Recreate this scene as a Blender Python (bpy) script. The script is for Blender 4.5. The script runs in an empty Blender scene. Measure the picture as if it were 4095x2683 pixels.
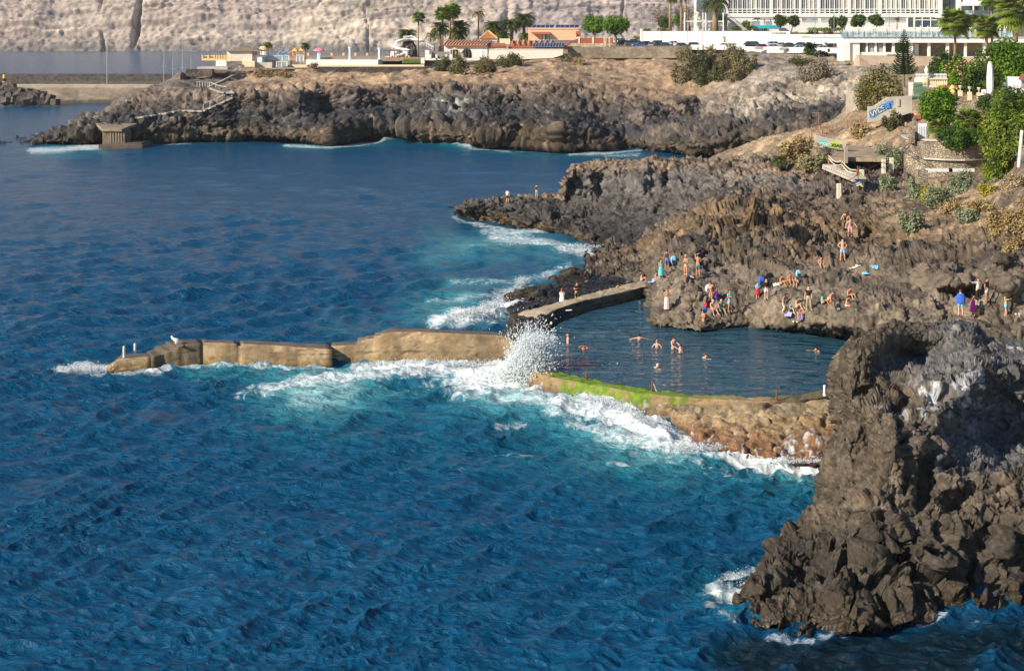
import bpy, bmesh, math, random
import numpy as np
from mathutils import Vector, Matrix
from mathutils.bvhtree import BVHTree
random.seed(7); RS = np.random.RandomState(11)
F, H, YH = 1500.0, 23.0, 35.0
SC = bpy.context.scene; COL = SC.collection
# ---------------------------------------------------------------- camera, from measured sight lines
def W(px, py, D=None, z=None):
    if D is None: D = F*(H-z)/(py-YH)
    return Vector(((px-512)*D/F, D, H-(py-YH)*D/F))
def Wn(px, py, D): return np.stack([(px-512)*D/F, D+0*px, H-(py-YH)*D/F], -1)
# ---------------------------------------------------------------- numpy noise
def _h(x, y, z, s):
    x = x.astype(np.uint32); y = y.astype(np.uint32); z = z.astype(np.uint32)
    h = x*np.uint32(374761393) + y*np.uint32(668265263) + z*np.uint32(2147483647 & 1274126177) + np.uint32((s*974634777) & 0xffffffff)
    h = (h ^ (h >> np.uint32(13)))*np.uint32(1274126177); h = h ^ (h >> np.uint32(16))
    h = h*np.uint32(2246822519); h = h ^ (h >> np.uint32(15))
    return (h & np.uint32(0xffffff)).astype(np.float64)/16777215.0
def vn(P, s=0):
    i = np.floor(P); f = P-i; f = f*f*f*(f*(f*6-15)+10); i = i.astype(np.int64)
    r = 0
    for a in (0,1):
        for b in (0,1):
            for c in (0,1):
                w = (f[:,0] if a else 1-f[:,0])*(f[:,1] if b else 1-f[:,1])*(f[:,2] if c else 1-f[:,2])
                r = r + w*_h(i[:,0]+a, i[:,1]+b, i[:,2]+c, s)
    return r*2-1
def fbm(P, o=4, s=0, g=0.5, ridge=False):
    a = 1.; r = 0; t = 0
    for k in range(o):
        n = vn(P, s+k*17)
        if ridge: n = 1-2*np.abs(n)
        r = r+a*n; t += a; a *= g; P = P*2.03+7.3
    return r/t
def worley(P, s=0):
    i = np.floor(P).astype(np.int64); N = len(P)
    f1 = np.full(N, 9.); f2 = np.full(N, 9.); v = np.zeros((N,3)); idn = np.zeros((N,3))
    for a in (-1,0,1):
        for b in (-1,0,1):
            for c in (-1,0,1):
                jx, jy, jz = i[:,0]+a, i[:,1]+b, i[:,2]+c
                h1, h2, h3 = _h(jx,jy,jz,s), _h(jx,jy,jz,s+1), _h(jx,jy,jz,s+2)
                dx = P[:,0]-jx-h1; dy = P[:,1]-jy-h2; dz = P[:,2]-jz-h3
                d = np.sqrt(dx*dx+dy*dy+dz*dz)
                m = d < f1
                f2 = np.where(m, f1, np.minimum(f2, d))
                f1 = np.where(m, d, f1)
                v[m] = np.stack([dx,dy,dz],-1)[m]; idn[m] = np.stack([h1,h2,h3],-1)[m]
    return f1, f2, v, idn
def blocky(P, s=0, gap=.12, tilt=.9):
    f1, f2, v, idn = worley(P, s)
    d = (idn[:,0]-.5)*.9 + ((idn*2-1)[:,[1,2,0]]*v).sum(1)*tilt
    c = np.clip((f2-f1)/gap, 0, 1); c = c*c*(3-2*c)
    return d*c - (1-c)*.55, c, idn
def nz(P, sc, o=3, s=0): return fbm(P/sc, o, s)
# ---------------------------------------------------------------- meshes
def mesh_np(name, V, Fq, mat=None, parent=None, smooth=False, cols=None, extra=None):
    """V (n,3), Fq (m,k) same-size polygons"""
    me = bpy.data.meshes.new(name); V = np.asarray(V, np.float32); Fq = np.asarray(Fq, np.int32)
    m, k = Fq.shape
    me.vertices.add(len(V)); me.vertices.foreach_set('co', V.ravel())
    me.loops.add(m*k); me.loops.foreach_set('vertex_index', Fq.ravel())
    me.polygons.add(m); me.polygons.foreach_set('loop_start', np.arange(0, m*k, k, dtype=np.int32))
    me.polygons.foreach_set('loop_total', np.full(m, k, np.int32))
    if smooth: me.polygons.foreach_set('use_smooth', np.ones(m, bool))
    me.update(calc_edges=True)
    if cols is not None:
        a = me.color_attributes.new('Col', 'FLOAT_COLOR', 'POINT')
        c = np.ones((len(V),4), np.float32); c[:,:cols.shape[1]] = cols; a.data.foreach_set('color', c.ravel())
    for kx, vv in (extra or {}).items():
        a = me.attributes.new(kx, 'FLOAT', 'POINT'); a.data.foreach_set('value', np.asarray(vv, np.float32))
    if mat: me.materials.append(mat)
    o = bpy.data.objects.new(name, me); COL.objects.link(o)
    if parent: o.parent = parent
    return o
def grid_faces(nu, nv):
    i = np.arange(nu-1); j = np.arange(nv-1); I, J = np.meshgrid(i, j); a = (J*nu+I).ravel()
    return np.stack([a, a+1, a+nu+1, a+nu], -1)
def tag(o, label=None, cat=None, group=None, kind=None):
    if label: o['label'] = label
    if cat: o['category'] = cat
    if group: o['group'] = group
    if kind: o['kind'] = kind
    return o
def empty(name, loc, rz=0, label=None, cat=None, group=None, kind=None):
    o = bpy.data.objects.new(name, None); COL.objects.link(o); o.location = loc; o.rotation_euler = (0,0,rz)
    o.empty_display_size = .3
    return tag(o, label, cat, group, kind)
# ---------------------------------------------------------------- materials
def mat(name, col=(.5,.5,.5), rough=.7, var=.12, sc=2., bump=0., metal=0., spec=.3, bsc=None, col2=None, alpha=None, trans=0.):
    m = bpy.data.materials.new(name); m.use_nodes = True; N = m.node_tree.nodes; L = m.node_tree.links
    b = N['Principled BSDF']; b.inputs['Roughness'].default_value = rough; b.inputs['Metallic'].default_value = metal
    b.inputs['Specular IOR Level'].default_value = spec
    tc = N.new('ShaderNodeTexCoord'); n = N.new('ShaderNodeTexNoise'); n.inputs['Scale'].default_value = sc; n.inputs['Detail'].default_value = 5
    L.new(tc.outputs['Object'], n.inputs['Vector'])
    r = N.new('ShaderNodeValToRGB'); r.color_ramp.elements[0].position = .3; r.color_ramp.elements[1].position = .7
    c2 = col2 or tuple(min(1, c*(1+var)) for c in col)
    r.color_ramp.elements[0].color = (*[c*(1-var) for c in col], 1); r.color_ramp.elements[1].color = (*c2, 1)
    L.new(n.outputs['Fac'], r.inputs['Fac']); L.new(r.outputs['Color'], b.inputs['Base Color'])
    if bump:
        n2 = N.new('ShaderNodeTexNoise'); n2.inputs['Scale'].default_value = bsc or sc*4; n2.inputs['Detail'].default_value = 4
        L.new(tc.outputs['Object'], n2.inputs['Vector'])
        bp = N.new('ShaderNodeBump'); bp.inputs['Strength'].default_value = 1.; bp.inputs['Distance'].default_value = bump
        L.new(n2.outputs['Fac'], bp.inputs['Height']); L.new(bp.outputs['Normal'], b.inputs['Normal'])
    if alpha is not None: b.inputs['Alpha'].default_value = alpha
    if trans: b.inputs['Transmission Weight'].default_value = trans
    return m
def rock_mat(name, sc=1.5, bump=.12, lo=.62, hi=1.35, rough=.85, wetz=None):
    m = bpy.data.materials.new(name); m.use_nodes = True; N = m.node_tree.nodes; L = m.node_tree.links
    b = N['Principled BSDF']; b.inputs['Roughness'].default_value = rough; b.inputs['Specular IOR Level'].default_value = .25
    a = N.new('ShaderNodeAttribute'); a.attribute_name = 'Col'
    g = N.new('ShaderNodeNewGeometry')
    n = N.new('ShaderNodeTexNoise'); n.inputs['Scale'].default_value = sc; n.inputs['Detail'].default_value = 8; n.inputs['Roughness'].default_value = .65
    L.new(g.outputs['Position'], n.inputs['Vector'])
    mr = N.new('ShaderNodeMapRange'); mr.inputs[1].default_value = .3; mr.inputs[2].default_value = .7; mr.inputs[3].default_value = lo; mr.inputs[4].default_value = hi
    L.new(n.outputs['Fac'], mr.inputs[0])
    vm = N.new('ShaderNodeVectorMath'); vm.operation = 'SCALE'
    L.new(a.outputs['Color'], vm.inputs[0]); L.new(mr.outputs[0], vm.inputs['Scale'])
    L.new(vm.outputs[0], b.inputs['Base Color'])
    n2 = N.new('ShaderNodeTexNoise'); n2.inputs['Scale'].default_value = sc*2.2; n2.inputs['Detail'].default_value = 9; n2.inputs['Roughness'].default_value = .7
    L.new(g.outputs['Position'], n2.inputs['Vector'])
    bp = N.new('ShaderNodeBump'); bp.inputs['Distance'].default_value = bump; bp.inputs['Strength'].default_value = 1
    L.new(n2.outputs['Fac'], bp.inputs['Height']); L.new(bp.outputs['Normal'], b.inputs['Normal'])
    if wetz is not None:
        sx = N.new('ShaderNodeSeparateXYZ'); L.new(g.outputs['Position'], sx.inputs[0])
        ad = N.new('ShaderNodeMath'); ad.operation = 'MULTIPLY_ADD'; ad.inputs[1].default_value = 1.2; L.new(n.outputs['Fac'], ad.inputs[0]); L.new(sx.outputs['Z'], ad.inputs[2])
        m2 = N.new('ShaderNodeMapRange'); m2.inputs[1].default_value = wetz; m2.inputs[2].default_value = wetz+.8; m2.inputs[3].default_value = .22; m2.inputs[4].default_value = rough
        L.new(ad.outputs[0], m2.inputs[0]); L.new(m2.outputs[0], b.inputs['Roughness'])
        m3 = N.new('ShaderNodeMapRange'); m3.inputs[1].default_value = wetz; m3.inputs[2].default_value = wetz+.8; m3.inputs[3].default_value = .6; m3.inputs[4].default_value = 1
        L.new(ad.outputs[0], m3.inputs[0]); mm = N.new('ShaderNodeMath'); mm.operation = 'MULTIPLY'; L.new(m3.outputs[0], mm.inputs[0]); L.new(mr.outputs[0], mm.inputs[1]); L.new(mm.outputs[0], vm.inputs['Scale'])
    return m
def rubble_mat(name, c1, c2, mortar, sc=1.6):
    m = bpy.data.materials.new(name); m.use_nodes = True; N = m.node_tree.nodes; L = m.node_tree.links; b = N['Principled BSDF']; b.inputs['Roughness'].default_value = .9; b.inputs['Specular IOR Level'].default_value = .2
    g = N.new('ShaderNodeNewGeometry'); v = N.new('ShaderNodeTexVoronoi'); v.inputs['Scale'].default_value = sc; v2 = N.new('ShaderNodeTexVoronoi'); v2.feature = 'DISTANCE_TO_EDGE'; v2.inputs['Scale'].default_value = sc
    mp = N.new('ShaderNodeMapping'); mp.inputs['Scale'].default_value = (1,1,1.5); L.new(g.outputs['Position'], mp.inputs['Vector']); L.new(mp.outputs[0], v.inputs['Vector']); L.new(mp.outputs[0], v2.inputs['Vector'])
    sp = N.new('ShaderNodeSeparateColor'); L.new(v.outputs['Color'], sp.inputs[0]); mx = N.new('ShaderNodeMix'); mx.data_type = 'RGBA'; mx.inputs['A'].default_value = (*c1,1); mx.inputs['B'].default_value = (*c2,1); L.new(sp.outputs[0], mx.inputs['Factor'])
    mr = N.new('ShaderNodeMapRange'); mr.inputs[1].default_value = .02; mr.inputs[2].default_value = .1; L.new(v2.outputs['Distance'], mr.inputs[0]); m2 = N.new('ShaderNodeMix'); m2.data_type = 'RGBA'; m2.inputs['A'].default_value = (*mortar,1); L.new(mx.outputs['Result'], m2.inputs['B']); L.new(mr.outputs[0], m2.inputs['Factor'])
    n = N.new('ShaderNodeTexNoise'); n.inputs['Scale'].default_value = .6; n.inputs['Detail'].default_value = 6; L.new(g.outputs['Position'], n.inputs['Vector']); r2 = N.new('ShaderNodeMapRange'); r2.inputs[1].default_value = .3; r2.inputs[2].default_value = .7; r2.inputs[3].default_value = .6; r2.inputs[4].default_value = 1.3; L.new(n.outputs['Fac'], r2.inputs[0])
    vm = N.new('ShaderNodeVectorMath'); vm.operation = 'SCALE'; L.new(m2.outputs['Result'], vm.inputs[0]); L.new(r2.outputs[0], vm.inputs['Scale']); L.new(vm.outputs[0], b.inputs['Base Color'])
    bp = N.new('ShaderNodeBump'); bp.inputs['Distance'].default_value = .12; L.new(mr.outputs[0], bp.inputs['Height']); L.new(bp.outputs['Normal'], b.inputs['Normal']); return m
# ---------------------------------------------------------------- terrain sheets from a control grid
def row(kind, pts):
    xs = np.array([p[0] for p in pts], float)
    a = np.array([p[1] for p in pts], float); b = np.array([p[2] for p in pts], float)
    if kind == 'yz': D = F*(H-b)/(a-YH)
    elif kind == 'yD': D = b
    elif kind == 'zD': D = b; a = YH+(H-a)*F/b
    return xs, a, D
def cr(v, n):
    """catmull-rom along axis 0 of array (M,K,C); n = subdivisions per span list"""
    M = len(v); out = []; T = []
    for k in range(M-1):
        p0 = v[max(k-1,0)]; p1 = v[k]; p2 = v[k+1]; p3 = v[min(k+2,M-1)]
        m = n[k]
        for t in np.arange(m)/m:
            # tension-limited to avoid overshoot
            m1 = (p2-p0)*.3; m2 = (p3-p1)*.3; t2 = t*t; t3 = t2*t
            out.append((2*t3-3*t2+1)*p1+(t3-2*t2+t)*m1+(-2*t3+3*t2)*p2+(t3-t2)*m2); T.append(k+t)
    out.append(v[-1]); T.append(M-1.)
    return np.array(out), np.array(T)
def normals(G):
    du = np.gradient(G, axis=1); dv = np.gradient(G, axis=0)
    n = np.cross(du, dv); n /= (np.linalg.norm(n, axis=-1, keepdims=True)+1e-9)
    return n
def sheet(rows, x0, x1, nu, nsub, feats=()):
    px = np.linspace(x0, x1, nu) if x1 < 1100 or x1 > 1150 else np.concatenate([np.linspace(x0, 1060, nu-40), np.linspace(1063, 1500, 90)]); ctrl = []
    for r in rows:
        xs, a, D = r; py = np.interp(px, xs, a); DD = np.interp(px, xs, D)
        ctrl.append(np.stack([py, DD], -1))
    G, T = cr(np.array(ctrl), nsub)
    PX = np.broadcast_to(px, G.shape[:2]); py = G[...,0]; D = G[...,1].copy()
    for (fx, fy, rx, ry, dD) in feats:
        D += dD*np.exp(-((PX-fx)/rx)**2-((py-fy)/ry)**2)
    P = Wn(PX, py, D)
    return P, T, PX, py
def colramp(t, stops):
    ts = [s[0] for s in stops]; c = np.array([s[1] for s in stops], float)
    return np.stack([np.interp(t, ts, c[:,k]) for k in range(3)], -1)
def sm(x, a, b): t = np.clip((x-a)/(b-a), 0, 1); return t*t*(3-2*t)
def mixc(c, d, m): return c*(1-m[:,None])+np.asarray(d)*m[:,None]
EXPO = 0.6; HAZE = 0.00005; DENO = True
# ================================================================= TERRAIN
TREES = []
def add_terrain(name, P, d, cols, material, kind='structure', keep=True, fine=None):
    nv, nu = P.shape[:2]; n = normals(P)
    # make normals face the camera side
    tocam = np.array([0,0,H+30.])-P; sgn = np.sign((n*tocam).sum(-1, keepdims=True)); sgn[sgn==0] = 1
    if (sgn < 0).mean() > .5: n = -n
    Q = P+n*d.reshape(nv, nu, 1)
    if fine is not None:                       # second pass on the already broken surface: angular chips and cracks on every face
        sc, am, msk = fine
        n2 = normals(Q); n2 = n2*np.sign((n2*n).sum(-1, keepdims=True)+1e-6)
        n2 = (n2+np.roll(n2,1,0)+np.roll(n2,-1,0)+np.roll(n2,1,1)+np.roll(n2,-1,1)); n2 /= np.linalg.norm(n2,axis=-1,keepdims=True)+1e-9
        R_ = Q.reshape(-1,3); w0 = .12*np.stack([fbm(R_/sc,2,71),fbm(R_/sc,2,72),fbm(R_/sc,2,73)],-1)
        a_, _, ia = blocky(R_/sc+w0, 75, .06, 1.4); b_, _, ib = blocky(R_/(sc*.4)+w0, 76, .08, 1.4); r_ = fbm(R_/sc*1.3,5,78,.65,ridge=True)
        Q = Q+n2*(am*(a_*.62+b_*.34+r_*.16)*msk).reshape(nv,nu,1); cols = cols*(1+(msk**.5)[:,None]*(-.28+.56*ia[:,:1]))*(1+(msk**.5)[:,None]*(-.26+.52*ib[:,:1])) if not np.isscalar(msk) else cols*(.72+.56*ia[:,:1])*(.76+.48*ib[:,:1])
    o = mesh_np(name, Q.reshape(-1,3), grid_faces(nu, nv), material, cols=cols)
    tag(o, kind=kind)
    if keep: TREES.append(BVHTree.FromPolygons([], []) if False else (o, BVHTree.FromObject(o, bpy.context.evaluated_depsgraph_get()) if False else None))
    return o
DARK = (.052,.047,.046); BLUEB = (.085,.088,.092); BRN = (.145,.108,.07); TAN = (.33,.235,.155); WET = (.035,.026,.02); OCH = (.22,.15,.08); PALE = (.40,.37,.32); GREY = (.19,.175,.16)
M_rock = rock_mat('basalt', 2.2, .09, lo=.55, hi=1.45, wetz=.9)
M_head = rock_mat('headland_rock', .9, .2, lo=.6, hi=1.4, wetz=1.2)
M_cliff = rock_mat('sea_cliff_rock', .09, 2., lo=.75, hi=1.2)
# ---- far cliff
def far_cliff():
    rows = [row('zD', [(-160,-2,2130),(560,-2,2150),(1200,-2,2250)]),
            row('zD', [(-160,10,2140),(560,8,2160),(1200,8,2260)]),
            row('zD', [(-160,60,2175),(560,60,2200),(1200,60,2290)]),
            row('zD', [(-160,170,2240),(560,170,2260),(1200,170,2360)]),
            row('zD', [(-160,330,2330),(560,330,2350),(1200,330,2450)])]
    P, T, PX, PY = sheet(rows, -160, 1200, 900, [8,50,90,60])
    nv, nu = P.shape[:2]; Q = P.reshape(-1,3); t = np.repeat(T, nu); x = Q[:,0]; z = Q[:,2]
    # ravines: strong along x, weak along z
    R = np.stack([x/95+.35*fbm(Q/80,2,5), z/160+.2*x/95, 0*x], -1)
    rav = fbm(R, 4, 3, .55, ridge=True)
    deep = np.clip(-fbm(np.stack([x/45+1.2*fbm(Q/130,3,9), z/300, 0*x],-1), 2, 31)-.3, 0, 1)
    strata = fbm(np.stack([x/170, 0*x, z/7+1.6*fbm(Q/120,2,8)],-1), 3, 4)
    lum = fbm(Q/26, 5, 6); 
    blk, cc, _ = blocky(Q/np.array([34,34,26])+.35*np.stack([lum]*3,-1), 12, .22)
    rr_ = fbm(Q/np.array([40,40,24]),6,46,.6,ridge=True); vc = -.15*np.clip(.10-np.abs(fbm(np.stack([x/38+.5*fbm(Q/50,2,61),z/260,0*x],-1),2,62)),0,1)*60; d = rav*3.5-deep*12+strata*8+9*fbm(Q/np.array([70,70,50]),4,64)+vc+lum*3+blk*2.5+rr_*3+fbm(Q/5,3,44)*3
    # gullies at given image columns
    for gx, w, dep in ((103,1.2,16),(137,2.0,36),(142,1.0,12),(366,.6,6),(507,2.6,18),(625,.9,7)):
        wob = 5*np.sin(z/31+gx)+3*fbm(Q/30,2,int(gx))+.00*z
        pxv = 512+(x/Q[:,1])*F
        lean = (z-40)*.05*(1 if gx in (137,143) else .25)
        d -= dep*np.exp(-((pxv-gx-wob*.5-lean)/w)**2)*np.clip(.35+1.3*fbm(np.stack([z/40,0*z+gx,0*z],-1),2,7)+.5,0,1.2)
    base = mixc(np.broadcast_to((.40,.33,.285),(len(Q),3)), (.36,.29,.255), sm(fbm(Q/90,3,50),-.25,.5))
    pxv = 512+(x/Q[:,1])*F
    base = mixc(base, (.50,.42,.345), sm(fbm(np.stack([x/140,0*x,z/60],-1),3,77),-.1,.45)*sm(pxv,90,260)*(1-sm(pxv,460,540)))
    base = mixc(base, (.34,.285,.275), sm(pxv,470,520)*.75)
    base = mixc(base, (.52,.36,.25), sm(strata,.25,.6)*.35)
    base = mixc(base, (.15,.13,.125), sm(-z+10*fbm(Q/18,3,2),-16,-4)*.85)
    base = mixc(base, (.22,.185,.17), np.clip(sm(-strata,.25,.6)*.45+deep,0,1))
    base = mixc(base, (.17,.13,.12), sm(fbm(Q/22,4,91),.28,.55)*.5)
    base = base*(1+.22*np.clip(strata*2,-1,1)+.25*np.clip(fbm(Q/np.array([14,14,4]),4,63)*1.6,-1,1))[:,None]; base = base*(1-.35*np.clip(-vc/5,0,1))[:,None]
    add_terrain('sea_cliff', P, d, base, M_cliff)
far_cliff()
# ---- headland with terraces
def headland():
    R0 = row('yz', [(-10,151,-.8),(20,150,-.8),(34,149,-1.6),(60,147,-.8),(95,146,-.8),(140,144.5,-.8),(190,143.5,-.8),(245,142.5,-.8),(300,145,-.8),(330,149,-.8),(350,146,-.8),(380,142,-.8),(415,141,-.8),(430,143,-.8),(470,148,-.8),(500,150,-.8),(560,153,-.8),(600,153,-.8),(625,149,-.8),(650,150,-.8),(680,156,-.8),(720,158,-.8),(760,158,-.8),(800,160,-.8),(960,165,-.8)])
    R1 = row('yz', [(-10,150,-.8),(20,149.5,-2),(34,146.5,-.5),(60,140,1.0),(95,137,1.4),(140,138,1.2),(190,137,1.2),(245,136,1.3),(300,137,1.4),(330,139,1.5),(365,134,1.5),(415,133,1.6),(430,137,1.6),(470,142,1.2),(500,143,1.2),(560,146,1.2),(600,147,1),(625,144,.6),(660,146,1.2),(690,150,1.4),(720,150,2),(760,148,2.5),(960,150,4)])
    R2 = row('yz', [(-10,150,-.9),(20,149,-2.2),(34,145,-.3),(60,136,1.8),(95,127,3.8),(140,127,3.4),(190,130,2.6),(245,126,3.4),(300,127,3.4),(330,129,3.4),(365,124,3.8),(415,126,3.6),(470,128,3.8),(500,128,4),(540,124,4.6),(560,132,3.6),(600,140,2),(625,141,1.3),(660,140,2.2),(690,140,3.5),(720,137,4.6),(760,132,5.6),(800,125,7),(870,118,9),(960,112,10)])
    R3 = row('yD', [(-10,150,345),(20,149.5,345),(34,145.5,338),(60,135,336),(95,122,330),(140,116,328),(190,120,324),(245,114,324),(300,112,326),(365,112,330),(430,110,330),(500,112,328),(560,112,322),(600,118,318),(650,124,316),(700,118,316),(760,112,306),(800,104,300),(840,98,295),(870,96,290),(960,90,290)])
    R4 = row('yD', [(-10,150,350),(20,149.5,350),(34,145,342),(60,134,342),(95,118.5,338),(125,106,336),(145,98,336),(165,96,334),(180,93,332),(200,96,330),(245,91,330),(300,90,332),(365,93,336),(430,89,338),(500,93,336),(560,92,332),(600,97,330),(650,104,328),(700,100,328),(760,92,318),(820,84,308),(870,82,300),(960,80,300)])
    R5 = row('yD', [(-10,150,360),(20,149,360),(34,145,352),(60,134,350),(95,117,346),(125,100.5,346),(145,90,346),(160,85,346),(172,81,345),(180,80,345),(195,81,346),(215,83,350),(245,79,354),(300,78,356),(365,79,358),(430,76,362),(500,76,364),(560,72,370),(600,72,372),(650,74,368),(700,76,350),(740,68,345),(760,66,342),(800,66,336),(840,68,325),(870,70,315),(960,72,315)])
    R6 = row('yD', [(-10,150,370),(20,149,370),(34,145,360),(60,134,358),(95,117,352),(125,100,352),(145,90,354),(160,84,356),(170,80,356),(176,73,352),(181,71,352),(187,76,356),(195,76,362),(215,71,366),(245,72,370),(300,70,372),(380,70,376),(430,69,380),(500,67,386),(560,61,394),(600,57,406),(640,57,406),(690,56,402),(760,54,392),(800,54.5,384),(840,60,352),(870,62,342),(960,62,338)])
    R7 = row('zD', [(-10,-4,400),(60,-4,400),(95,-2,395),(125,2,390),(145,6,385),(165,9,385),(180,12,380),(195,13.5,385),(215,14.6,400),(300,14.8,420),(430,15,420),(500,15.8,405),(560,17.6,410),(600,18.6,424),(760,18.8,410),(840,17,365),(870,16.6,350),(960,16.6,345)])
    R8 = row('zD', [(-10,-8,440),(125,-8,440),(165,-6,440),(195,-4,440),(215,14.4,470),(430,15,470),(500,17,430),(560,19.6,436),(600,19.8,442),(840,19.8,420),(960,19.8,420)])
    R9 = row('zD', [(-10,-8,520),(195,-8,520),(215,-8,520),(430,-6,540),(520,10,540),(560,19.6,560),(1000,19.9,600)])
    rows = [R0,R1,R2,R3,R4,R5,R6,R7,R8,R9]
    P, T, PX, PY = sheet(rows, -10, 960, 760, [12,26,34,34,26,20,14,6,6],
        feats=[(125,128,24,8,-3),(460,118,30,12,-3),(380,108,20,12,4),(520,108,18,14,4),(565,125,22,16,-6),(700,110,16,18,5),(640,112,18,12,-4),(760,95,18,20,-4),(800,92,12,20,4),(240,108,14,14,4),(300,102,12,14,-4),(330,112,14,14,4),(415,128,22,7,-3),(480,134,26,6,-4)])
    nv, nu = P.shape[:2]; Q = P.reshape(-1,3); t = np.repeat(T, nu); px = PX.ravel(); py = PY.ravel()
    wv = np.stack([nz(Q,9,3,1), nz(Q,9,3,2), nz(Q,9,3,3)], -1)
    b1, c1, i1 = blocky((Q+wv*3)/np.array([7.5,7.5,6.]), 21, .07, 1.3); rg_ = fbm(np.stack([Q[:,0]/9+wv[:,0],Q[:,1]/9,Q[:,2]/2.2+wv[:,2]+.06*Q[:,0]],-1),6,24,.62,ridge=True)
    b2, c2, i2 = blocky((Q+wv*1.5)/np.array([2.6,2.6,1.5]), 33, .1, 1.3)
    b3, c3, i3 = blocky(Q/1.1, 35, .25)
    # horizontal lava beds
    zz = Q[:,2]+wv[:,2]*1.6+.02*Q[:,0]+2.0*nz(Q,22,2,40)
    bed = np.abs(((zz/.85+.25*nz(Q,4,2,41)) % 1.)-.5)*2
    bed2 = np.abs(((zz/2.3) % 1.)-.5)*2
    pill = fbm(np.stack([Q[:,0]/1.3+wv[:,0], Q[:,1]/4, Q[:,2]/9], -1), 3, 61, ridge=True)   # columns
    rocky = sm(t, .2, 1.0)*(1-sm(t+.5*nz(Q,12,3,71), 3.8, 4.6))
    strong = sm(nz(np.stack([Q[:,0],Q[:,1]*0,Q[:,2]*2],-1),24,2,88),-.3,.3)
    cave = np.exp(-((px-640)/34)**2-((py-141.5)/3.0)**2)*3.5
    damp = 1-sm(t, 5.9, 6.3)
    ledge = np.exp(-((t-1.4)/.6)**2)
    crk = -np.clip(.16-np.abs(fbm(np.stack([Q[:,0]/4.5+wv[:,0],Q[:,1]/14,Q[:,2]/16],-1),3,19)),0,1)*9
    d = rocky*(b1*.75+b2*.30+b3*.16+rg_*.9+crk*.8+(bed*.75+bed2*.7)*(.3+.7*strong)+pill*.8*(1-strong)+nz(Q,16,2,10)*1.7)+(1-rocky)*damp*(nz(Q,10,4,11)*1.6+nz(Q,2.2,4,12)*.55+np.clip(b2,-.1,1)*.4)+ledge*(nz(Q,5,3,15)*1.2)
    d = d*np.where(t < .3, .5, 1)*damp-cave
    # the concrete steps block area is kept calm
    # colour
    base = colramp(t+.28*nz(Q,7,4,51)+.0*px, [(0,WET),(.6,(.06,.042,.028)),(1.3,(.075,.056,.038)),(1.9,(.055,.047,.04)),(2.4,(.035,.036,.04)),(3.2,(.042,.041,.044)),(3.75,(.08,.064,.056)),(4.2,(.22,.155,.105)),(4.7,(.34,.23,.145)),(5.6,(.38,.26,.165)),(9,(.36,.28,.2))])
    left = 1-sm(px+12*nz(Q,10,3,52), 215, 262)
    base = mixc(base, (.115,.10,.092), left*sm(t,3.2,4.5)*.85)
    base = mixc(base, (.24,.185,.13), sm(nz(Q,11,4,53),.05,.5)*sm(t,3.4,4.4)*.6*(1-left))
    base = mixc(base, (.47,.33,.20), sm(nz(Q,6,4,57),.15,.5)*sm(t,4.2,5)*.6*(1-left))
    base = mixc(base, (.10,.078,.066), sm(nz(Q,3.6,4,58),.12,.45)*sm(t,3.6,4.4)*.75)
    base = mixc(base, (.20,.17,.175), sm(nz(Q,7,4,54),.22,.5)*np.exp(-((t-3.1)/.9)**2)*.5)
    # pale mineral patch and whitish cliff on the right
    base = mixc(base, (.36,.37,.33), np.exp(-((px-450)/19)**2-((py-109)/8)**2)*sm(nz(Q,2.4,3,59),-.25,.2)*.9)
    rt = sm(px+10*nz(Q,8,3,60), 690, 745)*sm(t,2.4,3.0)
    base = mixc(base, (.25,.215,.175), rt*.8)
    base = mixc(base, (.43,.37,.30), rt*sm(nz(Q*np.array([1,1,.35]),2.4,4,62),.0,.45)*.75)
    base = mixc(base, (.13,.115,.11), rt*sm(nz(Q,5.5,3,63),.12,.4)*.7)
    base = mixc(base, (.21,.15,.10), sm(px,600,660)*np.exp(-((t-2.9)/.6)**2)*sm(nz(Q,6,3,64),-.1,.3)*.6*(1-rt))
    base *= (.80+.40*i2[:,1])[:,None]
    stripe = fbm(np.stack([Q[:,0]/16,Q[:,1]/16,zz/.75],-1),3,47); base *= (1+rocky*.55*np.clip(stripe*1.8,-1,1)*(.4+.6*strong))[:,None]
    base = mixc(base, (.30,.23,.16), rocky*sm(nz(Q,1.1,3,48),.22,.5)*.35)
    add_terrain('headland', P, d, base, M_head, fine=(1.15,.42,np.clip(rocky+.12,0,1)*np.where(t<.3,.3,1)))
headland()
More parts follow.
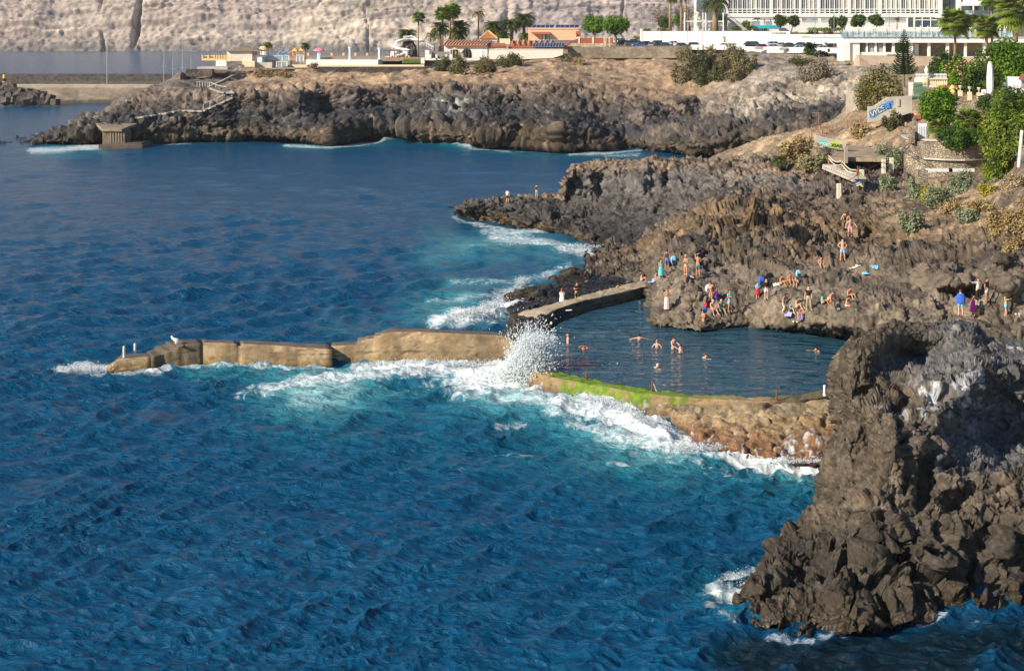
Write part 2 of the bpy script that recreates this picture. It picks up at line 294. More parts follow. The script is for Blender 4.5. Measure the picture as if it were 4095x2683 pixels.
# ---- low promontory with a block of lava
def promontory():
    R0 = row('yz', [(440,216,-.8),(455,219,-.6),(475,224,-.6),(500,228,-.6),(540,234,-.6),(570,240,-.6),(620,256,-.6),(680,262,-.4),(760,262,0),(880,262,0)])
    R1 = row('yz', [(440,214,-.8),(455,215,0),(466,212,.8),(500,217,.9),(540,225,.6),(570,232,.5),(620,246,.3),(680,250,.5),(760,250,.5),(880,255,.5)])
    R2 = row('yz', [(440,213,-.9),(455,212,.4),(463,207,1.7),(480,204,2.3),(500,206,2.2),(540,212,1.6),(570,220,1.1),(620,232,.7),(680,236,1),(760,230,2),(880,230,2)])
    R3 = row('yz', [(440,212,-.9),(455,210,.5),(463,206,1.8),(480,202.5,2.3),(500,202,2.4),(530,199,2.7),(560,203,2.0),(600,213,1.5),(660,216,1.7),(720,212,2.5),(800,205,5),(880,205,5)])
    R4 = row('yz', [(440,211,-1),(455,209,.2),(463,205.5,1.6),(480,202,2.1),(500,201.5,2.2),(530,197.5,2.6),(555,199,2.3),(568,200,2.2),(600,204,2.0),(660,206,2.4),(720,204,3.2),(800,198,5.4),(880,200,5.5)])
    R5 = row('yz', [(440,211,-1.5),(455,209,-.5),(463,206,.6),(480,203,1.2),(500,202,1.4),(530,198,2.0),(555,198,1.9),(562,195,2.6),(566,177,5.3),(574,168,6.2),(600,166,6.4),(640,164,6.6),(680,166,6.6),(720,170,6.4),(760,172,6.6),(800,176,7),(880,178,7)])
    R6 = row('yz', [(440,211,-2),(530,199,-.5),(560,197,.5),(567,176,5.0),(574,164.5,6.2),(600,161.5,6.4),(640,160,6.6),(655,158.5,6.8),(680,161,6.6),(720,163,6.4),(760,165,6.6),(800,172,7),(880,172,7)])
    R7 = row('zD', [(440,-2,230),(530,-2,230),(567,-1,232),(574,0,236),(640,0,240),(880,1,240)])
    P, T, PX, PY = sheet([R0,R1,R2,R3,R4,R5,R6,R7], 440, 880, 460, [14,22,30,24,66,40,16],
        feats=[(600,184,6,14,2.5),(640,182,9,16,-2),(668,182,5,14,3),(715,185,8,12,-2)])
    nv, nu = P.shape[:2]; Q = P.reshape(-1,3); t = np.repeat(T, nu); px = PX.ravel(); py = PY.ravel()
    wv = np.stack([nz(Q,4,3,101), nz(Q,4,3,102), nz(Q,4,3,103)], -1)
    b1, c1, i1 = blocky((Q+wv*1.2)/np.array([2.4,2.4,1.7]), 121, .08, 1.3); rg_ = fbm(Q/1.8+wv*.5,5,124,.6,ridge=True)
    b2, c2, i2 = blocky((Q+wv*.6)/.95, 133, .2)
    flat = np.exp(-((t-2.4)/1.0)**2)*sm(px,560,620)
    col = fbm(np.stack([Q[:,0]/.7+wv[:,0]*.8, Q[:,1]/3, Q[:,2]/5], -1), 3, 161, ridge=True)
    face = np.exp(-((t-4.5)/.45)**2)*sm(px,555,570)
    d = (b1*.5+b2*.2+rg_*.25+nz(Q,.5,3,105)*.12)*(1-.72*flat)+col*.4*face+nz(Q,7,3,104)*.9*(1-.5*flat)*(1-.5*face)
    d *= np.where(t < .4, .5, 1)
    base = colramp(t+.3*nz(Q,3,4,151), [(0,(.05,.035,.02)),(.8,(.13,.095,.05)),(1.4,(.075,.068,.062)),(2.5,(.10,.09,.085)),(4,(.12,.105,.095)),(4.6,(.125,.115,.11)),(4.9,(.20,.15,.11)),(7,(.22,.16,.11))])
    base = mixc(base, (.17,.165,.16), face*sm(nz(Q,1.6,3,152),0,.4)*.6)
    base = mixc(base, (.24,.165,.095), sm(nz(Q,2,3,153),.2,.5)*np.exp(-((t-.9)/.5)**2)*.7)
    base = mixc(base, (.035,.033,.033), sm(nz(Q,1.3,4,157),.1,.4)*.65); base = base*np.where(t<4.3,.68,.9)[:,None]
    add_terrain('lava_promontory', P, d, base, M_rock, fine=(1.3,.34,np.where(t<.3,.3,1)*(1-.5*flat)))
promontory()
# ---- shelf washed by the sea
def shelf():
    rows = []
    spec = [(240,628,.2),(250,618,.6),(256,606,.6),(264,588,.6),(272,566,.5),(279,548,.5),(286,532,.5),(293,514,.5),(299,503,.4),(305,506,.5),(312,508,.8),(320,512,1.0),(328,507,1.4),(338,505,1.2),(350,512,.2),(362,520,-1.2)]
    for (y, x, z) in spec:
        xr = x+150 if y < 296 else {299:600,305:578,312:556,320:546,328:538,338:530,350:526,362:526}[y]
        k = (xr-x)/150; xs = [x-14, x-3, x+6*max(k,.4), x+22*max(k,.4), x+50*max(k,.35), x+90*max(k,.3), xr]
        zs = [-1.2, -.35, z*.8, z, z+.15, z+.25, z+(.9 if y < 296 else .1)]
        D = [F*(H-q)/(y-YH) for q in zs]
        rows.append((xs, y, D))
    ctrl = np.array([[W(xx, y, D=dd) for xx, dd in zip(xs, D)] for xs, y, D in rows])
    # resample along u
    K = ctrl.shape[1]; nu = 260; uu = np.linspace(0, K-1, nu); i0 = np.clip(uu.astype(int),0,K-2); fr = (uu-i0)[None,:,None]
    cu = ctrl[:, i0]*(1-fr)+ctrl[:, i0+1]*fr
    P, T = cr(cu, [20]*(len(rows)-1))
    nv, nu = P.shape[:2]; Q = P.reshape(-1,3); t = np.repeat(T, nu); u = np.tile(uu, nv)
    wv = np.stack([nz(Q,3,3,201), nz(Q,3,3,202), nz(Q,3,3,203)], -1)
    b1, c1, i1 = blocky((Q+wv*1.)/np.array([2.2,2.2,1.6]), 221, .18)
    b2, c2, i2 = blocky((Q+wv*.5)/.8, 233, .22)
    d = b1*.38+b2*.18+nz(Q,4,3,204)*.45+nz(Q,.35,3,205)*.08
    base = colramp(u+.5*nz(Q,2,3,251), [(0,(.06,.04,.02)),(1.2,(.16,.11,.05)),(2.2,(.15,.11,.055)),(3.2,(.055,.048,.042)),(6,(.085,.075,.066))])
    base = mixc(base, (.20,.14,.06), sm(nz(Q,1.6,3,252),.15,.45)*(1-sm(u,2.8,4))*.7)
    base = mixc(base, (.11,.085,.062), sm(t,10.2,12.0)*.8)
    base *= (.7+.6*i2[:,1])[:,None]
    add_terrain('rock_shelf', P, d, base*.58, rock_mat('wet_basalt', 2.2, .12, wetz=2.0), fine=(.9,.16,1))
shelf()
# ---- big rocky hillside on the right, with the bathers' rocks
def hillside():
    R0 = row('yz', [(585,330,-.2),(620,318,-.2),(640,325,.1),(660,333,.2),(700,336,.2),(745,333,.1),(765,330,.1),(800,340,.1),(850,347,.1),(900,362,.5),(1000,368,1),(1120,372,1)])
    R1 = row('yz', [(585,322,-.6),(620,305,-.5),(643,315,.1),(656,321,1.3),(700,329,1.25),(745,323,1.2),(770,322,1.5),(800,325,1.8),(815,322,2.4),(850,325,2.5),(900,335,2.2),(1000,338,2.5),(1120,340,3)])
    R2 = row('yz', [(585,300,-.6),(620,292,-.4),(646,300,.1),(659,306,1.8),(690,312,2.1),(715,316,1.7),(745,314,1.6),(770,308,2.4),(800,306,3.2),(850,307,3.5),(900,318,3.1),(950,317,3),(1000,318,3.1),(1120,318,3.5)])
    R3 = row('yz', [(585,285,.3),(620,276,.9),(646,284,1.3),(662,289,2.6),(700,292,3.0),(750,290,3.1),(800,290,3.7),(850,294,3.9),(900,300,4.0),(950,302,3.9),(1000,301,4.1),(1120,298,5)])
    R4 = row('yz', [(585,275,.6),(620,268,1.0),(640,270,2.2),(660,268,3.4),(690,264,3.9),(750,270,4.1),(800,265,4.3),(850,262,4.3),(900,270,5.0),(950,272,5.6),(1000,268,6.0),(1120,262,7)])
    R5 = row('yz', [(585,262,.6),(640,255,1.3),(660,244,3.6),(690,235,4.8),(720,232,5.2),(760,238,5.0),(800,245,4.7),(850,240,4.9),(900,243,5.6),(950,240,6.7),(1000,238,7.2),(1120,230,9)])
    R6 = row('yz', [(585,255,.3),(640,250,.6),(665,232,3.4),(690,216,5.5),(715,205,6.6),(740,207,6.6),(770,208,6.4),(800,220,5.7),(850,222,5.6),(900,222,6.4),(950,215,7.0),(1000,210,8.4),(1040,205,9.6),(1120,200,11)])
    R7 = row('yz', [(585,250,.2),(640,246,.3),(665,225,2.2),(690,212,4.4),(720,200,5.6),(760,200,5.6),(800,200,6.0),(840,200,6.8),(880,195,7.4),(920,190,7.7),(960,187,8.1),(1000,185,9.4),(1040,180,10.8),(1120,175,12)])
    R8 = row('yz', [(585,246,.2),(640,240,.2),(670,215,1.2),(690,200,3.2),(720,186,5.0),(760,182,5.6),(800,180,6.6),(840,176,7.6),(880,170,8.1),(920,169,7.9),(980,171,8.3),(1010,170,10.2),(1040,165,11.6),(1120,158,13)])
    R9 = row('yz', [(585,240,.1),(640,230,.1),(670,205,.8),(690,192,2.0),(720,174,5.0),(760,168,6.1),(790,160,7.2),(820,157,7.8),(850,157,8.0),(880,158,8.6),(900,156,9.0),(950,156,9.0),(985,158,9.6),(1010,155,11.4),(1040,150,12.6),(1120,140,14)])
    R10 = row('yz', [(585,235,.1),(640,220,0),(670,196,.4),(690,180,1.6),(720,162,5.0),(750,155,6.4),(780,147,7.8),(820,146,8.4),(850,145,8.9),(880,142,9.9),(900,141,10.9),(950,141,10.9),(985,145,11.0),(1010,145,12.0),(1040,140,13.0),(1120,130,14.5)])
    R11 = row('yz', [(585,230,0),(640,212,-.2),(670,190,0),(690,172,1.0),(720,153,5.0),(745,146,6.6),(770,137,8.5),(800,131,9.6),(840,130,10.4),(880,125,11.4),(920,122,11.8),(980,120,12.2),(1040,118,13.2),(1120,110,14.5)])
    R12 = row('yD', [(585,228,200),(640,208,240),(670,190,250),(690,172,252),(720,155,250),(745,150,255),(770,140,258),(800,134,262),(830,122,255),(850,114,222),(880,108,206),(920,104,204),(980,98,204),(1040,92,204),(1120,85,205)])
    R13 = row('yD', [(585,200,300),(700,160,300),(745,155,300),(800,140,300),(835,112,298),(850,100,270),(880,80,262),(920,76,262),(980,74,262),(1040,70,262),(1120,66,262)])
    R14 = row('yD', [(585,190,320),(745,150,320),(800,136,318),(840,95,312),(860,72,322),(880,67,326),(960,64,330),(1120,63,334)])
    R15 = row('zD', [(585,-2,360),(745,0,360),(840,12,350),(860,16.6,352),(1120,17,352)])
    P, T, PX, PY = sheet([R0,R1,R2,R3,R4,R5,R6,R7,R8,R9,R10,R11,R12,R13,R14,R15], 585, 1120, 560, [18,22,26,32,36,34,84,40,30,26,24,22,14,8,4],
        feats=[(770,245,14,16,2),(735,232,10,14,-1.6),(700,235,10,12,-1.6),(820,240,10,12,2),(900,250,14,10,3),(930,262,22,9,-3),(1000,255,16,10,-3),(870,232,9,8,3),(965,292,26,5,3),(720,270,18,8,3),(760,280,12,8,-2),(860,280,16,6,2),(690,296,14,5,-1),(1010,285,14,10,-3)])
    nv, nu = P.shape[:2]; Q = P.reshape(-1,3); t = np.repeat(T, nu); px = PX.ravel(); py = PY.ravel()
    wv = np.stack([nz(Q,5,3,301), nz(Q,5,3,302), nz(Q,5,3,303)], -1)
    b0, c0, i0 = blocky((Q+wv*2.4)/np.array([5.2,5.2,4.2]), 311, .08, .9)
    b1, c1, i1 = blocky((Q+wv*1.0)/np.array([2.1,2.1,1.7]), 321, .09, .9); rg_ = fbm(Q/2.6+wv*.4,6,324,.62,ridge=True)
    b2, c2, i2 = blocky((Q+wv*.5)/.8, 333, .2)
    hi = sm(t+.4*nz(Q,9,3,340), 9.2, 10.4)                       # tended or earthy ground above
    soil = np.clip(sm(px+34*nz(Q,7,4,341), 855, 930)*sm(t+.9*nz(Q,5,3,342), 5.0, 6.4)*sm(nz(Q,3.2,4,343),-.42,-.1)+hi, 0, 1)
    crag = np.exp(-((t-5.3)/1.5)**2)*sm(px,650,680)*(1-sm(px,850,900))
    d = (b0*.85*(.6+.6*crag)+b1*.35+rg_*.75*(.6+.6*crag)+nz(Q,.4,3,305)*.09)*(1-.75*soil)+nz(Q,6,4,304)*1.1*(1-.6*soil)+soil*(nz(Q,2.,4,306)*.4+np.clip(b2,-.2,1)*.2)
    low = sm(t,0,.9); bath = sm(px,645,665)*(1-sm(t+.5*nz(Q,5,2,345),3.6,4.6))*sm(t,.4,1.2)
    d = d*(1-.25*bath)
    d *= (.35+.65*low)*(1-sm(t,11.5,12.5)*.8)
    ledges = np.exp(-((t-1.9)/.5)**2)
    base = colramp(t+.35*nz(Q,4,4,351), [(0,(.04,.036,.025)),(.6,(.085,.075,.05)),(1.2,(.17,.14,.10)),(2.2,(.175,.145,.115)),(3.4,(.155,.13,.105)),(4.6,(.15,.115,.085)),(5.6,(.165,.115,.07)),(6.8,(.13,.105,.085)),(8.2,(.17,.135,.105)),(9.4,(.26,.205,.15)),(10.4,(.33,.255,.18)),(12,(.33,.26,.185)),(15,(.36,.29,.21))])
    base = mixc(base, (.075,.068,.066), sm(nz(Q,4,4,352),.1,.4)*.75*(1-soil))
    base = mixc(base, (.29,.19,.10), sm(nz(Q,3,4,353),.0,.4)*crag*.8)
    base = mixc(base, (.30,.28,.25), sm(nz(Q,2.2,4,354),.28,.5)*.6*np.exp(-((px-850)/50)**2-((py-243)/16)**2)*1.6)
    base = mixc(base, (.43,.31,.19), soil*sm(nz(Q,3,4,355),-.4,.1)*.95)
    base = mixc(base, (.12,.10,.09), soil*sm(nz(Q,1.8,4,356),.1,.4)*.8*(1-hi))
    base = mixc(base, (.115,.10,.095), np.clip(1-sm(px,700,760),0,1)*sm(t,5.8,7)*.8)
    base = mixc(base, (.035,.032,.032), sm(nz(Q,1.6,4,357),.12,.4)*.7*(1-soil)*(1-.7*bath)); base = mixc(base, (.235,.185,.135), bath*.55); base *= (.60+.60*i1[:,1])[:,None]*.84
    add_terrain('rocky_hillside', P, d, base, M_rock, fine=(1.15,.42,np.clip((1-.8*soil)*(.3+.7*low)*(1-.5*bath),0,1)))
hillside()
# ---- foreground crag
def crag():
    def r(y, *pts):  # pts (px, D); image row y
        return [(p[0], p[1] if len(p) == 2 else p[1], y if len(p) == 2 else p[2]) for p in pts]
    rows = [
     r(640,(764,66,622),(745,61.2,619),(753,59.6,626),(775,57.9,632),(805,57.5,640),(850,57.5,640),(895,58.5,632),(950,59.5,625),(1024,60,622),(1110,60,622)),
     r(615,(768,66,598),(744,61.3,598),(752,60.1,606),(780,59,614),(810,58.4,618),(850,58.6,616),(895,59.5,606),(950,60.5,600),(1024,61,597),(1110,61,597)),
     r(580,(778,67,570),(755,61.6,575),(767,60.6,580),(800,61.5,580),(830,60.2,580),(865,60.4,578),(900,61.2,572),(950,61.8,570),(1024,62.4,568),(1110,62.4,568)),
     r(545,(794,74),(774,65),(788,63.4),(812,63),(840,61.8),(870,61.6),(905,62),(955,62.6),(1024,63.2),(1110,63.4)),
     r(510,(815,80),(806,70),(818,67),(830,64.4),(855,63),(880,62.6),(915,62.8),(960,63.6),(1024,64.4),(1110,64.6)),
     r(475,(835,80),(822,71),(832,68.2),(842,66),(865,64.4),(890,63.8),(920,64),(965,65),(1024,66.2),(1110,67)),
     r(440,(845,82),(832,72.4),(842,69.4),(852,67.4),(872,66.2),(895,65.2),(925,65.4),(965,68.5),(1005,70.5),(1110,70)),
     r(410,(850,84),(833,73),(842,70.6),(852,69),(872,68),(900,67.2),(935,67.4),(965,71),(1005,72.6),(1110,72)),
     r(382,(850,84),(833,74),(842,72),(852,70.8),(872,70.6),(900,71.2),(935,70),(975,70),(1005,73.5),(1110,74)),
     r(355,(856,86,360),(840,76,358),(848,73.6,356),(856,72.4,354),(876,72.6,354),(900,75,355),(935,74.6,356),(975,73.6,356),(1005,75,360),(1110,76,362)),
     r(335,(868,88,346),(850,78,343),(858,75.6,341),(866,74.8,338),(880,74.4,333),(905,75.6,331),(937,76,331),(972,76,334),(992,77,345),(1110,78,345)),
     r(326,(880,90,345),(862,80,342),(868,78,339),(878,77.4,332),(888,77,326.5),(908,77.6,324),(938,78,324),(974,78,326),(992,79,339),(1110,80,341)),
     r(340,(885,96,352),(880,90,350),(884,88,348),(890,87,345),(898,87,340),(915,87,338),(940,87,338),(975,87,340),(992,87,350),(1110,88,352)),
     r(360,(885,104,368),(885,102,368),(890,101,366),(895,100,364),(900,99,364),(915,98,364),(940,98,364),(975,98,364),(992,98,368),(1110,98,370)),
    ]
    for rr in rows: q = rr[-1]; rr.append((1480, q[1]+4, q[2]))
    ctrl = np.array([[W(p[0], p[2], D=p[1]) for p in rr] for rr in rows])
    K = ctrl.shape[1]; wts = np.array([0,60,40,60,60,60,60,80,110,90,110]); cu = np.cumsum(wts)
    u = None
    # smooth interpolation along u
    c2, TT = cr(ctrl.transpose(1,0,2), [max(6, int(w*.85)) for w in wts[1:]])
    P, T = cr(c2.transpose(1,0,2), [30,36,36,36,36,36,32,32,30,22,16,16,10])
    nv, nu = P.shape[:2]; Q = P.reshape(-1,3); t = np.repeat(T, nu)
    px = 512+Q[:,0]/Q[:,1]*F; py = YH+(H-Q[:,2])/Q[:,1]*F
    n = normals(P)
    # carve: hollows and ridges along the view direction
    dirv = Q-np.array([0,0,H]); dirv /= np.linalg.norm(dirv,axis=1,keepdims=True)
    add = np.zeros(len(Q))
    for fx, fy, rx, ry, a, ang in ((985,425,30,34,2.2,0),(918,358,26,13,2.6,0),(925,470,7,42,1.8,.15),(958,500,20,7,1.2,-.4),(905,395,9,26,1.4,.3),(865,392,14,5,1.0,-.3),(860,450,12,30,.9,.5),(1000,372,26,10,-1.5,0),(955,402,30,9,-2.0,-.75),(895,440,14,26,-1.3,.1),(880,525,22,14,-1.0,.2),(850,545,16,26,.9,.3),(935,545,12,24,-.8,.1),(965,560,7,26,.9,0),(1005,540,12,20,-.8,0),(1015,480,20,14,-1.3,.3),(845,500,10,30,.7,.6)):
        ca, sa = math.cos(ang), math.sin(ang); X = (px-fx)*ca+(py-fy)*sa; Y = -(px-fx)*sa+(py-fy)*ca
        add += a*np.exp(-(X/rx)**2-(Y/ry)**2)
    Q = Q+dirv*(add*(1-sm(t,10.5,11.3)))[:,None]
    smooth_h = np.clip(np.exp(-((px-985)/26)**2-((py-430)/32)**2)+np.exp(-((px-920)/24)**2-((py-362)/14)**2)*.8, 0, 1)
    wv = np.stack([nz(Q,2.2,3,401), nz(Q,2.2,3,402), nz(Q,2.2,3,403)], -1)
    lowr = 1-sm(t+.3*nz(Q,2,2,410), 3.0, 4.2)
    rt = sm(px, 820, 850)
    b0, c0, i0 = blocky((Q+wv*.45)/np.array([1.5,1.5,2.0]), 421, .05, 1.25)
    b1, c1, i1 = blocky((Q+wv*.5)/np.array([.85,.85,1.0]), 431, .05, 1.7)
    b2, c2, i2 = blocky((Q+wv*.3)/.33, 441, .12, 1.2)
    ridg = fbm(np.stack([Q[:,0]/1.1+wv[:,0], Q[:,1]/1.1+wv[:,1], Q[:,2]/2.2], -1), 5, 450, ridge=True)
    big = nz(Q,3.4,3,404)
    rg2 = fbm(Q/.8+wv*.6,6,455,.65,ridge=True); bq = big*3.2+.5*ridg; bt = np.floor(bq)+sm(bq-np.floor(bq),.35,.65); d = (b0*.55*(.36+1.0*lowr*rt)+b1*.24)*(1-.8*smooth_h)+ridg*.10*(1-.6*lowr)+bt*.20+big*.15-.10+.45*lowr*rt; d = d*(1-.6*sm(t,8.4,9.4))+nz(Q,.25,3,405)*.05
    P2 = Q.reshape(P.shape)
    base = mixc(np.broadcast_to((.16,.128,.095),(len(Q),3)), (.098,.078,.06), sm(nz(Q,2.2,4,460),-.1,.4))
    base = mixc(base, (.24,.185,.13), sm(nz(Q,1.3,4,461),.1,.5)*.7)
    base = mixc(base, (.26,.285,.32), np.clip(smooth_h*1.2,0,1)*.9)  # hollows tinted pale blue: skylight painted into the rock colour
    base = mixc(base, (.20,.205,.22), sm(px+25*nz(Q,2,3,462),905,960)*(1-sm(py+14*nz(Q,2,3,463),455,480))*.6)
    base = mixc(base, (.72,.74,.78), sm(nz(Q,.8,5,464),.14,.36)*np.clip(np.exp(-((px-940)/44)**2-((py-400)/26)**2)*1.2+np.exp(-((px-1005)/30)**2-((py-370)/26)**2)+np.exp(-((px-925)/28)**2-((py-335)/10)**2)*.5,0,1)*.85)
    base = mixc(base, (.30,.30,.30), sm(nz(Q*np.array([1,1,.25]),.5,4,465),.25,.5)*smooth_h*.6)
    base = mixc(base, (.075,.066,.052), lowr*.8); base = base*.52  # lower crag darkened in the colour, painted in place of shade
    base = mixc(base, (.05,.038,.025), (1-sm(Q[:,2]+.4*nz(Q,1,3,466),.1,.9))*.9)
    base *= (.75+.5*i1[:,1])[:,None]**.8
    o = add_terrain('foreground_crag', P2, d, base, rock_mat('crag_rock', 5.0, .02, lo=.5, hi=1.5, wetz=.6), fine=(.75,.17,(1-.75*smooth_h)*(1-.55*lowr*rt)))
    return o
crag()
# ---- reef below the pool wall
def reef():
    R0 = row('yz', [(520,384,-1.2),(560,398,-1.2),(600,410,-1.2),(640,426,-1),(660,438,-.8),(690,450,-.8),(720,462,-.8),(760,468,-.8),(800,472,-.8),(860,474,-.8)])
    R1 = row('yz', [(520,382,-1.2),(560,394,-1.1),(600,406,-1),(630,415,-.7),(655,427,-.2),(690,437,-.1),(705,448,-.05),(736,455,0),(784,460,.05),(812,462,.1),(860,462,.1)])
    R2 = row('yz', [(520,380,-1.1),(560,390,-1),(600,400,-.6),(630,408,-.2),(660,418,.2),(700,427,.4),(740,432,.5),(780,432,.55),(820,428,.6),(860,428,.7)])
    R3 = row('yz', [(520,376,-1),(560,386,-.8),(600,394,-.3),(640,401,.3),(680,410,.75),(720,414,.85),(760,416,.9),(800,415,.9),(830,412,1.0),(860,410,1.0)])
    R4 = row('yz', [(520,370,-.8),(560,380,-.6),(600,386,-.3),(640,395,.4),(700,401,.75),(760,404,.85),(800,403,.85),(830,399,.95),(860,396,1.0)])
    P, T, PX, PY = sheet([R0,R1,R2,R3,R4], 520, 860, 360, [24,34,24,14], feats=[(740,445,16,8,-1.0),(775,450,12,9,-.8),(700,440,12,8,-.5),(812,445,12,12,-.8)])
    nv, nu = P.shape[:2]; Q = P.reshape(-1,3); t = np.repeat(T, nu); px = PX.ravel(); py = PY.ravel()
    b1, c1, i1 = blocky((Q+.4*np.stack([nz(Q,1.2,2,501)]*3,-1))/np.array([1.6,1.6,1.0]), 521, .2)
    d = b1*.26+nz(Q,2.4,3,502)*.32+nz(Q,.4,4,503)*.16+fbm(Q/.7,4,505,.6,ridge=True)*.1
    d *= 1-sm(t,3,4)*.6
    base = colramp(t+.3*nz(Q,1.2,4,551), [(0,(.12,.05,.028)),(.8,(.22,.10,.05)),(1.5,(.27,.14,.07)),(2.2,(.30,.20,.11)),(3,(.36,.27,.16)),(4,(.34,.26,.16))])
    base = mixc(base, (.30,.24,.16), sm(nz(Q,1.3,4,552),.1,.4)*sm(t,1.2,2.6)*.8)
    base = mixc(base, (.10,.07,.03), sm(nz(Q,.9,4,553),.1,.4)*.6)
    # water running off the rock
    riv = 1-sm(np.abs(fbm(np.stack([Q[:,0]/1.1, Q[:,1]/3.2, Q[:,2]/2],-1)+.5*np.stack([nz(Q,1.,3,560)]*3,-1), 3, 561)), .0, .075)
    f = riv*sm(px,670,700)*(1-sm(t+.4*nz(Q,2,2,562),1.6,2.2)) + (1-sm(t+.25*nz(Q,.8,4,563),.75,1.0))*.0
    base = mixc(base, (.78,.80,.82), np.clip(f,0,1)*.9)
    add_terrain('reef', P, d, base, rock_mat('reef_rock', 4., .1, wetz=.5))
reef()
# ================================================================= SEA
def seg_dist(px, py, pts, ax=1., ay=1.):
    best = np.full(px.shape, 1e9)
    for (x0,y0),(x1,y1) in zip(pts[:-1], pts[1:]):
        dx, dy = x1-x0, y1-y0; L2 = dx*dx+dy*dy+1e-9
        t = np.clip(((px-x0)*dx+(py-y0)*dy)/L2, 0, 1)
        d = np.hypot((px-x0-t*dx)*ax, (py-y0-t*dy)*ay); best = np.minimum(best, d)
    return best
# swell and wash: (points on the water seen at these sight lines, radius, strength)
FOAM = [
 ([(268,388),(300,381),(340,377),(380,374),(430,372),(480,374),(520,380)], 6, .82),
 ([(355,368),(400,366),(450,364),(500,366)], 5, .95),
 ([(300,392),(360,388),(420,385),(470,384),(520,388)], 8, .45),
 ([(480,378),(520,374),(545,382)], 17, 1.1),
 ([(470,395),(520,398),(560,402)], 12, .6),
 ([(553,384),(575,393),(600,398),(625,408),(645,420),(665,432),(690,445),(720,455),(760,463),(820,468)], 6, 1.05),
 ([(560,410),(600,412),(625,425),(660,438),(700,450)], 10, .9),
 ([(575,425),(610,437),(650,445),(700,455),(780,466)], 6, .75),
 ([(600,402),(620,412),(645,428)], 9, 1.0), ([(560,384),(585,391),(612,399),(640,408)], 7, 1.1),
 ([(500,425),(520,422)], 3, .75), ([(495,452),(530,455)], 3, .6), ([(612,466),(628,464)], 2.5,.8),
 ([(640,455),(720,470),(800,478)], 8, .5),
 ([(62,367),(85,364),(102,366),(110,371)], 5, .95), ([(85,370),(120,374),(160,371)], 4, .8),
 ([(155,370),(203,364),(262,366),(330,366)], 2.6, .75), ([(190,380),(220,384)], 3, .5), ([(240,392),(270,386)],5,.6),
 ([(437,323),(460,321),(490,314),(520,306)], 6, 1.05), ([(455,318),(500,305),(515,298)], 7, .8),
 ([(490,322),(520,318)], 3, .6),
 ([(430,300),(470,297),(510,296)], 3, .6), ([(455,281),(500,281),(545,275)], 4, .62), ([(545,273),(568,266)], 3, .7),
 ([(500,293),(525,288)], 5, .7), ([(515,288),(522,280)],2.5,.7),
 ([(495,238),(530,241),(565,247),(600,253)], 5, .8), ([(485,231),(520,233),(545,230)], 3.5, .75), ([(560,252),(610,256)], 3, .8), ([(455,217),(462,221),(500,228),(530,232)], 2.4, .75),
 ([(470,246),(560,250)], 8, .38),
 ([(32,150.5),(60,149.5),(98,146.5)], 3.2, 1.1), ([(36,137),(65,135)], 1.6, .9), ([(142,144.5),(190,143.5)], 1.2, .8), ([(195,143),(245,142.5)],.9,.45),
 ([(285,145.5),(330,147.5),(365,143.5),(400,140),(414,138.5)], 1.6, 1.0), ([(392,139.5),(412,137.5)], 2.2, 1.0), ([(413,141.5),(450,144),(472,148)], 1.8, 1.0), ([(475,148.8),(510,151)], 1.2, .9), ([(515,151),(560,153)], .9,.7),
 ([(570,154),(610,152.5),(640,150)], 1.7, .95), ([(605,156),(640,154)],1.3,.8), ([(650,159),(700,160)], 2, .9), ([(540,149),(575,151)],1.2,.7),
 ([(715,582),(735,572),(757,566)], 4.5, .75), ([(720,592),(742,590),(750,585)], 8, .95), ([(712,608),(722,620),(742,628)], 5, .62),
 ([(770,636),(812,640),(842,634)], 3, .7), ([(918,622),(944,618)], 3.5, .75), ([(960,630),(1020,612)],3,.4),
]
AER = [([(290,395),(360,392),(450,390),(540,400)], 20, .85), ([(560,420),(620,440),(700,460),(800,472)], 26, .8), ([(200,370),(270,374),(330,372)], 7, .7),
 ([(430,305),(520,298)], 14, .6), ([(440,256),(520,250),(600,256)], 11, .9), ([(440,236),(560,244)],9,.5), ([(455,285),(560,278)], 8, .5), ([(330,325),(480,318)], 7, .5),
 ([(285,148),(420,141),(480,150),(560,156),(640,156)], 3.2, .45), ([(40,152),(100,150)], 5, .7), ([(720,590),(745,600)], 14, .5), ([(300,420),(420,418),(560,450),(700,480)], 28, .25)]
def splat(px, py, L, soft=1.0):
    r = np.zeros(px.shape)
    for pts, rad, st in L:
        xs = [p[0] for p in pts]; ys = [p[1] for p in pts]; m = 3*rad+6
        ok = (px > min(xs)-m*2) & (px < max(xs)+m*2) & (py > min(ys)-m) & (py < max(ys)+m)
        d = seg_dist(px[ok], py[ok], pts, .55, 1.)/rad
        v = st*np.exp(-(np.maximum(d-.25,0)*.95)**2*soft); r[ok] = np.maximum(r[ok], v)+.18*np.minimum(r[ok], v)
    return r
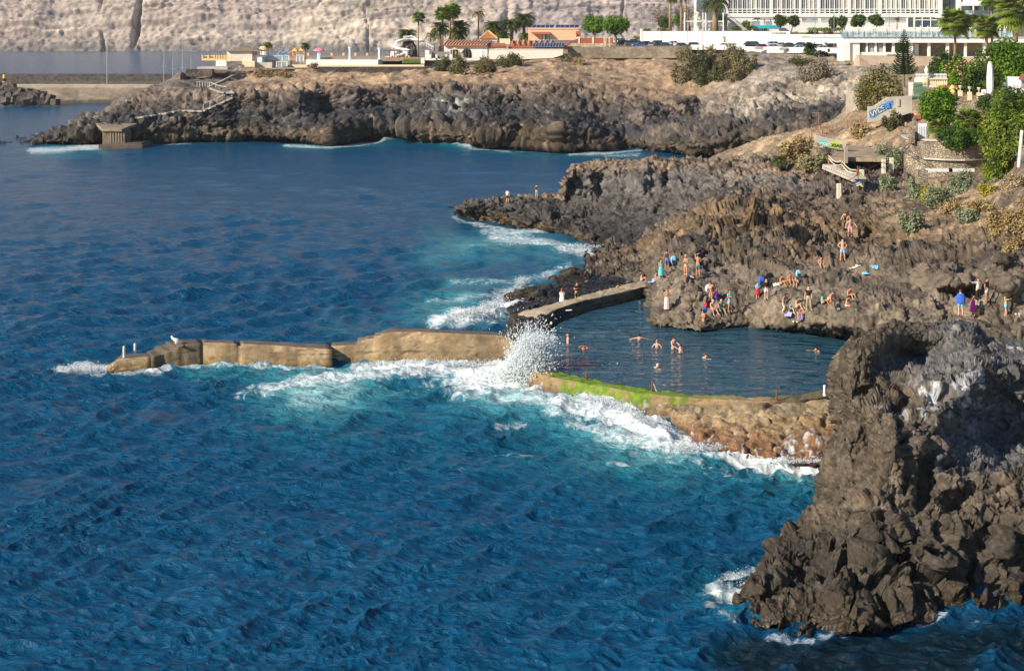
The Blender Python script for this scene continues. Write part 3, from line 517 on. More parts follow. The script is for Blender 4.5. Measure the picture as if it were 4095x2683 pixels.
def sea():
    px = np.concatenate([np.linspace(-700,-60,60,endpoint=False), np.linspace(-60,1084,900), np.linspace(1090,1700,40)])
    py = np.concatenate([[49.5,50.2],np.linspace(50.9,100,75,endpoint=False), np.linspace(100,300,200,endpoint=False), np.linspace(300,700,480,endpoint=False), np.linspace(700,900,30,endpoint=False), np.array([900,1100,1500,2400,5000])])
    PX, PY = np.meshgrid(px, py); D = F*H/(PY-YH); P = Wn(PX, PY, D); nv, nu = P.shape[:2]
    Q = P.reshape(-1,3); x, y = Q[:,0], Q[:,1]; D = D.ravel(); PXr = PX.ravel(); PYr = PY.ravel()
    spc = np.maximum(D*D/(F*H)*.85, D/F)      # ground length of a grid step
    h = np.zeros(len(Q)); hx = np.zeros(len(Q)); hy = np.zeros(len(Q))
    rs = np.random.RandomState(5); wind = math.radians(-62)
    warpx = 2.5*nz(np.stack([x,y,0*x],-1), 14, 2, 601); warpy = 2.5*nz(np.stack([x,y,0*x],-1), 14, 2, 602)
    for k in range(72):
        lam = .42*(13/.42)**(((k+rs.rand())/72)**1.2); th = wind+rs.normal(0, .55 if lam > 4 else .85)
        kk = 2*math.pi/lam; a = .0195*lam**.85*(1 if lam < 1.7 else (1.7/lam)**.95); ph = rs.rand()*6.283
        fl = np.clip((lam/spc-2.2)/2.5, 0, 1)
        arg = kk*((x+warpx)*math.cos(th)+(y+warpy)*math.sin(th))+ph
        s, c = np.sin(arg), np.cos(arg); h += a*fl*s; q = .85*a*fl
        hx += q*math.cos(th)*c; hy += q*math.sin(th)*c
    gust = .72+.5*sm(nz(np.stack([x/1.0,y/2.2,0*x],-1), 16, 3, 603),-.4,.5)
    h *= gust
    # long swell running in
    h += .07*np.sin((x*.45+y*.9)*2*math.pi/17+1.5*nz(np.stack([x,y,0*x],-1),25,2,604))*np.clip((17/spc-2)/3,0,1)
    foam = splat(PXr, PYr, FOAM)*np.where(PYr < 165, .84, 1.); aer = splat(PXr, PYr, AER, .8)
    # breaking waves lift the surface
    def lift(pts, rad, a):
        d = seg_dist(PXr, PYr, pts, .5, 1.)/rad; return a*np.exp(-d*d)
    g = np.stack([x,y,0*x],-1)
    h += lift([(592,408),(622,414),(648,426),(662,438)], 8, .6)*(1+.4*nz(g,1.5,3,611))
    h += lift([(560,425),(610,432),(680,452)], 6, .35)
    h += lift([(430,366),(500,366)], 5, .3)
    h += lift([(470,397),(530,402),(560,410)], 8, .5)*(1+.3*nz(g,2.,3,612))
    h += lift([(480,250),(560,252)], 8, .5)
    h += lift([(440,322),(490,314),(520,304)], 5, .45)*(1+.5*nz(g,1.2,3,613))
    h += lift([(385,141),(414,139)], 2.5, 1.3)+lift([(420,142),(470,147)], 1.8, .8)
    turb = np.clip(foam,0,1)*(.16*nz(g,.8,3,605)+.10*np.abs(nz(g,.35,2,606)))*np.clip((1.6/spc-1),0,1)
    h += turb
    # wet-out at land: nothing needed, rocks pierce the sheet
    hx *= gust; hy *= gust
    Q2 = np.stack([x+hx, y+hy, h], -1)
    hn = np.clip((h-.05)/.5, 0, 1)
    m = bpy.data.materials.new('sea_water'); m.use_nodes = True; N = m.node_tree.nodes; L = m.node_tree.links
    b = N['Principled BSDF']; b.inputs['IOR'].default_value = 1.333; b.inputs['Specular IOR Level'].default_value = .24
    geo = N.new('ShaderNodeNewGeometry'); af = N.new('ShaderNodeAttribute'); af.attribute_name = 'foam'; aa = N.new('ShaderNodeAttribute'); aa.attribute_name = 'aer'
    # colour of the water body; the darkest stop is painted shade by the crag
    n1 = N.new('ShaderNodeTexNoise'); n1.inputs['Scale'].default_value = .35; n1.inputs['Detail'].default_value = 4; L.new(geo.outputs['Position'], n1.inputs['Vector'])
    ad = N.new('ShaderNodeMath'); ad.operation = 'MULTIPLY_ADD'; ad.inputs[1].default_value = 1.5; L.new(n1.outputs['Fac'], ad.inputs[0]); ad.inputs[2].default_value = -.25
    mu = N.new('ShaderNodeMath'); mu.operation = 'MULTIPLY'; L.new(ad.outputs[0], mu.inputs[0]); L.new(aa.outputs['Fac'], mu.inputs[1]); ad.inputs[1].default_value = 0.; ad.inputs[2].default_value = 1.
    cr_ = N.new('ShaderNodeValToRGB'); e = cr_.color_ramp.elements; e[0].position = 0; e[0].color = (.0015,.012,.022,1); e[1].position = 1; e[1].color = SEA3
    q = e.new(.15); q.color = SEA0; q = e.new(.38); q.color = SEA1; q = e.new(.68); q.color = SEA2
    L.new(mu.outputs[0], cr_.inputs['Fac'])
    # lacy foam
    mp = N.new('ShaderNodeMapping'); mp.inputs['Scale'].default_value = (1, .8, 1); mp.inputs['Rotation'].default_value = (0,0,.35); L.new(geo.outputs['Position'], mp.inputs['Vector'])
    n2 = N.new('ShaderNodeTexNoise'); n2.inputs['Scale'].default_value = 1.3; n2.inputs['Detail'].default_value = 9; n2.inputs['Roughness'].default_value = .68; n2.inputs['Distortion'].default_value = 1.4; L.new(mp.outputs[0], n2.inputs['Vector'])
    n3 = N.new('ShaderNodeTexNoise'); n3.noise_type = 'RIDGED_MULTIFRACTAL'; n3.inputs['Scale'].default_value = 1.1; n3.inputs['Detail'].default_value = 6; n3.inputs['Roughness'].default_value = .6; n3.inputs['Distortion'].default_value = .8; L.new(mp.outputs[0], n3.inputs['Vector'])
    mx = N.new('ShaderNodeMath'); mx.operation = 'MULTIPLY_ADD'; mx.inputs[1].default_value = .12; L.new(n3.outputs['Fac'], mx.inputs[0]); L.new(n2.outputs['Fac'], mx.inputs[2])
    # thr = foam*1.25 + noise - 1.1
    t1 = N.new('ShaderNodeMath'); t1.operation = 'MULTIPLY_ADD'; t1.inputs[1].default_value = 1.75; L.new(mx.outputs[0], t1.inputs[0]); L.new(af.outputs['Fac'], t1.inputs[2])
    mr = N.new('ShaderNodeMapRange'); mr.inputs[1].default_value = 1.42; mr.inputs[2].default_value = 2.05; L.new(t1.outputs[0], mr.inputs[0])
    mix = N.new('ShaderNodeMix'); mix.data_type = 'RGBA'; L.new(mr.outputs[0], mix.inputs['Factor']); L.new(cr_.outputs['Color'], mix.inputs['A']); mix.inputs['B'].default_value = (.80,.84,.86,1)
    L.new(mix.outputs['Result'], b.inputs['Base Color'])
    ro = N.new('ShaderNodeMapRange'); ro.inputs[3].default_value = .17; ro.inputs[4].default_value = .65; L.new(mr.outputs[0], ro.inputs[0]); L.new(ro.outputs[0], b.inputs['Roughness'])
    # ripples
    r1 = N.new('ShaderNodeTexNoise'); r1.inputs['Scale'].default_value = 2.0; r1.inputs['Detail'].default_value = 6; r1.inputs['Roughness'].default_value = .6; r1.inputs['Distortion'].default_value = .5
    mp2 = N.new('ShaderNodeMapping'); mp2.inputs['Scale'].default_value = (.75, 1.2, 1); mp2.inputs['Rotation'].default_value = (0,0,.45); L.new(geo.outputs['Position'], mp2.inputs['Vector']); L.new(mp2.outputs[0], r1.inputs['Vector'])
    r0 = N.new('ShaderNodeTexNoise'); r0.inputs['Scale'].default_value = .42; r0.inputs['Detail'].default_value = 3; L.new(mp2.outputs[0], r0.inputs['Vector']); b0 = N.new('ShaderNodeBump'); b0.inputs['Distance'].default_value = .75; L.new(r0.outputs['Fac'], b0.inputs['Height'])
    bp = N.new('ShaderNodeBump'); bp.inputs['Distance'].default_value = .36; bp.inputs['Strength'].default_value = 1; L.new(r1.outputs['Fac'], bp.inputs['Height']); L.new(b0.outputs['Normal'], bp.inputs['Normal'])
    bp2 = N.new('ShaderNodeBump'); bp2.inputs['Distance'].default_value = .12; L.new(mx.outputs[0], bp2.inputs['Height']); L.new(mr.outputs[0], bp2.inputs['Strength']); L.new(bp.outputs['Normal'], bp2.inputs['Normal'])
    L.new(bp2.outputs['Normal'], b.inputs['Normal'])
    o = mesh_np('sea', Q2, grid_faces(nu, nv), m, smooth=True, extra={'foam': np.clip(foam,0,1.3), 'aer': np.clip(.15+.85*np.clip((aer*.62+foam*.30)*(.62+.9*nz(g,6,4,621)+.25)+hn*.14*(PYr>300),0,1)-.17*splat(PXr,PYr,[([(770,655),(900,655),(1060,640)],26,1.)]),0,1)})  # last splat paints the crag's shade and dark reflection into the water colour
    tag(o, kind='structure')
SEA0 = (.001,.058,.140,1); SEA1 = (.006,.10,.17,1); SEA2 = (.04,.21,.27,1); SEA3 = (.24,.44,.48,1)
sea()
# ---- tidal pool
def pool():
    pts = [(534,370,.93),(560,375,.93),(600,384,.93),(650,392,.93),(700,397,.93),(740,399,.93),(772,400,.93),(800,398,.93),(845,390,.93),(900,375,.93),(900,330,.93),(800,322,.93),(700,318,.93),(640,305,.93),(665,296,.93),(640,292,.93),(560,322,.93),(530,345,.93)]
    w = [W(a,b,z=c) for a,b,c in pts]
    xs = [p.x for p in w]; ys = [p.y for p in w]
    X, Y = np.meshgrid(np.linspace(min(xs)-1,max(xs)+1,360), np.linspace(min(ys),max(ys)+1,420))
    # inside test
    ins = np.zeros(X.shape, bool); n = len(w)
    for i in range(n):
        a, b = w[i], w[(i+1)%n]
        c = ((a.y > Y) != (b.y > Y)) & (X < (b.x-a.x)*(Y-a.y)/(b.y-a.y+1e-12)+a.x); ins ^= c
    g = np.stack([X.ravel(),Y.ravel(),0*X.ravel()],-1)
    z = .93+.012*nz(g*np.array([.6,1.4,1]),.55,3,701)+.006*np.sin(g[:,1]*5+g[:,0]*1.1+3*nz(g,3,2,702))
    V = np.stack([g[:,0],g[:,1],z],-1); Fq = grid_faces(X.shape[1], X.shape[0]); keep = ins.ravel()[Fq].all(1); Fq = Fq[keep]
    used = np.unique(Fq); re = -np.ones(len(V),int); re[used] = np.arange(len(used))
    m = bpy.data.materials.new('pool_water'); m.use_nodes = True; N = m.node_tree.nodes; L = m.node_tree.links
    b = N['Principled BSDF']; b.inputs['Base Color'].default_value = (.018,.065,.10,1); b.inputs['Roughness'].default_value = .04; b.inputs['IOR'].default_value = 1.333
    geo = N.new('ShaderNodeNewGeometry'); mp = N.new('ShaderNodeMapping'); mp.inputs['Scale'].default_value = (.30,.85,1); L.new(geo.outputs['Position'], mp.inputs['Vector'])
    r1 = N.new('ShaderNodeTexNoise'); r1.inputs['Scale'].default_value = 1.25; r1.inputs['Detail'].default_value = 4; r1.inputs['Distortion'].default_value = .6; L.new(mp.outputs[0], r1.inputs['Vector'])
    bp = N.new('ShaderNodeBump'); bp.inputs['Distance'].default_value = .8; L.new(r1.outputs['Fac'], bp.inputs['Height']); L.new(bp.outputs['Normal'], b.inputs['Normal'])
    o = mesh_np('pool_water', V[used], re[Fq], m, smooth=True); tag(o, kind='structure')
    return o
POOL = pool()
# ================================================================= BUILDERS
dg = bpy.context.evaluated_depsgraph_get()
BV = [BVHTree.FromObject(o, dg) for o, _ in TREES if o.name not in ('sea_cliff','foreground_crag')]
CAM = Vector((0,0,H))
def ground(px, py, fallback_z=2.):
    d = (W(px, py, D=100)-CAM).normalized(); best = None
    for b in BV:
        h = b.ray_cast(CAM, d, 1500)
        if h[0] is not None and (best is None or h[3] < best[1]): best = (h[0], h[3])
    return best[0] if best else W(px, py, z=fallback_z)
def drop(x, y, z0=60.):
    best = None
    for b in BV:
        h = b.ray_cast(Vector((x,y,z0)), Vector((0,0,-1)), 200)
        if h[0] is not None and (best is None or h[0].z > best.z): best = h[0]
    return best.z if best else 0.
class MB:
    def __init__(s): s.v = []; s.f = []
    def add(s, vs, fs):
        n = len(s.v); s.v += [tuple(v) for v in vs]; s.f += [tuple(i+n for i in f) for f in fs]; return s
    def box(s, c, sz, rz=0., rx=0., ry=0.):
        R = Matrix.Rotation(rz,3,'Z') @ Matrix.Rotation(ry,3,'Y') @ Matrix.Rotation(rx,3,'X'); c = Vector(c); h = [q/2 for q in sz]
        vs = [c+R@Vector((a*h[0],b*h[1],d*h[2])) for d in (-1,1) for a,b in ((-1,-1),(1,-1),(1,1),(-1,1))]
        return s.add(vs, [(3,2,1,0),(4,5,6,7),(0,1,5,4),(1,2,6,5),(2,3,7,6),(3,0,4,7)])
    def ib(s, x0, x1, y0, y1, D, dep=.3):   # box whose near face fills the sight lines x0..x1, y0..y1 at distance D
        a = W(x0,y1,D=D); b = W(x1,y0,D=D); return s.box(((a.x+b.x)/2, D+dep/2, (a.z+b.z)/2), (b.x-a.x, dep, b.z-a.z))
    def tube(s, pts, r, n=6, cap=True):
        pts = [Vector(p) for p in pts]; rr = r if isinstance(r, (list,tuple)) else [r]*len(pts); vs = []; fs = []
        up = Vector((0,0,1))
        for i, p in enumerate(pts):
            t = (pts[min(i+1,len(pts)-1)]-pts[max(i-1,0)]).normalized()
            a = t.cross(up if abs(t.z) < .95 else Vector((0,1,0))).normalized(); b = t.cross(a)
            vs += [p+(a*math.cos(k*2*math.pi/n)+b*math.sin(k*2*math.pi/n))*rr[i] for k in range(n)]
        for i in range(len(pts)-1):
            for k in range(n): k2 = (k+1)%n; fs.append((i*n+k, i*n+k2, (i+1)*n+k2, (i+1)*n+k))
        if cap: fs += [tuple(range(n)), tuple(range((len(pts)-1)*n, len(pts)*n))[::-1]]
        return s.add(vs, fs)
    def lathe(s, c, prof, n=12, sx=1., sy=1.):   # prof (r, z)
        c = Vector(c); vs = []; fs = []
        for r, z in prof: vs += [c+Vector((r*math.cos(k*2*math.pi/n)*sx, r*math.sin(k*2*math.pi/n)*sy, z)) for k in range(n)]
        for i in range(len(prof)-1):
            for k in range(n): k2 = (k+1)%n; fs.append((i*n+k, i*n+k2, (i+1)*n+k2, (i+1)*n+k))
        fs += [tuple(range(n))[::-1], tuple(range((len(prof)-1)*n, len(prof)*n))]
        return s.add(vs, fs)
    def prism(s, poly, ext):
        n = len(poly); ext = Vector(ext); vs = [Vector(p) for p in poly]; vs += [v+ext for v in vs]
        fs = [tuple(range(n))[::-1], tuple(range(n,2*n))]+[(i,(i+1)%n,n+(i+1)%n,n+i) for i in range(n)]
        return s.add(vs, fs)
    def build(s, name, m, parent=None, org=None, smooth=False, label=None, bev=0.):
        org = Vector(org) if org is not None else (Vector(parent.location) if parent and parent.parent is None and parent.type == 'EMPTY' else Vector((0,0,0)))
        me = bpy.data.meshes.new(name); me.from_pydata([tuple(Vector(v)-org) for v in s.v], [], s.f); me.materials.append(m)
        bm = bmesh.new(); bm.from_mesh(me); bmesh.ops.recalc_face_normals(bm, faces=bm.faces); bm.to_mesh(me); bm.free()
        if smooth: me.polygons.foreach_set('use_smooth', [True]*len(me.polygons))
        o = bpy.data.objects.new(name, me); COL.objects.link(o)
        if parent: o.parent = parent
        elif org.length > 0: o.location = org
        if bev:
            b = o.modifiers.new('edge', 'BEVEL'); b.width = bev; b.segments = 1; b.limit_method = 'ANGLE'
        if label: o['label'] = label
        return o
def sub(o, mb, name, m, **k):      # sub-part: shares the part's local frame
    org = Vector((0,0,0)); p = o
    while p is not None: org += Vector(p.location); p = p.parent
    return mb.build(name, m, o, org=org, **k)
def copy_tree(o, parent=None):
    c = o.copy(); COL.objects.link(c); c.parent = parent
    for ch in o.children: copy_tree(ch, c)
    return c
ORD = 'first second third fourth fifth sixth seventh eighth ninth tenth eleventh twelfth thirteenth fourteenth fifteenth sixteenth seventeenth eighteenth'.split()
M = {}
def mm(k, *a, **kw):
    if k not in M: M[k] = mat(k, *a, **kw)
    return M[k]
mm('white_plaster', (.70,.69,.66), .7, .05, .6); mm('white_paint', (.82,.82,.80), .5, .04, 3.)
mm('concrete', (.36,.31,.25), .9, .25, .7, bump=.05); mm('pale_concrete', (.46,.42,.36), .9, .18, .5, bump=.03)
M['stone_wall'] = rubble_mat('stone_wall',(.30,.23,.16),(.16,.12,.09),(.40,.33,.25)); M['dark_stone'] = rubble_mat('dark_stone',(.13,.11,.10),(.06,.052,.05),(.17,.14,.12)); M['rubble'] = rubble_mat('rubble',(.42,.35,.26),(.28,.23,.17),(.24,.20,.15),3.2)
mm('rust', (.16,.065,.03), .8, .4, 9., bump=.01); mm('steel', (.42,.44,.46), .4, .08, 3., metal=.6); mm('old_steel', (.24,.22,.20), .6, .3, 3.)
mm('yellow_paint', (.75,.45,.03), .5, .08, 3.); mm('black_paint', (.02,.02,.022), .5, .1, 3.)
mm('terracotta', (.36,.12,.06), .8, .2, 2.); mm('peach_plaster', (.72,.45,.28), .8, .06, .8); mm('cream_plaster', (.74,.62,.42), .8, .06, .8); mm('red_plaster', (.38,.10,.05), .8, .12, .8)
mm('glass', (.055,.075,.085), .08, .35, .8, spec=.7); mm('glass_light', (.27,.31,.31), .12, .35, .5, spec=.6); mm('curtain', (.50,.46,.38), .8, .2, .8)
mm('glass_rail', (.35,.50,.55), .08, .1, .5, spec=.6, alpha=.45); mm('cyan_glass', (.02,.42,.60), .15, .08, .5); mm('pool_cyan', (.22,.60,.62), .1, .08, .5)
mm('wood', (.20,.12,.06), .8, .3, 3.); mm('rope', (.62,.56,.46), .9, .1, 6.); mm('tar', (.06,.06,.062), .9, .2, .6); mm('paving', (.34,.24,.17), .9, .15, .6)
mm('solar', (.018,.04,.12), .2, .3, .8, spec=.6); mm('canvas', (.80,.76,.70), .8, .06, 2.); mm('beige_canvas', (.60,.50,.38), .8, .1, 2.); mm('blue_cloth', (.12,.25,.55), .8, .1, 3.)
mm('thatch', (.22,.17,.12), .9, .3, 2., bump=.05); mm('grass', (.09,.14,.03), .9, .4, 1.5, bump=.05)
# ================================================================= SEA WALLS
def sweep(name, st, label=None, cat=None, depth_dir=None, seg=.28, bottom=-1.2, colf=None, matl=None, amp=.07, nvf=26, ntop=12, kind=None, parent=None):
    """st: list of (front xy Vector, back xy Vector, top z). A wall whose crown runs along the stations."""
    A = []
    for (f0,b0,z0),(f1,b1,z1) in zip(st[:-1], st[1:]):
        L = max((Vector(f1)-Vector(f0)).length, abs(z1-z0)); n = max(1, int(L/seg))
        for k in range(n): t = k/n; A.append((Vector(f0).lerp(Vector(f1),t), Vector(b0).lerp(Vector(b1),t), z0+(z1-z0)*t))
    A.append((Vector(st[-1][0]), Vector(st[-1][1]), st[-1][2]))
    rows = []; tt = []
    for f, b, z in A:
        dirv = (b-f).normalized(); r = []
        for k in range(nvf): q = k/(nvf-1); zz = bottom+(z-bottom)*q; o = f-dirv*(.14*(z-zz)); r.append((o.x,o.y,zz))
        for k in range(1,ntop): q = k/(ntop-1); p = f.lerp(b,q); r.append((p.x,p.y,z))
        for k in range(1,7): q = k/6; r.append((b.x,b.y,z+(bottom-z)*q))
        rows.append(r)
    P = np.array(rows); nv, nu = P.shape[:2]
    # cap the ends
    Q = P.reshape(-1,3); n = normals(P).reshape(-1,3); cen = P.mean(1, keepdims=True).repeat(nu,1).reshape(-1,3)
    if ((Q-cen)*n).sum(1).mean() < 0: n = -n
    kk = np.tile(np.arange(nu), nv); dd = np.repeat(np.array([((b-f).normalized().x, (b-f).normalized().y, 0) for f, b, z in A]), nu, 0)
    n = np.where((kk < nvf)[:,None], -dd, np.where((kk < nvf+ntop-1)[:,None], np.array([[0,0,1.]]), dd))
    b1, c1, i1 = blocky(Q/np.array([2.6,2.6,1.1]), 801, .05, .2); b2, c2, i2 = blocky(Q/.5, 803, .2)
    d = amp*(nz(Q,1.2,4,805)*1.2+b2*.5)-(1-c1)*amp*.9+nz(Q,.2,3,806)*amp*.3
    d += (1-sm(Q[:,2],-.1,.7))*amp*1.6*(nz(Q,.5,4,807)+.4)
    Q2 = Q+n*d[:,None]
    k = np.tile(np.arange(nu), nv); top = (k >= nvf) & (k < nvf+ntop-1)
    cols = colf(Q2, top, i1) if colf else None
    Fq = grid_faces(nu, nv)
    o = mesh_np(name, Q2, Fq, matl, cols=cols, parent=parent)
    bm = bmesh.new(); bm.from_mesh(o.data); bm.verts.ensure_lookup_table()
    for s0 in (0, (nv-1)*nu):
        try: bm.faces.new([bm.verts[s0+i] for i in range(nu)])
        except ValueError: pass
    bmesh.ops.recalc_face_normals(bm, faces=bm.faces); bm.to_mesh(o.data); bm.free()
    if label: tag(o, label, cat, kind=kind)
    return o
M_conc = rock_mat('weathered_concrete', 3.5, .05, lo=.72, hi=1.25, wetz=.5)
def V2(px, py, z): p = W(px, py, z=z); return Vector((p.x, p.y))
def pool_wall():
    outer = [(527,374,.9),(533,376,.98),(545,378.5,1.02),(573,383.5,1.02),(593,387.5,1.02),(613,390.5,1.02),(640,396,1.03),(665,398.5,1.03),(700,401,1.03),(740,403,1.04),(772,404,1.04),(800,402.5,1.04),(828,398.5,1.05),(850,394,1.1)]
    inner = [(531,369,.9),(540,368.5,.98),(550,370.5,1.02),(575,376,1.02),(600,382.5,1.02),(620,386,1.02),(645,390.5,1.03),(668,393,1.03),(702,396,1.03),(741,398,1.04),(772,398.5,1.04),(800,395.5,1.04),(828,389.5,1.05),(848,384,1.1)]
    outer = [(a,b-3,c) for a,b,c in outer]; inner = [(a,b-2,c) for a,b,c in inner]
    st = [(V2(*o), V2(*i), o[2]) for o, i in zip(outer, inner)]
    def colf(Q, top, i1):
        px = 512+Q[:,0]/Q[:,1]*F; z = Q[:,2]
        c = mixc(np.broadcast_to((.27,.185,.10),(len(Q),3)), (.33,.25,.15), sm(nz(Q,1.1,4,811),-.1,.4))
        c = mixc(c, (.13,.085,.05), (1-sm(z+.25*nz(Q,.7,3,812),.1,.55))*.85)
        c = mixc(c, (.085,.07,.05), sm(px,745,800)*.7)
        g = sm(nz(Q,.9,4,813)+.0*z,-.5,-.12)*sm(px,540,566)*(1-sm(px+14*nz(Q,.8,3,819),676,706))*np.clip(sm(z+.3*nz(Q,.9,3,814),-.15,.25),0,1)
        g = np.maximum(g, .9*top*sm(px,545,552)*(1-sm(px,660,760)*.85)*sm(nz(Q,.8,4,815),-.5,-.1))
        g *= np.where(top, 1, np.clip(sm(nz(Q*np.array([1,1,.2]),1.3,3,816),-.35,.05),0,1))
        c = mixc(c, (.10,.19,.012), g*.9); c = mixc(c, (.20,.27,.02), g*sm(nz(Q,.4,3,817),.0,.35)*.7)
        c = mixc(c, (.55,.58,.58), np.where(top,0,sm(nz(Q*np.array([1,1,.3]),.45,4,818),.38,.5))*.5)
        return c
    return sweep('pool_wall', st, 'curved sea wall of the bathing pool with bright green algae on its crown', 'sea wall', bottom=-.9, colf=colf, matl=M_conc, amp=.10, seg=.16)
pool_wall()
def jet_col(Q, top, i1):
    px = 512+Q[:,0]/Q[:,1]*F; z = Q[:,2]
    c = mixc(np.broadcast_to((.36,.26,.15),(len(Q),3)), (.25,.17,.095), sm(nz(Q,2.2,4,821),-.15,.4))
    c = c*(.72+.5*i1[:,0:1])
    c = mixc(c, (.42,.34,.21), sm(nz(Q,1.1,4,822),.1,.45)*.5)
    c = mixc(c, (.38,.25,.08), (1-sm(z+.22*nz(Q,.8,4,823),.12,.5))*.8)
    c = mixc(c, (.08,.055,.03), (1-sm(z+.12*nz(Q,.5,3,824),-.15,.1))*.9)
    c = mixc(c, (.10,.085,.078), np.where(top,1,0)*.85)
    c = mixc(c, (.13,.095,.055), np.where(top,0,sm(nz(Q*np.array([1,1,.25]),.9,4,825),.05,.35))*.6); c = c*(.8+.4*(fbm(Q/.35,3,826)[:,None]+.5)); jn = np.maximum(1-sm(np.abs((Q[:,0]*.17+.3*nz(Q,5,2,828))%1-.5)*6,.0,.10), 1-sm(np.abs(z-.78-.10*nz(Q,3,2,829)),.0,.035)); c = mixc(c, (.055,.04,.025), np.where(top,0,jn)*.8); c = mixc(c, (.05,.035,.02), np.where(top,0,np.clip(.035-np.abs(fbm(np.stack([Q[:,0]/2.4,Q[:,1],Q[:,2]/.9],-1),3,827)),0,1)*20))
    return c
def xy(px, D): return Vector(((px-512)*D/F, D))
def jetty():
    root = empty('jetty', W(300,361,z=0), label='long weathered concrete jetty reaching left into the sea with steps at its tip', cat='jetty')
    root.location = (0,0,0)
    # landward high length
    prof = [(331,1.12),(357,1.2),(357.3,1.5),(365,1.54),(365.3,1.62),(374,1.66),(374.3,1.84),(381,1.88),(381.3,1.98),(391,2.12),(415,2.14),(460,2.0),(498,1.88),(508,1.75),(518,1.3),(528,.6)]
    st = [(xy(px,105.6), xy(px+1,106.9), z) for px, z in prof]
    sweep('wall_section', st, bottom=-1.2, colf=jet_col, matl=M_conc, amp=.032, parent=root)
    prof = [(203,1.42),(237,1.40),(237.3,1.22),(241,1.22),(241.3,1.38),(280,1.28),(325,1.12),(332.6,1.1)]
    st = [(xy(px,105.4-(px-203)*.006), xy(px-1,106.5), z) for px, z in prof]
    sweep('wall_section', st, bottom=-1.2, colf=jet_col, matl=M_conc, amp=.036, parent=root)
    # low end block with broad steps
    P = [(107,102.9,.25,104),(118,103.1,.74,104.7),(151,103.7,.80,105.2)]
    st = [(xy(a,b), xy(a+4,d), z) for a,b,z,d in P]
    sweep('low_block', st, bottom=-1.2, colf=jet_col, matl=M_conc, amp=.07, parent=root)
    st = [(xy(151.2,103.6), xy(147,105.4), .80),(xy(160,104.1), xy(153,106),.82),(xy(164,104.3),xy(154,106.2),.83),(xy(164.3,104.3),xy(155,106.2),1.02),(xy(175,104.6),xy(165,106.6),1.04),(xy(175.3,104.6),xy(165.3,106.6),1.22),(xy(184,104.9),xy(175,106.8),1.24),(xy(184.3,104.9),xy(175.3,106.8),1.36),(xy(202.8,105.4),xy(199,106.9),1.38)]
    def dk(Q, top, i1):
        c = jet_col(Q, top, i1); return mixc(c, (.085,.068,.05), np.full(len(Q), .55))  # steps facet darkened: shade of the side turned from the sun, painted in
    sweep('steps', st, bottom=-1.2, colf=dk, matl=M_conc, amp=.036, parent=root)
jetty()
def walkway():
    near = [(540,318),(556,309),(572,303.6),(588,299.5),(604,296),(630,290),(659,283.4),(668,281.5)]
    far = [(518,312),(540,306),(563,300),(580,295.5),(594,292.5),(612,287.5),(639,281),(650,279)]
    zt = [1.1,1.5,1.7,1.75,1.75,1.75,1.75,1.75]
    st = [(V2(a,b,z), V2(c,d,z), z) for (a,b),(c,d),z in zip(near, far, zt)]
    def colf(Q, top, i1):
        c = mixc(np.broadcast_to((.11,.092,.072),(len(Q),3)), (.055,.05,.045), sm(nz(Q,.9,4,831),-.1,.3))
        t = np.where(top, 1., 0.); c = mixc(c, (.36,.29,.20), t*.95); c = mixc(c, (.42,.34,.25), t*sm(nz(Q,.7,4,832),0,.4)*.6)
        return c
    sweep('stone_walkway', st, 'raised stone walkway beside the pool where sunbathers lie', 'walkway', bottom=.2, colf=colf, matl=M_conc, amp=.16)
    mb = MB()
    for k in range(5):
        a = W(655+k*1.6, 286+k*3.2, z=1.7-k*.2); mb.box((a.x+.5, a.y+.2, 1.7-k*.2-.4), (1.5,.5,.8), rz=.9)
    o = mb.build('stone_steps', M['dark_stone'], bev=.03); tag(o, 'dark stone steps at the landward end of the walkway down to the pool', 'steps')
walkway()
# posts on the pool wall
for i,(px,y0,y1,lab,m) in enumerate([(545,361.5,371,'rusty post on the pool wall beside the wave splash','rust'),(586.5,371,380.5,'plain rusty post on the green algae of the pool wall','rust'),(652.3,380.8,391.5,'rusty post with a white rope tied round it','rust'),(776.7,389,400,'rust streaked post on the bare right part of the pool wall','rust'),(824.5,384.6,394,'short white post on the pool wall against the crag','white_paint')]):
    p = W(px, y1, z=1.02); hgt = (y1-y0)*p.y/F; r = .055 if i < 4 else .075
    root = empty('mooring_post', p, label=lab, cat='post')
    MB().lathe(p, [(r*1.5,-.12),(r*1.5,.03),(r,.05),(r*.95,hgt*.92),(r*1.15,hgt*.93),(r*.9,hgt)], 10).build('post', M[m], root)
    MB().tube([p+Vector((-r*1.4,0,hgt*.55)), p+Vector((0,-r*1.5,hgt*.55)), p+Vector((r*1.4,0,hgt*.55))], .012, 5).build('ring', M['rust' if i<4 else 'steel'], root)
    if i == 2:
        MB().tube([p+Vector((r,0,.55)), p+Vector((.25,-.1,.06)), p+Vector((-.2,-.35,.04)), p+Vector((-.32,-.42,-.25)), p+Vector((-.38,-.44,-.6))], .022, 5).build('rope', M['rope'], root)
for px,y0,y1,lab in ((124,346.5,356,'shorter white post at the tip of the jetty'),(135,343.7,354.5,'taller white post at the tip of the jetty')):
    p = W(px, y1, z=.8); hgt = (y1-y0)*p.y/F
    root = empty('jetty_post', p, label=lab, cat='post')
    MB().lathe(p, [(.09,-.1),(.085,hgt*.9),(.07,hgt)], 9).build('post', mm('weathered_white',(.62,.58,.46),.8,.2,5.), root)
    MB().lathe(p+Vector((0,0,hgt)), [(.09,-.02),(.09,.03),(.04,.06)], 9).build('cap', M['weathered_white'], root)
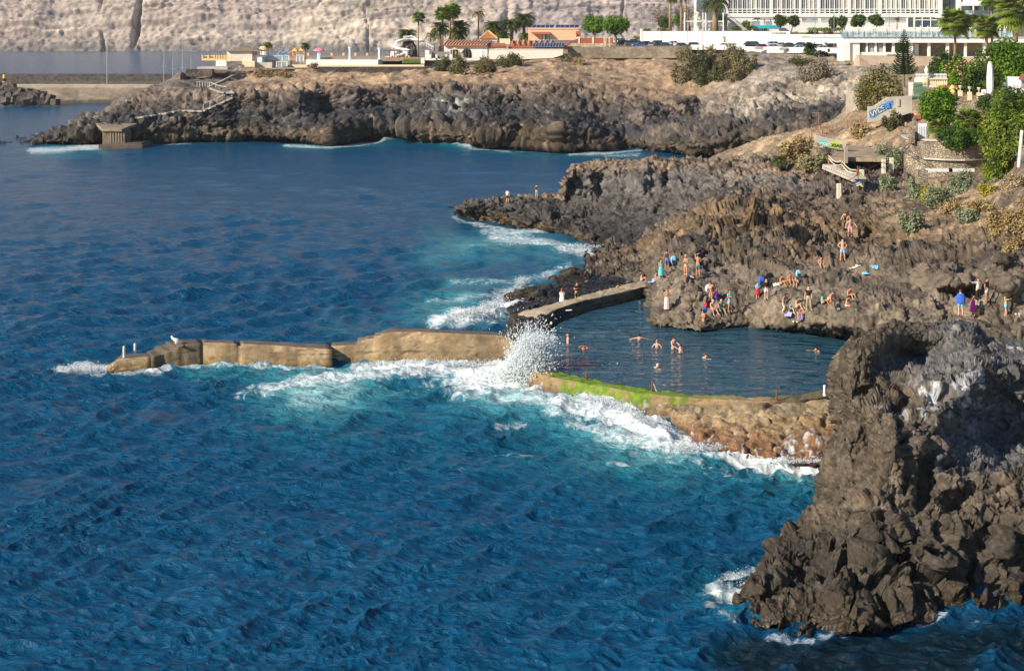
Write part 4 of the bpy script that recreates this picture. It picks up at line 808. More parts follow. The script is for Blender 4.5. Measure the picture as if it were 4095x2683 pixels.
# ================================================================= HARBOUR
def harbour():
    Db = 505.
    st = [(xy(4.5,Db), xy(4.5,Db+7), 6.35),(xy(110,Db+2), xy(110,Db+9), 6.3),(xy(225,Db+3), xy(225,Db+10), 6.2)]
    def colf(Q, top, i1):
        c = mixc(np.broadcast_to((.33,.265,.195),(len(Q),3)), (.22,.175,.13), sm(nz(Q,6,4,841),-.1,.4)); c = c*(.85+.3*i1[:,0:1])
        c = mixc(c, (.15,.115,.085), sm(nz(Q*np.array([1,1,.3]),4,4,842),.1,.4)*.6)
        c = mixc(c, (.06,.05,.04), (1-sm(Q[:,2]+.8*nz(Q,3,3,843),.6,1.8))*.85)
        c = mixc(c, (.44,.37,.28), sm(Q[:,2],5.0,5.4)*.7)
        return c
    sweep('breakwater', st, 'long concrete harbour breakwater behind the headland tip', 'breakwater', bottom=-1.5, colf=colf, matl=rock_mat('harbour_concrete', .8,.2,lo=.85,hi=1.15), amp=.12, seg=.8)
    # railing
    root = empty('harbour_railing', W(110,84,D=509), label='thin dark railing along the top of the breakwater', cat='railing'); mb = MB()
    for k in range(44):
        px = 40+k*3.0; p = W(px,84,D=509); p.z = 6.25; MB().tube([p, p+Vector((0,0,1.05))], .045, 4).build('post', M['old_steel'], root)
    for zz in (.55,1.05): a = W(40,84,D=509); b = W(169,84,D=509); a.z = b.z = 6.25+zz; mb.tube([a,b], .035, 4)
    mb.build('rail', M['old_steel'], root)
    o = MB().box((W(60,79,D=640).x-8, 640, 4.), (150,8,5.)).build('harbour_mole', M['dark_stone']); o.location.x += 24; tag(o, 'dark outer mole of the harbour seen behind the breakwater railing', 'mole')
    # armour blocks
    rs = random.Random(3); protos = []
    for k in range(4):
        bm = bmesh.new(); bmesh.ops.create_cube(bm, size=1.); bmesh.ops.bevel(bm, geom=bm.edges[:], offset=.09, segments=2, profile=.5, affect='EDGES'); bmesh.ops.subdivide_edges(bm, edges=bm.edges[:], cuts=1, use_grid_fill=True)
        for v in bm.verts: q = v.co*3+Vector((k*9,0,0)); v.co += Vector((rs.uniform(-1,1), rs.uniform(-1,1), rs.uniform(-1,1)))*.05
        me = bpy.data.meshes.new('armour_block'); bm.to_mesh(me); bm.free(); me.materials.append(mm('armour_rock',(.10,.082,.068),.9,.35,.6,bump=.15,bsc=1.)); protos.append(me)
    spots = [(1,100),(7,101),(13,100.5),(20,101),(27,101),(34,100.5),(41,101),(49,101),(56,102),(3,95),(10,95.5),(17,95.5),(24,95.5),(31,95.5),(38,95.5),(45,96.5),(51,97.5),(1,90),(8,90.5),(15,91),(22,91.5),(29,91.5),(36,92.5),(43,94),(13,87.5),(6,87),(-1,86)]
    for i,(px,py) in enumerate(spots):
        D = 500-(py-87)*1.2; o = bpy.data.objects.new('armour_block', protos[i%4]); COL.objects.link(o); o.location = W(px+rs.uniform(-1,1), py, D=D)
        s = rs.uniform(1.9,2.7); o.scale = (s,s,s*.9); o.rotation_euler = (rs.uniform(-.5,.5), rs.uniform(-.5,.5), rs.uniform(0,3)); tag(o, 'dark brown armour boulder heaped against the left end of the breakwater', 'boulder', 'armour boulders at the breakwater')
    p = W(4.3,83.3,D=508); p.z = 6.3; root = empty('harbour_beacon', p, label='yellow and black harbour beacon on the breakwater end', cat='beacon')
    MB().lathe(p, [(.62,0),(.58,1.1)], 12).build('base', M['yellow_paint'], root)
    MB().lathe(p, [(.58,1.1),(.54,2.1)], 12).build('band', M['black_paint'], root)
    MB().lathe(p, [(.54,2.1),(.50,3.1),(.3,3.4)], 12).build('cap', M['yellow_paint'], root)
    MB().lathe(p, [(.16,3.4),(.2,3.7),(.08,3.9),(.05,4.5)], 8).build('lantern', M['black_paint'], root)
    for px,y0,lab in ((107,47.5,'tall lamp post alone on the breakwater'),):
        p = W(px,84,D=511); p.z = 6.3; h_ = (84-y0)*511/F; root = empty('lamp_post', p, label=lab, cat='lamp post')
        MB().tube([p, p+Vector((0,0,h_))], [.16,.09], 7).build('pole', M['steel'], root); MB().box(p+Vector((.0,0,h_+.1)), (1.1,.5,.25)).build('lamp', M['old_steel'], root)
    for px,y0,lean,lab in ((163.5,42.5,.9,'tallest yacht mast at left of the harbour cluster'),(172.6,47.5,.6,'second yacht mast from the left with a raking stay'),(182.3,45,.2,'third yacht mast from the left behind the dark pinnacle'),(191.3,49.5,-.2,'rightmost yacht mast with crossed stays')):
        D = 528.; base = W(px,90,D=D); base.z = 2.0; topz = H-(y0-YH)*D/F
        root = empty('sailing_yacht', base, label=lab.replace('mast','with its mast') if 0 else 'moored yacht behind the breakwater, only its mast in sight: '+lab.split(' yacht')[0]+' mast', cat='yacht', group='yachts moored behind the breakwater')
        hull = MB(); secs = [(-6,.2,.0),(-4,1.2,-.3),(0,1.7,-.5),(4,1.4,-.4),(6,.9,-.2)]; pr = []
        vs = []; 
        for yy,wd,zz in secs: vs += [(base.x-wd,base.y+yy,base.z+1.2),(base.x-wd*.5,base.y+yy,base.z+zz-.4),(base.x+wd*.5,base.y+yy,base.z+zz-.4),(base.x+wd,base.y+yy,base.z+1.2)]
        fs = [(i*4+k,i*4+k+1,i*4+k+5,i*4+k+4) for i in range(4) for k in range(3)]+[(i*4+3,i*4,i*4+4,i*4+7) for i in range(4)]+[(0,1,2,3),(16,17,18,19)]
        hull.add(vs, fs); hull.build('hull', M['white_paint'], root)
        MB().tube([base+Vector((0,0,1)), Vector((base.x+lean*.3,base.y,topz))], [.16,.11], 6).build('mast', M['steel'], root)
        sp = MB(); sp.box((base.x+lean*.2, base.y, base.z+(topz-base.z)*.55), (2.2,.08,.08)); sp.build('spreader', M['steel'], root)
        rg = MB(); tp = Vector((base.x+lean*.3,base.y,topz-.3))
        for ex in (-2.2,2.6): rg.tube([tp, Vector((base.x+ex*1.4,base.y+1,base.z+1))], .035, 3)
        rg.build('rigging', M['old_steel'], root)
harbour()
# ================================================================= HEADLAND: concrete platform, steps, rails
def bunker():
    D = 306.; p0 = W(113,148,D=D); root = empty('concrete_platform', p0, label='square concrete platform standing in the sea at the headland tip', cat='platform')
    mm('brown_concrete',(.17,.13,.09),.9,.4,.9,bump=.08); mb = MB(); mb.ib(102.5,125,130.5,149,D,5.); mb.build('pillar', M['brown_concrete'], root, bev=.05)
    sl = MB()
    for k in range(5): sl.ib(110+k*2.7,111.2+k*2.7,132,143,D-.12,.14)
    sl.build('rib', mm('pale_rib',(.24,.18,.15),.9,.2,2.), root)
    a = [W(102,131.3,D=D-.4), W(122,131.6,D=D-.5), W(129.5,128.5,D=D+4), W(137,126,D=D+9), W(122,119.5,D=D+18), W(94,117.5,D=D+22), W(92,121.5,D=D+14)]
    zc = [max(q.z,3.3) for q in a]; MB().prism([(q.x,q.y,z) for q,z in zip(a,zc)], (0,0,.55)).build('roof_slab', mm('slab_concrete',(.24,.19,.13),.9,.35,.8,bump=.06), root, bev=.06)
    MB().ib(98.3,143,144.5,150,D-1.2,9.).ib(125,142,142.5,150,D-.6,7.).build('plinth', mm('wet_concrete',(.09,.07,.05),.6,.3,1.), root, bev=.15)
bunker()
MAXRAILH = 1.1
def rail(name, pts, label, cat='railing', step=3.2, h_=1.15, m='white_paint', r=.05, gr=True, group=None, bars=(1.0,)):
    root = None; ps = []
    for (x0,y0),(x1,y1) in zip(pts[:-1], pts[1:]):
        n = max(1, round(math.hypot(x1-x0,y1-y0)/step))
        for k in range(n): ps.append((x0+(x1-x0)*k/n, y0+(y1-y0)*k/n))
    ps.append(pts[-1]); g = [ground(a,b) for a,b in ps]
    # keep depth from jumping
    for i in range(1,len(g)):
        if abs(g[i].y-g[i-1].y) > 6: g[i] = W(ps[i][0], ps[i][1], D=g[i-1].y+math.copysign(1.5, g[i].y-g[i-1].y))
    root = empty(name, g[0], label=label, cat=cat, group=group)
    for q in g: MB().tube([q-Vector((0,0,.3)), q+Vector((0,0,h_))], r, 5).build('post', M[m], root)
    for f in bars: MB().tube([q+Vector((0,0,h_*f)) for q in g], r*.9, 5).build('rail', M[m], root)
    return g
rail('stair_railing', [(240,70),(231.6,76.4),(222,79.6),(208,86.2)], 'upper flight of white railing below the white pavilion', step=4.8)
rail('stair_railing', [(208,86.2),(197,86.6)], 'short white railing closing the landing by the dark pinnacle', step=3)
rail('stair_railing', [(209.6,87),(222,91.5),(234.2,91.6)], 'middle flight of white railing above the landing', step=6)
rail('stair_railing', [(232,96),(224.8,99.5),(217,103),(210,105.8),(203.3,109.5)], 'lower flight of white railing going down to the rocks', step=7.5)
def steps(pts, label, name='rock_steps', wdt=1.6, n=30, m='pale_concrete', hh=.35, maxj=4):
    mb = MB(); P = []
    for (x0,y0),(x1,y1) in zip(pts[:-1], pts[1:]):
        for k in range(n): P.append((x0+(x1-x0)*k/n, y0+(y1-y0)*k/n))
    g = [ground(*p) for p in P]
    for i in range(1,len(g)):
        if (g[i]-g[i-1]).length > 1.0: g[i] = W(P[i][0], P[i][1], D=g[i-1].y+max(-.5,min(.5,g[i].y-g[i-1].y)))
    for i, q in enumerate(g[:-1]):
        d = g[i+1]-q; mb.box((q.x,q.y+.3,q.z+.02), (max(.3,abs(d.x)*1.05+.1), wdt, hh))
    o = mb.build(name, M[m]); tag(o, label, 'steps')
steps([(204,110.5),(218,104.5),(233,97.5)], 'lower flight of concrete steps cut into the headland rock')
steps([(234,92.5),(222,92.5),(209,88)], 'middle concrete path with railing on the headland rock')
steps([(208,87.5),(222,81),(241,71)], 'upper flight of concrete steps climbing to the white pavilion')
steps([(135,118),(160,114.5),(180,110.5),(203,111)], 'pale concrete path across the dark rocks of the headland tip')
# ================================================================= PLATEAU BUILDINGS
def wall(name, x0, x1, y0, y1, D, m, label, cat='wall', dep=.5, D1=None):
    """a wall whose face runs from (x0,D) to (x1,D1)"""
    D1 = D1 or D; mb = MB(); a = W(x0,y1,D=D); b = W(x1,y1,D=D1); c = W(x1,y0,D=D1); d = W(x0,y0,D=D)
    mb.prism([a,b,c,d], (0,dep,0)); root = empty(name, a, label=label, cat=cat); return root, mb
def simple(name, x0, x1, y0, y1, D, mk, label, cat, dep=.5, D1=None, bev=0, kind=None):
    root, mb = wall(name, x0, x1, y0, y1, D, None, label, cat, dep, D1)
    loc = root.location.copy(); bpy.data.objects.remove(root)
    o = mb.build(name, M[mk], org=loc, bev=bev); return tag(o, label, cat, kind=kind)
# --- stone retaining walls
simple('retaining_wall', 318,432, 66.6,75, 368,'dark_stone','long dark rubble stone wall holding up the white swimming pool terrace','wall',2., D1=374)
simple('retaining_wall', 568,692, 46.6,58, 404,'rubble','long tan rubble stone wall under the parked cars and the terracotta fence','wall',2., D1=398)
simple('retaining_wall', 186,212, 69,76, 352,'dark_stone','short dark stone wall under the yellow balustrade by the pavilion','wall',3.)
simple('retaining_wall', 424,452, 60.2,64.5, 392,'dark_stone','short brown stone wall below the white arched restaurant','wall',2.)
simple('kerb_wall', 640,691, 45.6,48.6, 405,'stone_wall','low tan kerb wall in front of the white hatchback','wall',.5)
simple('hedge', 402,424, 58.8,64, 389,'grass','clipped green hedge strip beside the white pool rim','hedge',3., bev=.3)
# --- pool terrace
def terrace():
    D = 378.; root = empty('swimming_pool', W(360,66,D=D), label='long raised white swimming pool with pale cyan water on the headland terrace', cat='swimming pool')
    MB().ib(283,424,64.6,67.2,D,2.5).build('rim', M['cream_plaster'], root)
    MB().ib(306,378,59.6,64.7,D+1.2,14).build('basin', M['white_plaster'], root)
    a = W(306,59.6,D=D+1.2); MB().box(((W(306,59,D=D).x+W(385,59,D=D).x)/2, D+9, a.z+.03), (19.,13.,.05)).build('water', M['pool_cyan'], root)
    MB().ib(302,385,58.7,59.7,D+16,.4).build('glass_edge', M['pool_cyan'], root)
    simple('sun_deck', 285,425,57.2,60.5,D+18,'paving','terracotta paved sun deck around the headland swimming pool','deck',40., kind='structure')
    # back balustrade with square piers
    root = empty('pool_balustrade', W(306,57,D=430), label='brown rail with square stone piers along the sea side of the sun deck', cat='balustrade'); mb = MB()
    MB().ib(306,416,53.4,53.8,430,.2).ib(306,416,55.2,55.5,430,.2).build('rail', M['wood'], root)
    for k in range(10): x = 307+k*11.8; MB().ib(x,x+2.2,52.8,57.2,429.5,.8).build('pier', M['peach_plaster'], root)
    for x,y0,lab in ((349,46.8,'left tall white column at the back of the pool'),(378.5,47.7,'right tall white column at the back of the pool')):
        p = W(x+.8,59.3,D=392); hh = (59.3-y0)*392/F; root = empty('column', p, label=lab, cat='column')
        MB().lathe(p, [(.34,0),(.34,.3),(.26,.35),(.24,hh-.5)], 12).build('shaft', M['white_paint'], root); MB().lathe(p, [(.24,hh-.5),(.42,hh-.3),(.42,hh)], 12).build('capital', M['white_paint'], root)
terrace()
def pavilion():
    D = 366.; p = W(236,66,D=D); root = empty('pavilion', p, label='cream brick pavilion with a low thatched hip roof at the headland end', cat='pavilion')
    MB().ib(226.8,251.5,51.3,61.2,D,8).build('wall', M['cream_plaster'], root)
    MB().ib(229.5,252.2,51.2,60.9,D-.15,.15).build('brick_face', mm('pale_brick',(.66,.58,.48),.9,.14,2.5,bump=.03), root)
    roof = MB(); a,b,c,d = W(226.8,51.3,D=D-.8), W(262,51.3,D=D-.8), W(262,51.3,D=D-.8), W(226.8,51.3,D=D-.8); c.y += 11; d.y += 11; ap = W(242,46.7,D=D+4); ap2 = W(248,46.7,D=D+4)
    roof.add([a,b,c,d,ap,ap2], [(0,1,5,4),(1,2,5),(2,3,4,5),(3,0,4),(3,2,1,0)]); roof.build('roof', M['thatch'], root)
    for x in (254,258.5,261): MB().ib(x,x+.7,51.3,57,D+.5,.25).build('post', M['cream_plaster'], root)
    MB().ib(252.3,262,55,66,D+.6,5).build('low_wall', M['white_plaster'], root)
    MB().ib(242,254.5,60.8,66.6,D-1.5,1.4).build('stair_wall', M['cream_plaster'], root)
    root = empty('terrace_balustrade', W(202,60,D=362), label='bright yellow balustrade with dark gaps beside the pavilion', cat='balustrade')
    MB().ib(201.6,226.6,58.2,60.3,362,.5).build('sill', mm('yellow_plaster',(.80,.52,.18),.8,.06,2.), root)
    MB().ib(201.6,226.6,55.3,56.2,362.2,.3).build('rail', M['yellow_plaster'], root)
    for k,x in enumerate((201.6,207.5,213.5,216,218.5,221,223.5,225.4)): MB().ib(x,x+1.3,54.8,58.3,361.9,.6).build('pier', M['yellow_plaster'], root)
    simple('banner', 215.8,226.4,60.2,66,359.5,'white_plaster','white banner with faint pink print hung under the yellow balustrade','banner',.2)
    simple('stone_platform', 197,227.5,66.8,69.5,357,'pale_concrete','pale concrete ledge under the white banner','ledge',6.)
pavilion()
def playground():
    D = 400.
    def glassrail(x0,x1,y0,y1,D,lab):
        root = empty('glass_railing', W(x0,y1,D=D), label=lab, cat='railing')
        MB().ib(x0,x1,y0,y0+.5,D,.2).build('rail', M['white_paint'], root)
        n = max(2, int((x1-x0)/6)); 
        for k in range(n+1): x = x0+(x1-x0)*k/n; MB().ib(x-.35,x+.35,y0,y1,D,.25).build('post', M['white_paint'], root)
        MB().ib(x0,x1,y0+.6,y1,D+.1,.06).build('pane', M['glass_rail'], root)
    glassrail(261,275,55.2,61,372,'white framed railing left of the playground arches')
    glassrail(275.5,289,55,61,372,'white framed railing in front of the blue playground arches')
    glassrail(296.5,303.5,54.8,61.5,372,'small white framed railing at the left end of the swimming pool')
    glassrail(276.5,287,61,66.5,366,'low white framed railing by the pool plant room')
    simple('plant_room', 255,272,62,68,366,'pale_concrete','grey rendered plant room below the playground','building',5.)
    simple('terrace_wall', 262,290,60.5,64.8,370,'concrete','rough stone wall panel under the playground railing','wall',4.)
    root = empty('climbing_arch', W(282,57,D=D), label='pair of light blue climbing arches in the playground', cat='playground arch')
    for cx in (281,286.5):
        pts = [W(cx-2.6,58,D=D)]+[W(cx-2.6*math.cos(a), 54-3*math.sin(a), D=D) for a in np.linspace(0,math.pi,9)]+[W(cx+2.6,58,D=D)]
        MB().tube(pts, .14, 6).build('arch', mm('blue_paint',(.12,.42,.80),.5,.05,3.), root)
    root = empty('climbing_arch', W(291,57,D=D), label='orange climbing arch between the blue arches and the slide tower', cat='playground arch')
    MB().tube([W(288.6,58,D=D)]+[W(291-2.4*math.cos(a), 54-2.4*math.sin(a), D=D) for a in np.linspace(0,math.pi,9)]+[W(293.4,58,D=D)], .14, 6).build('arch', mm('orange_paint',(.80,.30,.08),.5,.05,3.), root)
    for (x,y,lab) in ((294.5,47.5,'playground tower with yellow pyramid roof and orange slide'),(301,47,'second yellow roofed playground tower beside the small palm')):
        root = empty('playground_tower', W(x,58,D=D+4), label=lab, cat='playground tower')
        a = W(x-2.6,y+3.4,D=D+3); b = W(x+2.6,y+3.4,D=D+3); c = b+Vector((0,1.6,0)); d = a+Vector((0,1.6,0)); t = W(x,y,D=D+3.8)
        MB().add([a,b,c,d,t], [(0,1,4),(1,2,4),(2,3,4),(3,0,4),(3,2,1,0)]).build('roof', mm('yellow_roof',(.82,.50,.10),.6,.06,3.), root)
        for xx in (x-2.2,x+1.8): MB().ib(xx,xx+.5,y+3.4,58,D+3.1,.15).build('post', M['orange_paint'], root)
        MB().prism([W(x-2,54,D=D+3),W(x-1.2,54,D=D+3),W(x+2.4,58,D=D+3),W(x+1.2,58,D=D+3)], (0,.8,0)).build('slide', M['orange_paint'], root)
    root = empty('kiosk', W(264,56,D=402), label='small peach round kiosk with a flat top behind the pavilion', cat='kiosk')
    q = W(264.5,57,D=402); MB().lathe(q, [(1.1,0),(1.1,1.8),(1.1,1.9)], 12).build('wall', M['white_plaster'], root); MB().lathe(q, [(1.3,1.9),(1.3,2.6),(.9,2.9)], 12).build('roof', M['peach_plaster'], root)
    root = empty('water_mushroom', W(319,59.5,D=388), label='white water mushroom with a pink cap standing in the children pool', cat='water feature')
    q = W(319,59.5,D=388); MB().lathe(q, [(.55,0),(.38,1.2),(.42,2.3)], 12).build('stem', M['white_paint'], root); MB().lathe(q, [(1.5,2.25),(1.45,2.4),(1.0,2.75),(.3,2.95),(.1,3.)], 14).build('cap', mm('pink_paint',(.80,.22,.32),.5,.1,2.), root)
playground()
def slide():
    D = 408.; root = empty('water_slide', W(410,57,D=D), label='white spiral water slide with stair over a brown rock grotto', cat='water slide')
    pts = [W(424,40,D=D),W(410,38.6,D=D+1),W(402,39.5,D=D),W(395.5,42,D=D-1),W(393.5,45,D=D-2),W(397,47.6,D=D-3),W(403,48.8,D=D-3),W(407,50,D=D-4),W(404,53.5,D=D-5),W(396,56,D=D-6),W(383,58,D=D-7)]
    ch = MB(); P = [Vector(p) for p in pts]; up = Vector((0,0,1)); vs = []; fs = []
    dense = [P[0]]
    for i in range(len(P)-1):
        for k in range(1,5): dense.append(P[i].lerp(P[i+1],k/4))
    for i,p in enumerate(dense):
        t = (dense[min(i+1,len(dense)-1)]-dense[max(i-1,0)]).normalized(); s_ = t.cross(up).normalized()
        for a in np.linspace(math.pi,2*math.pi,7): vs.append(p+s_*math.cos(a)*.75+up*(math.sin(a)*.75+.2))
    for i in range(len(dense)-1):
        for k in range(6): fs.append((i*7+k,i*7+k+1,i*7+k+8,i*7+k+7))
    ch.add(vs, fs); o = ch.build('chute', M['white_paint'], root, smooth=True); so_ = o.modifiers.new('thick','SOLIDIFY'); so_.thickness = .12
    st = MB(); rl = MB()
    for k in range(14): st.ib(412+k*1.5,413.6+k*1.5,37.8+k*.85,38.2+k*.85,D+1,1.2)
    st.build('stair', M['white_paint'], root)
    for z in (0,1.1): rl.tube([W(403,37.6-z*1.2,D=D),W(412,36.2-z*.4,D=D),W(434,47.5-z,D=D)], .09, 5)
    rl.build('handrail', M['white_paint'], root)
    for k in range(9): a = W(411.5+k*2.5,37.6+k*1.35,D=D); MB().tube([a+Vector((0,0,-.3)),a+Vector((0,0,.9))], .06, 4).build('baluster', M['white_paint'], root)
    rk = MB(); base = W(409,57,D=D+2)
    bm = bmesh.new(); bmesh.ops.create_icosphere(bm, subdivisions=4, radius=1)
    for v in bm.verts:
        n_ = fbm(np.array([v.co*2.2]),3,901)[0]; v.co = Vector((v.co.x*2.6,v.co.y*2.2,v.co.z*4.4))*(1+.28*n_)
    me = bpy.data.meshes.new('rock_grotto'); bm.to_mesh(me); bm.free(); me.materials.append(M['dark_stone']); o = bpy.data.objects.new('rock_grotto', me); COL.objects.link(o); o.parent = root; o.location = base-root.location+Vector((0,0,.5))
    # cabana frames
    for x0,x1,lab in ((389.5,399.5,'dark framed garden cabana left of the slide grotto'),(404,411,'dark framed garden cabana under the slide grotto')):
        r2 = empty('cabana', W(x0,57.6,D=396), label=lab, cat='cabana')
        for x in (x0,(x0+x1)/2,x1): MB().ib(x-.25,x+.25,50.3,57.8,396,.2).build('post', M['tar'], r2)
        MB().ib(x0,x1,50,50.6,396,.3).build('beam', M['tar'], r2); MB().ib(x0+1.2,x1-3,51,57.2,397,2).build('curtain', M['white_paint'], r2)
        MB().ib(x0+1,x1-1,55.5,57.4,396.6,1.5).build('daybed', M['peach_plaster'], r2)
slide()
def arch_restaurant():
    D = 396.; root = empty('arched_restaurant', W(448,57.5,D=D), label='white restaurant with two pointed arches and an orange tiled roof', cat='restaurant')
    ax = [(442.4,453),(457,471)] if 0 else [(452.9,57.6,447.5,459)]
    # facade outline with two arch openings, built as a bmesh face with holes filled by strips
    def arch_pts(cx, hw, yb, yt, n=9):
        L = []
        for k in range(n+1):
            a = k/n; y = yb+(yt-yb)*a
            hwk = hw*math.sqrt(max(0,1-(max(0,a-.25)/.75)**1.9)); L.append((cx-hwk, y))
        return L+[(2*cx-x, y) for x,y in L[::-1]][0 if abs(L[-1][0]-cx) > .01 else 1:]
    poly = [(446+2,41)] ; fac = MB()
    A1 = arch_pts(457.4-2.5+.0, 5.0, 57.8, 47.3); A2 = arch_pts(465.0+2, 5.0, 57.8, 47.3)
    A1 = arch_pts(454.4, 5.0, 57.8, 47.3); A2 = arch_pts(469.5, 5.0, 57.8, 47.3) if 0 else arch_pts(467.0, 5.0, 57.8, 47.3)
    x0,x1 = 444.0,487.5
    for A,l,r in ((A1,x0,460.7),(A2,460.7,x1)):
        half = len(A)//2
        for (xa,ya),(xb,yb) in zip(A[:half],A[1:half+1]): fac.prism([W(l,ya,D=D),W(xa,ya,D=D),W(xb,yb,D=D),W(l,yb,D=D)], (0,.6,0))
        for (xa,ya),(xb,yb) in zip(A[half:],A[half+1:]): fac.prism([W(xa,ya,D=D),W(r,ya,D=D),W(r,yb,D=D),W(xb,yb,D=D)], (0,.6,0))
        fac.prism([W(l,47.3,D=D),W(r,47.3,D=D),W(r,44.2,D=D),W(l,44.2,D=D)], (0,.6,0))
    fac.build('facade', M['white_plaster'], root)
    MB().ib(x0,x1,44.2,57.8,D+6,.5).build('rear_wall', M['cream_plaster'], root)
    MB().ib(450.5,458.5,49.5,57.5,D+3,.1).build('glazing', M['glass'], root); MB().ib(463.5,471,49.5,57.5,D+3,.1).build('glazing', M['glass'], root)
    for x in (452,455.5,465,468.5): MB().ib(x,x+.5,49,57.6,D+2.8,.15).build('window_frame', M['white_paint'], root)
    MB().ib(479.8,482.6,49.8,57.6,D-.1,.2).build('door', M['white_paint'], root)
    rf = MB(); a,b = W(443.6,44.6,D=D-.8),W(486,44.8,D=D-.8); c = W(492,40.4,D=D+5); d = W(448,40.2,D=D+5); rf.prism([a,b,c,d],(0,0,-.35)); r_ = rf.build('roof', M['terracotta'], root)
    for k in range(15): e = MB(); t = k/14; p = a.lerp(b,t); q = d.lerp(c,t); e.tube([p+Vector((0,-.02,.12)),q+Vector((0,0,.12))], .16, 5); sub(r_, e, 'roof_tile_ridge', M['peach_plaster'])
    MB().ib(486,505,45.5,57,D+1,.5).build('stone_annex', mm('pale_stone',(.52,.42,.30),.9,.35,1.4,bump=.08), root)
    MB().prism([W(486,45.6,D=D+.6),W(506,45.6,D=D+.6),W(505,43,D=D+3),W(489,43,D=D+3)],(0,0,-.25)).build('annex_roof', M['terracotta'], root)
    # low white terrace walls with piers
    root = empty('terrace_wall', W(432,60,D=D-6), label='low white wall with piers in front of the arched restaurant', cat='wall')
    MB().ib(429,480,58,60.2,D-6,.5).build('wall', M['white_plaster'], root)
    for x in (429.2,435.4,445,450,): MB().ib(x,x+2,54.3,58.2,D-6.1,.7).build('pier', M['white_plaster'], root)
    MB().ib(420.8,424.5,57.6,63.5,D-12,1.).build('end_pier', M['white_plaster'], root)
    MB().ib(425,429.3,50,60,D-5,2).build('side_wall', M['white_plaster'], root)
    simple('windbreak', 432,449.5,51.5,58,D-3,'old_steel','grey panel windbreak fence left of the white arches','fence',.2)
    root = empty('garden_tower', W(498,40,D=D+14), label='small square turret with a red pyramid roof edged in yellow', cat='turret')
    a,b = W(479.2,38.3,D=D+12),W(497.4,38.3,D=D+12); c = b+Vector((0,5,0)); d = a+Vector((0,5,0)); t = W(488.5,30.6,D=D+14.5)
    r_ = MB().add([a,b,c,d,t], [(0,1,4),(1,2,4),(2,3,4),(3,0,4),(3,2,1,0)]).build('roof', M['terracotta'], root)
    for q in (a,b): sub(r_, MB().tube([q,t], .17, 5), 'roof_edge', M['yellow_plaster'])
    MB().ib(480,497,38.3,41,D+12.5,4).build('wall', M['white_plaster'], root)
    simple('rooftop_unit', 499.5,510,38.5,44,D+9,'cream_plaster','pale boxy rooftop unit between the turret and the peach house','rooftop unit',4.)
    # long white garden wall
    root = empty('garden_wall', W(489,60,D=391), label='long blank white garden wall below the row of solar panels', cat='wall')
    mb = MB(); mb.prism([W(488,58.5,D=391),W(514,59.5,D=391),W(553,57.8,D=391),W(563,54.8,D=391),W(563,49.2,D=391),W(489,49.5,D=391)], (0,.6,0)); mb.build('wall', mm('white_brick',(.72,.67,.58),.85,.10,1.6,bump=.02), root)
    MB().ib(488.6,563.4,48.8,49.5,390.9,.8).build('coping', M['white_plaster'], root)
arch_restaurant()
def panels(x0,x1,yt,yb,D,n,label):
    root = empty('solar_array', W(x0,yb,D=D), label=label, cat='solar panels')
    wd = (x1-x0)/n
    for k in range(n):
        a,b = W(x0+k*wd+.25,yb,D=D),W(x0+(k+1)*wd-.25,yb,D=D); lean = (x0+k*wd)*0; c = W(x0+(k+1)*wd+1.0-.25,yt,D=D+1.6); d = W(x0+k*wd+1.0+.25,yt,D=D+1.6)
        o = MB().prism([a,b,c,d],(0,.02,-.08)).build('panel', M['solar'], root)
        fr = MB(); 
        for p,q in ((a,b),(b,c),(c,d),(d,a)): fr.tube([p+Vector((0,-.03,.02)),q+Vector((0,-.03,.02))], .07, 4)
        sub(o, fr, 'frame', M['steel'])
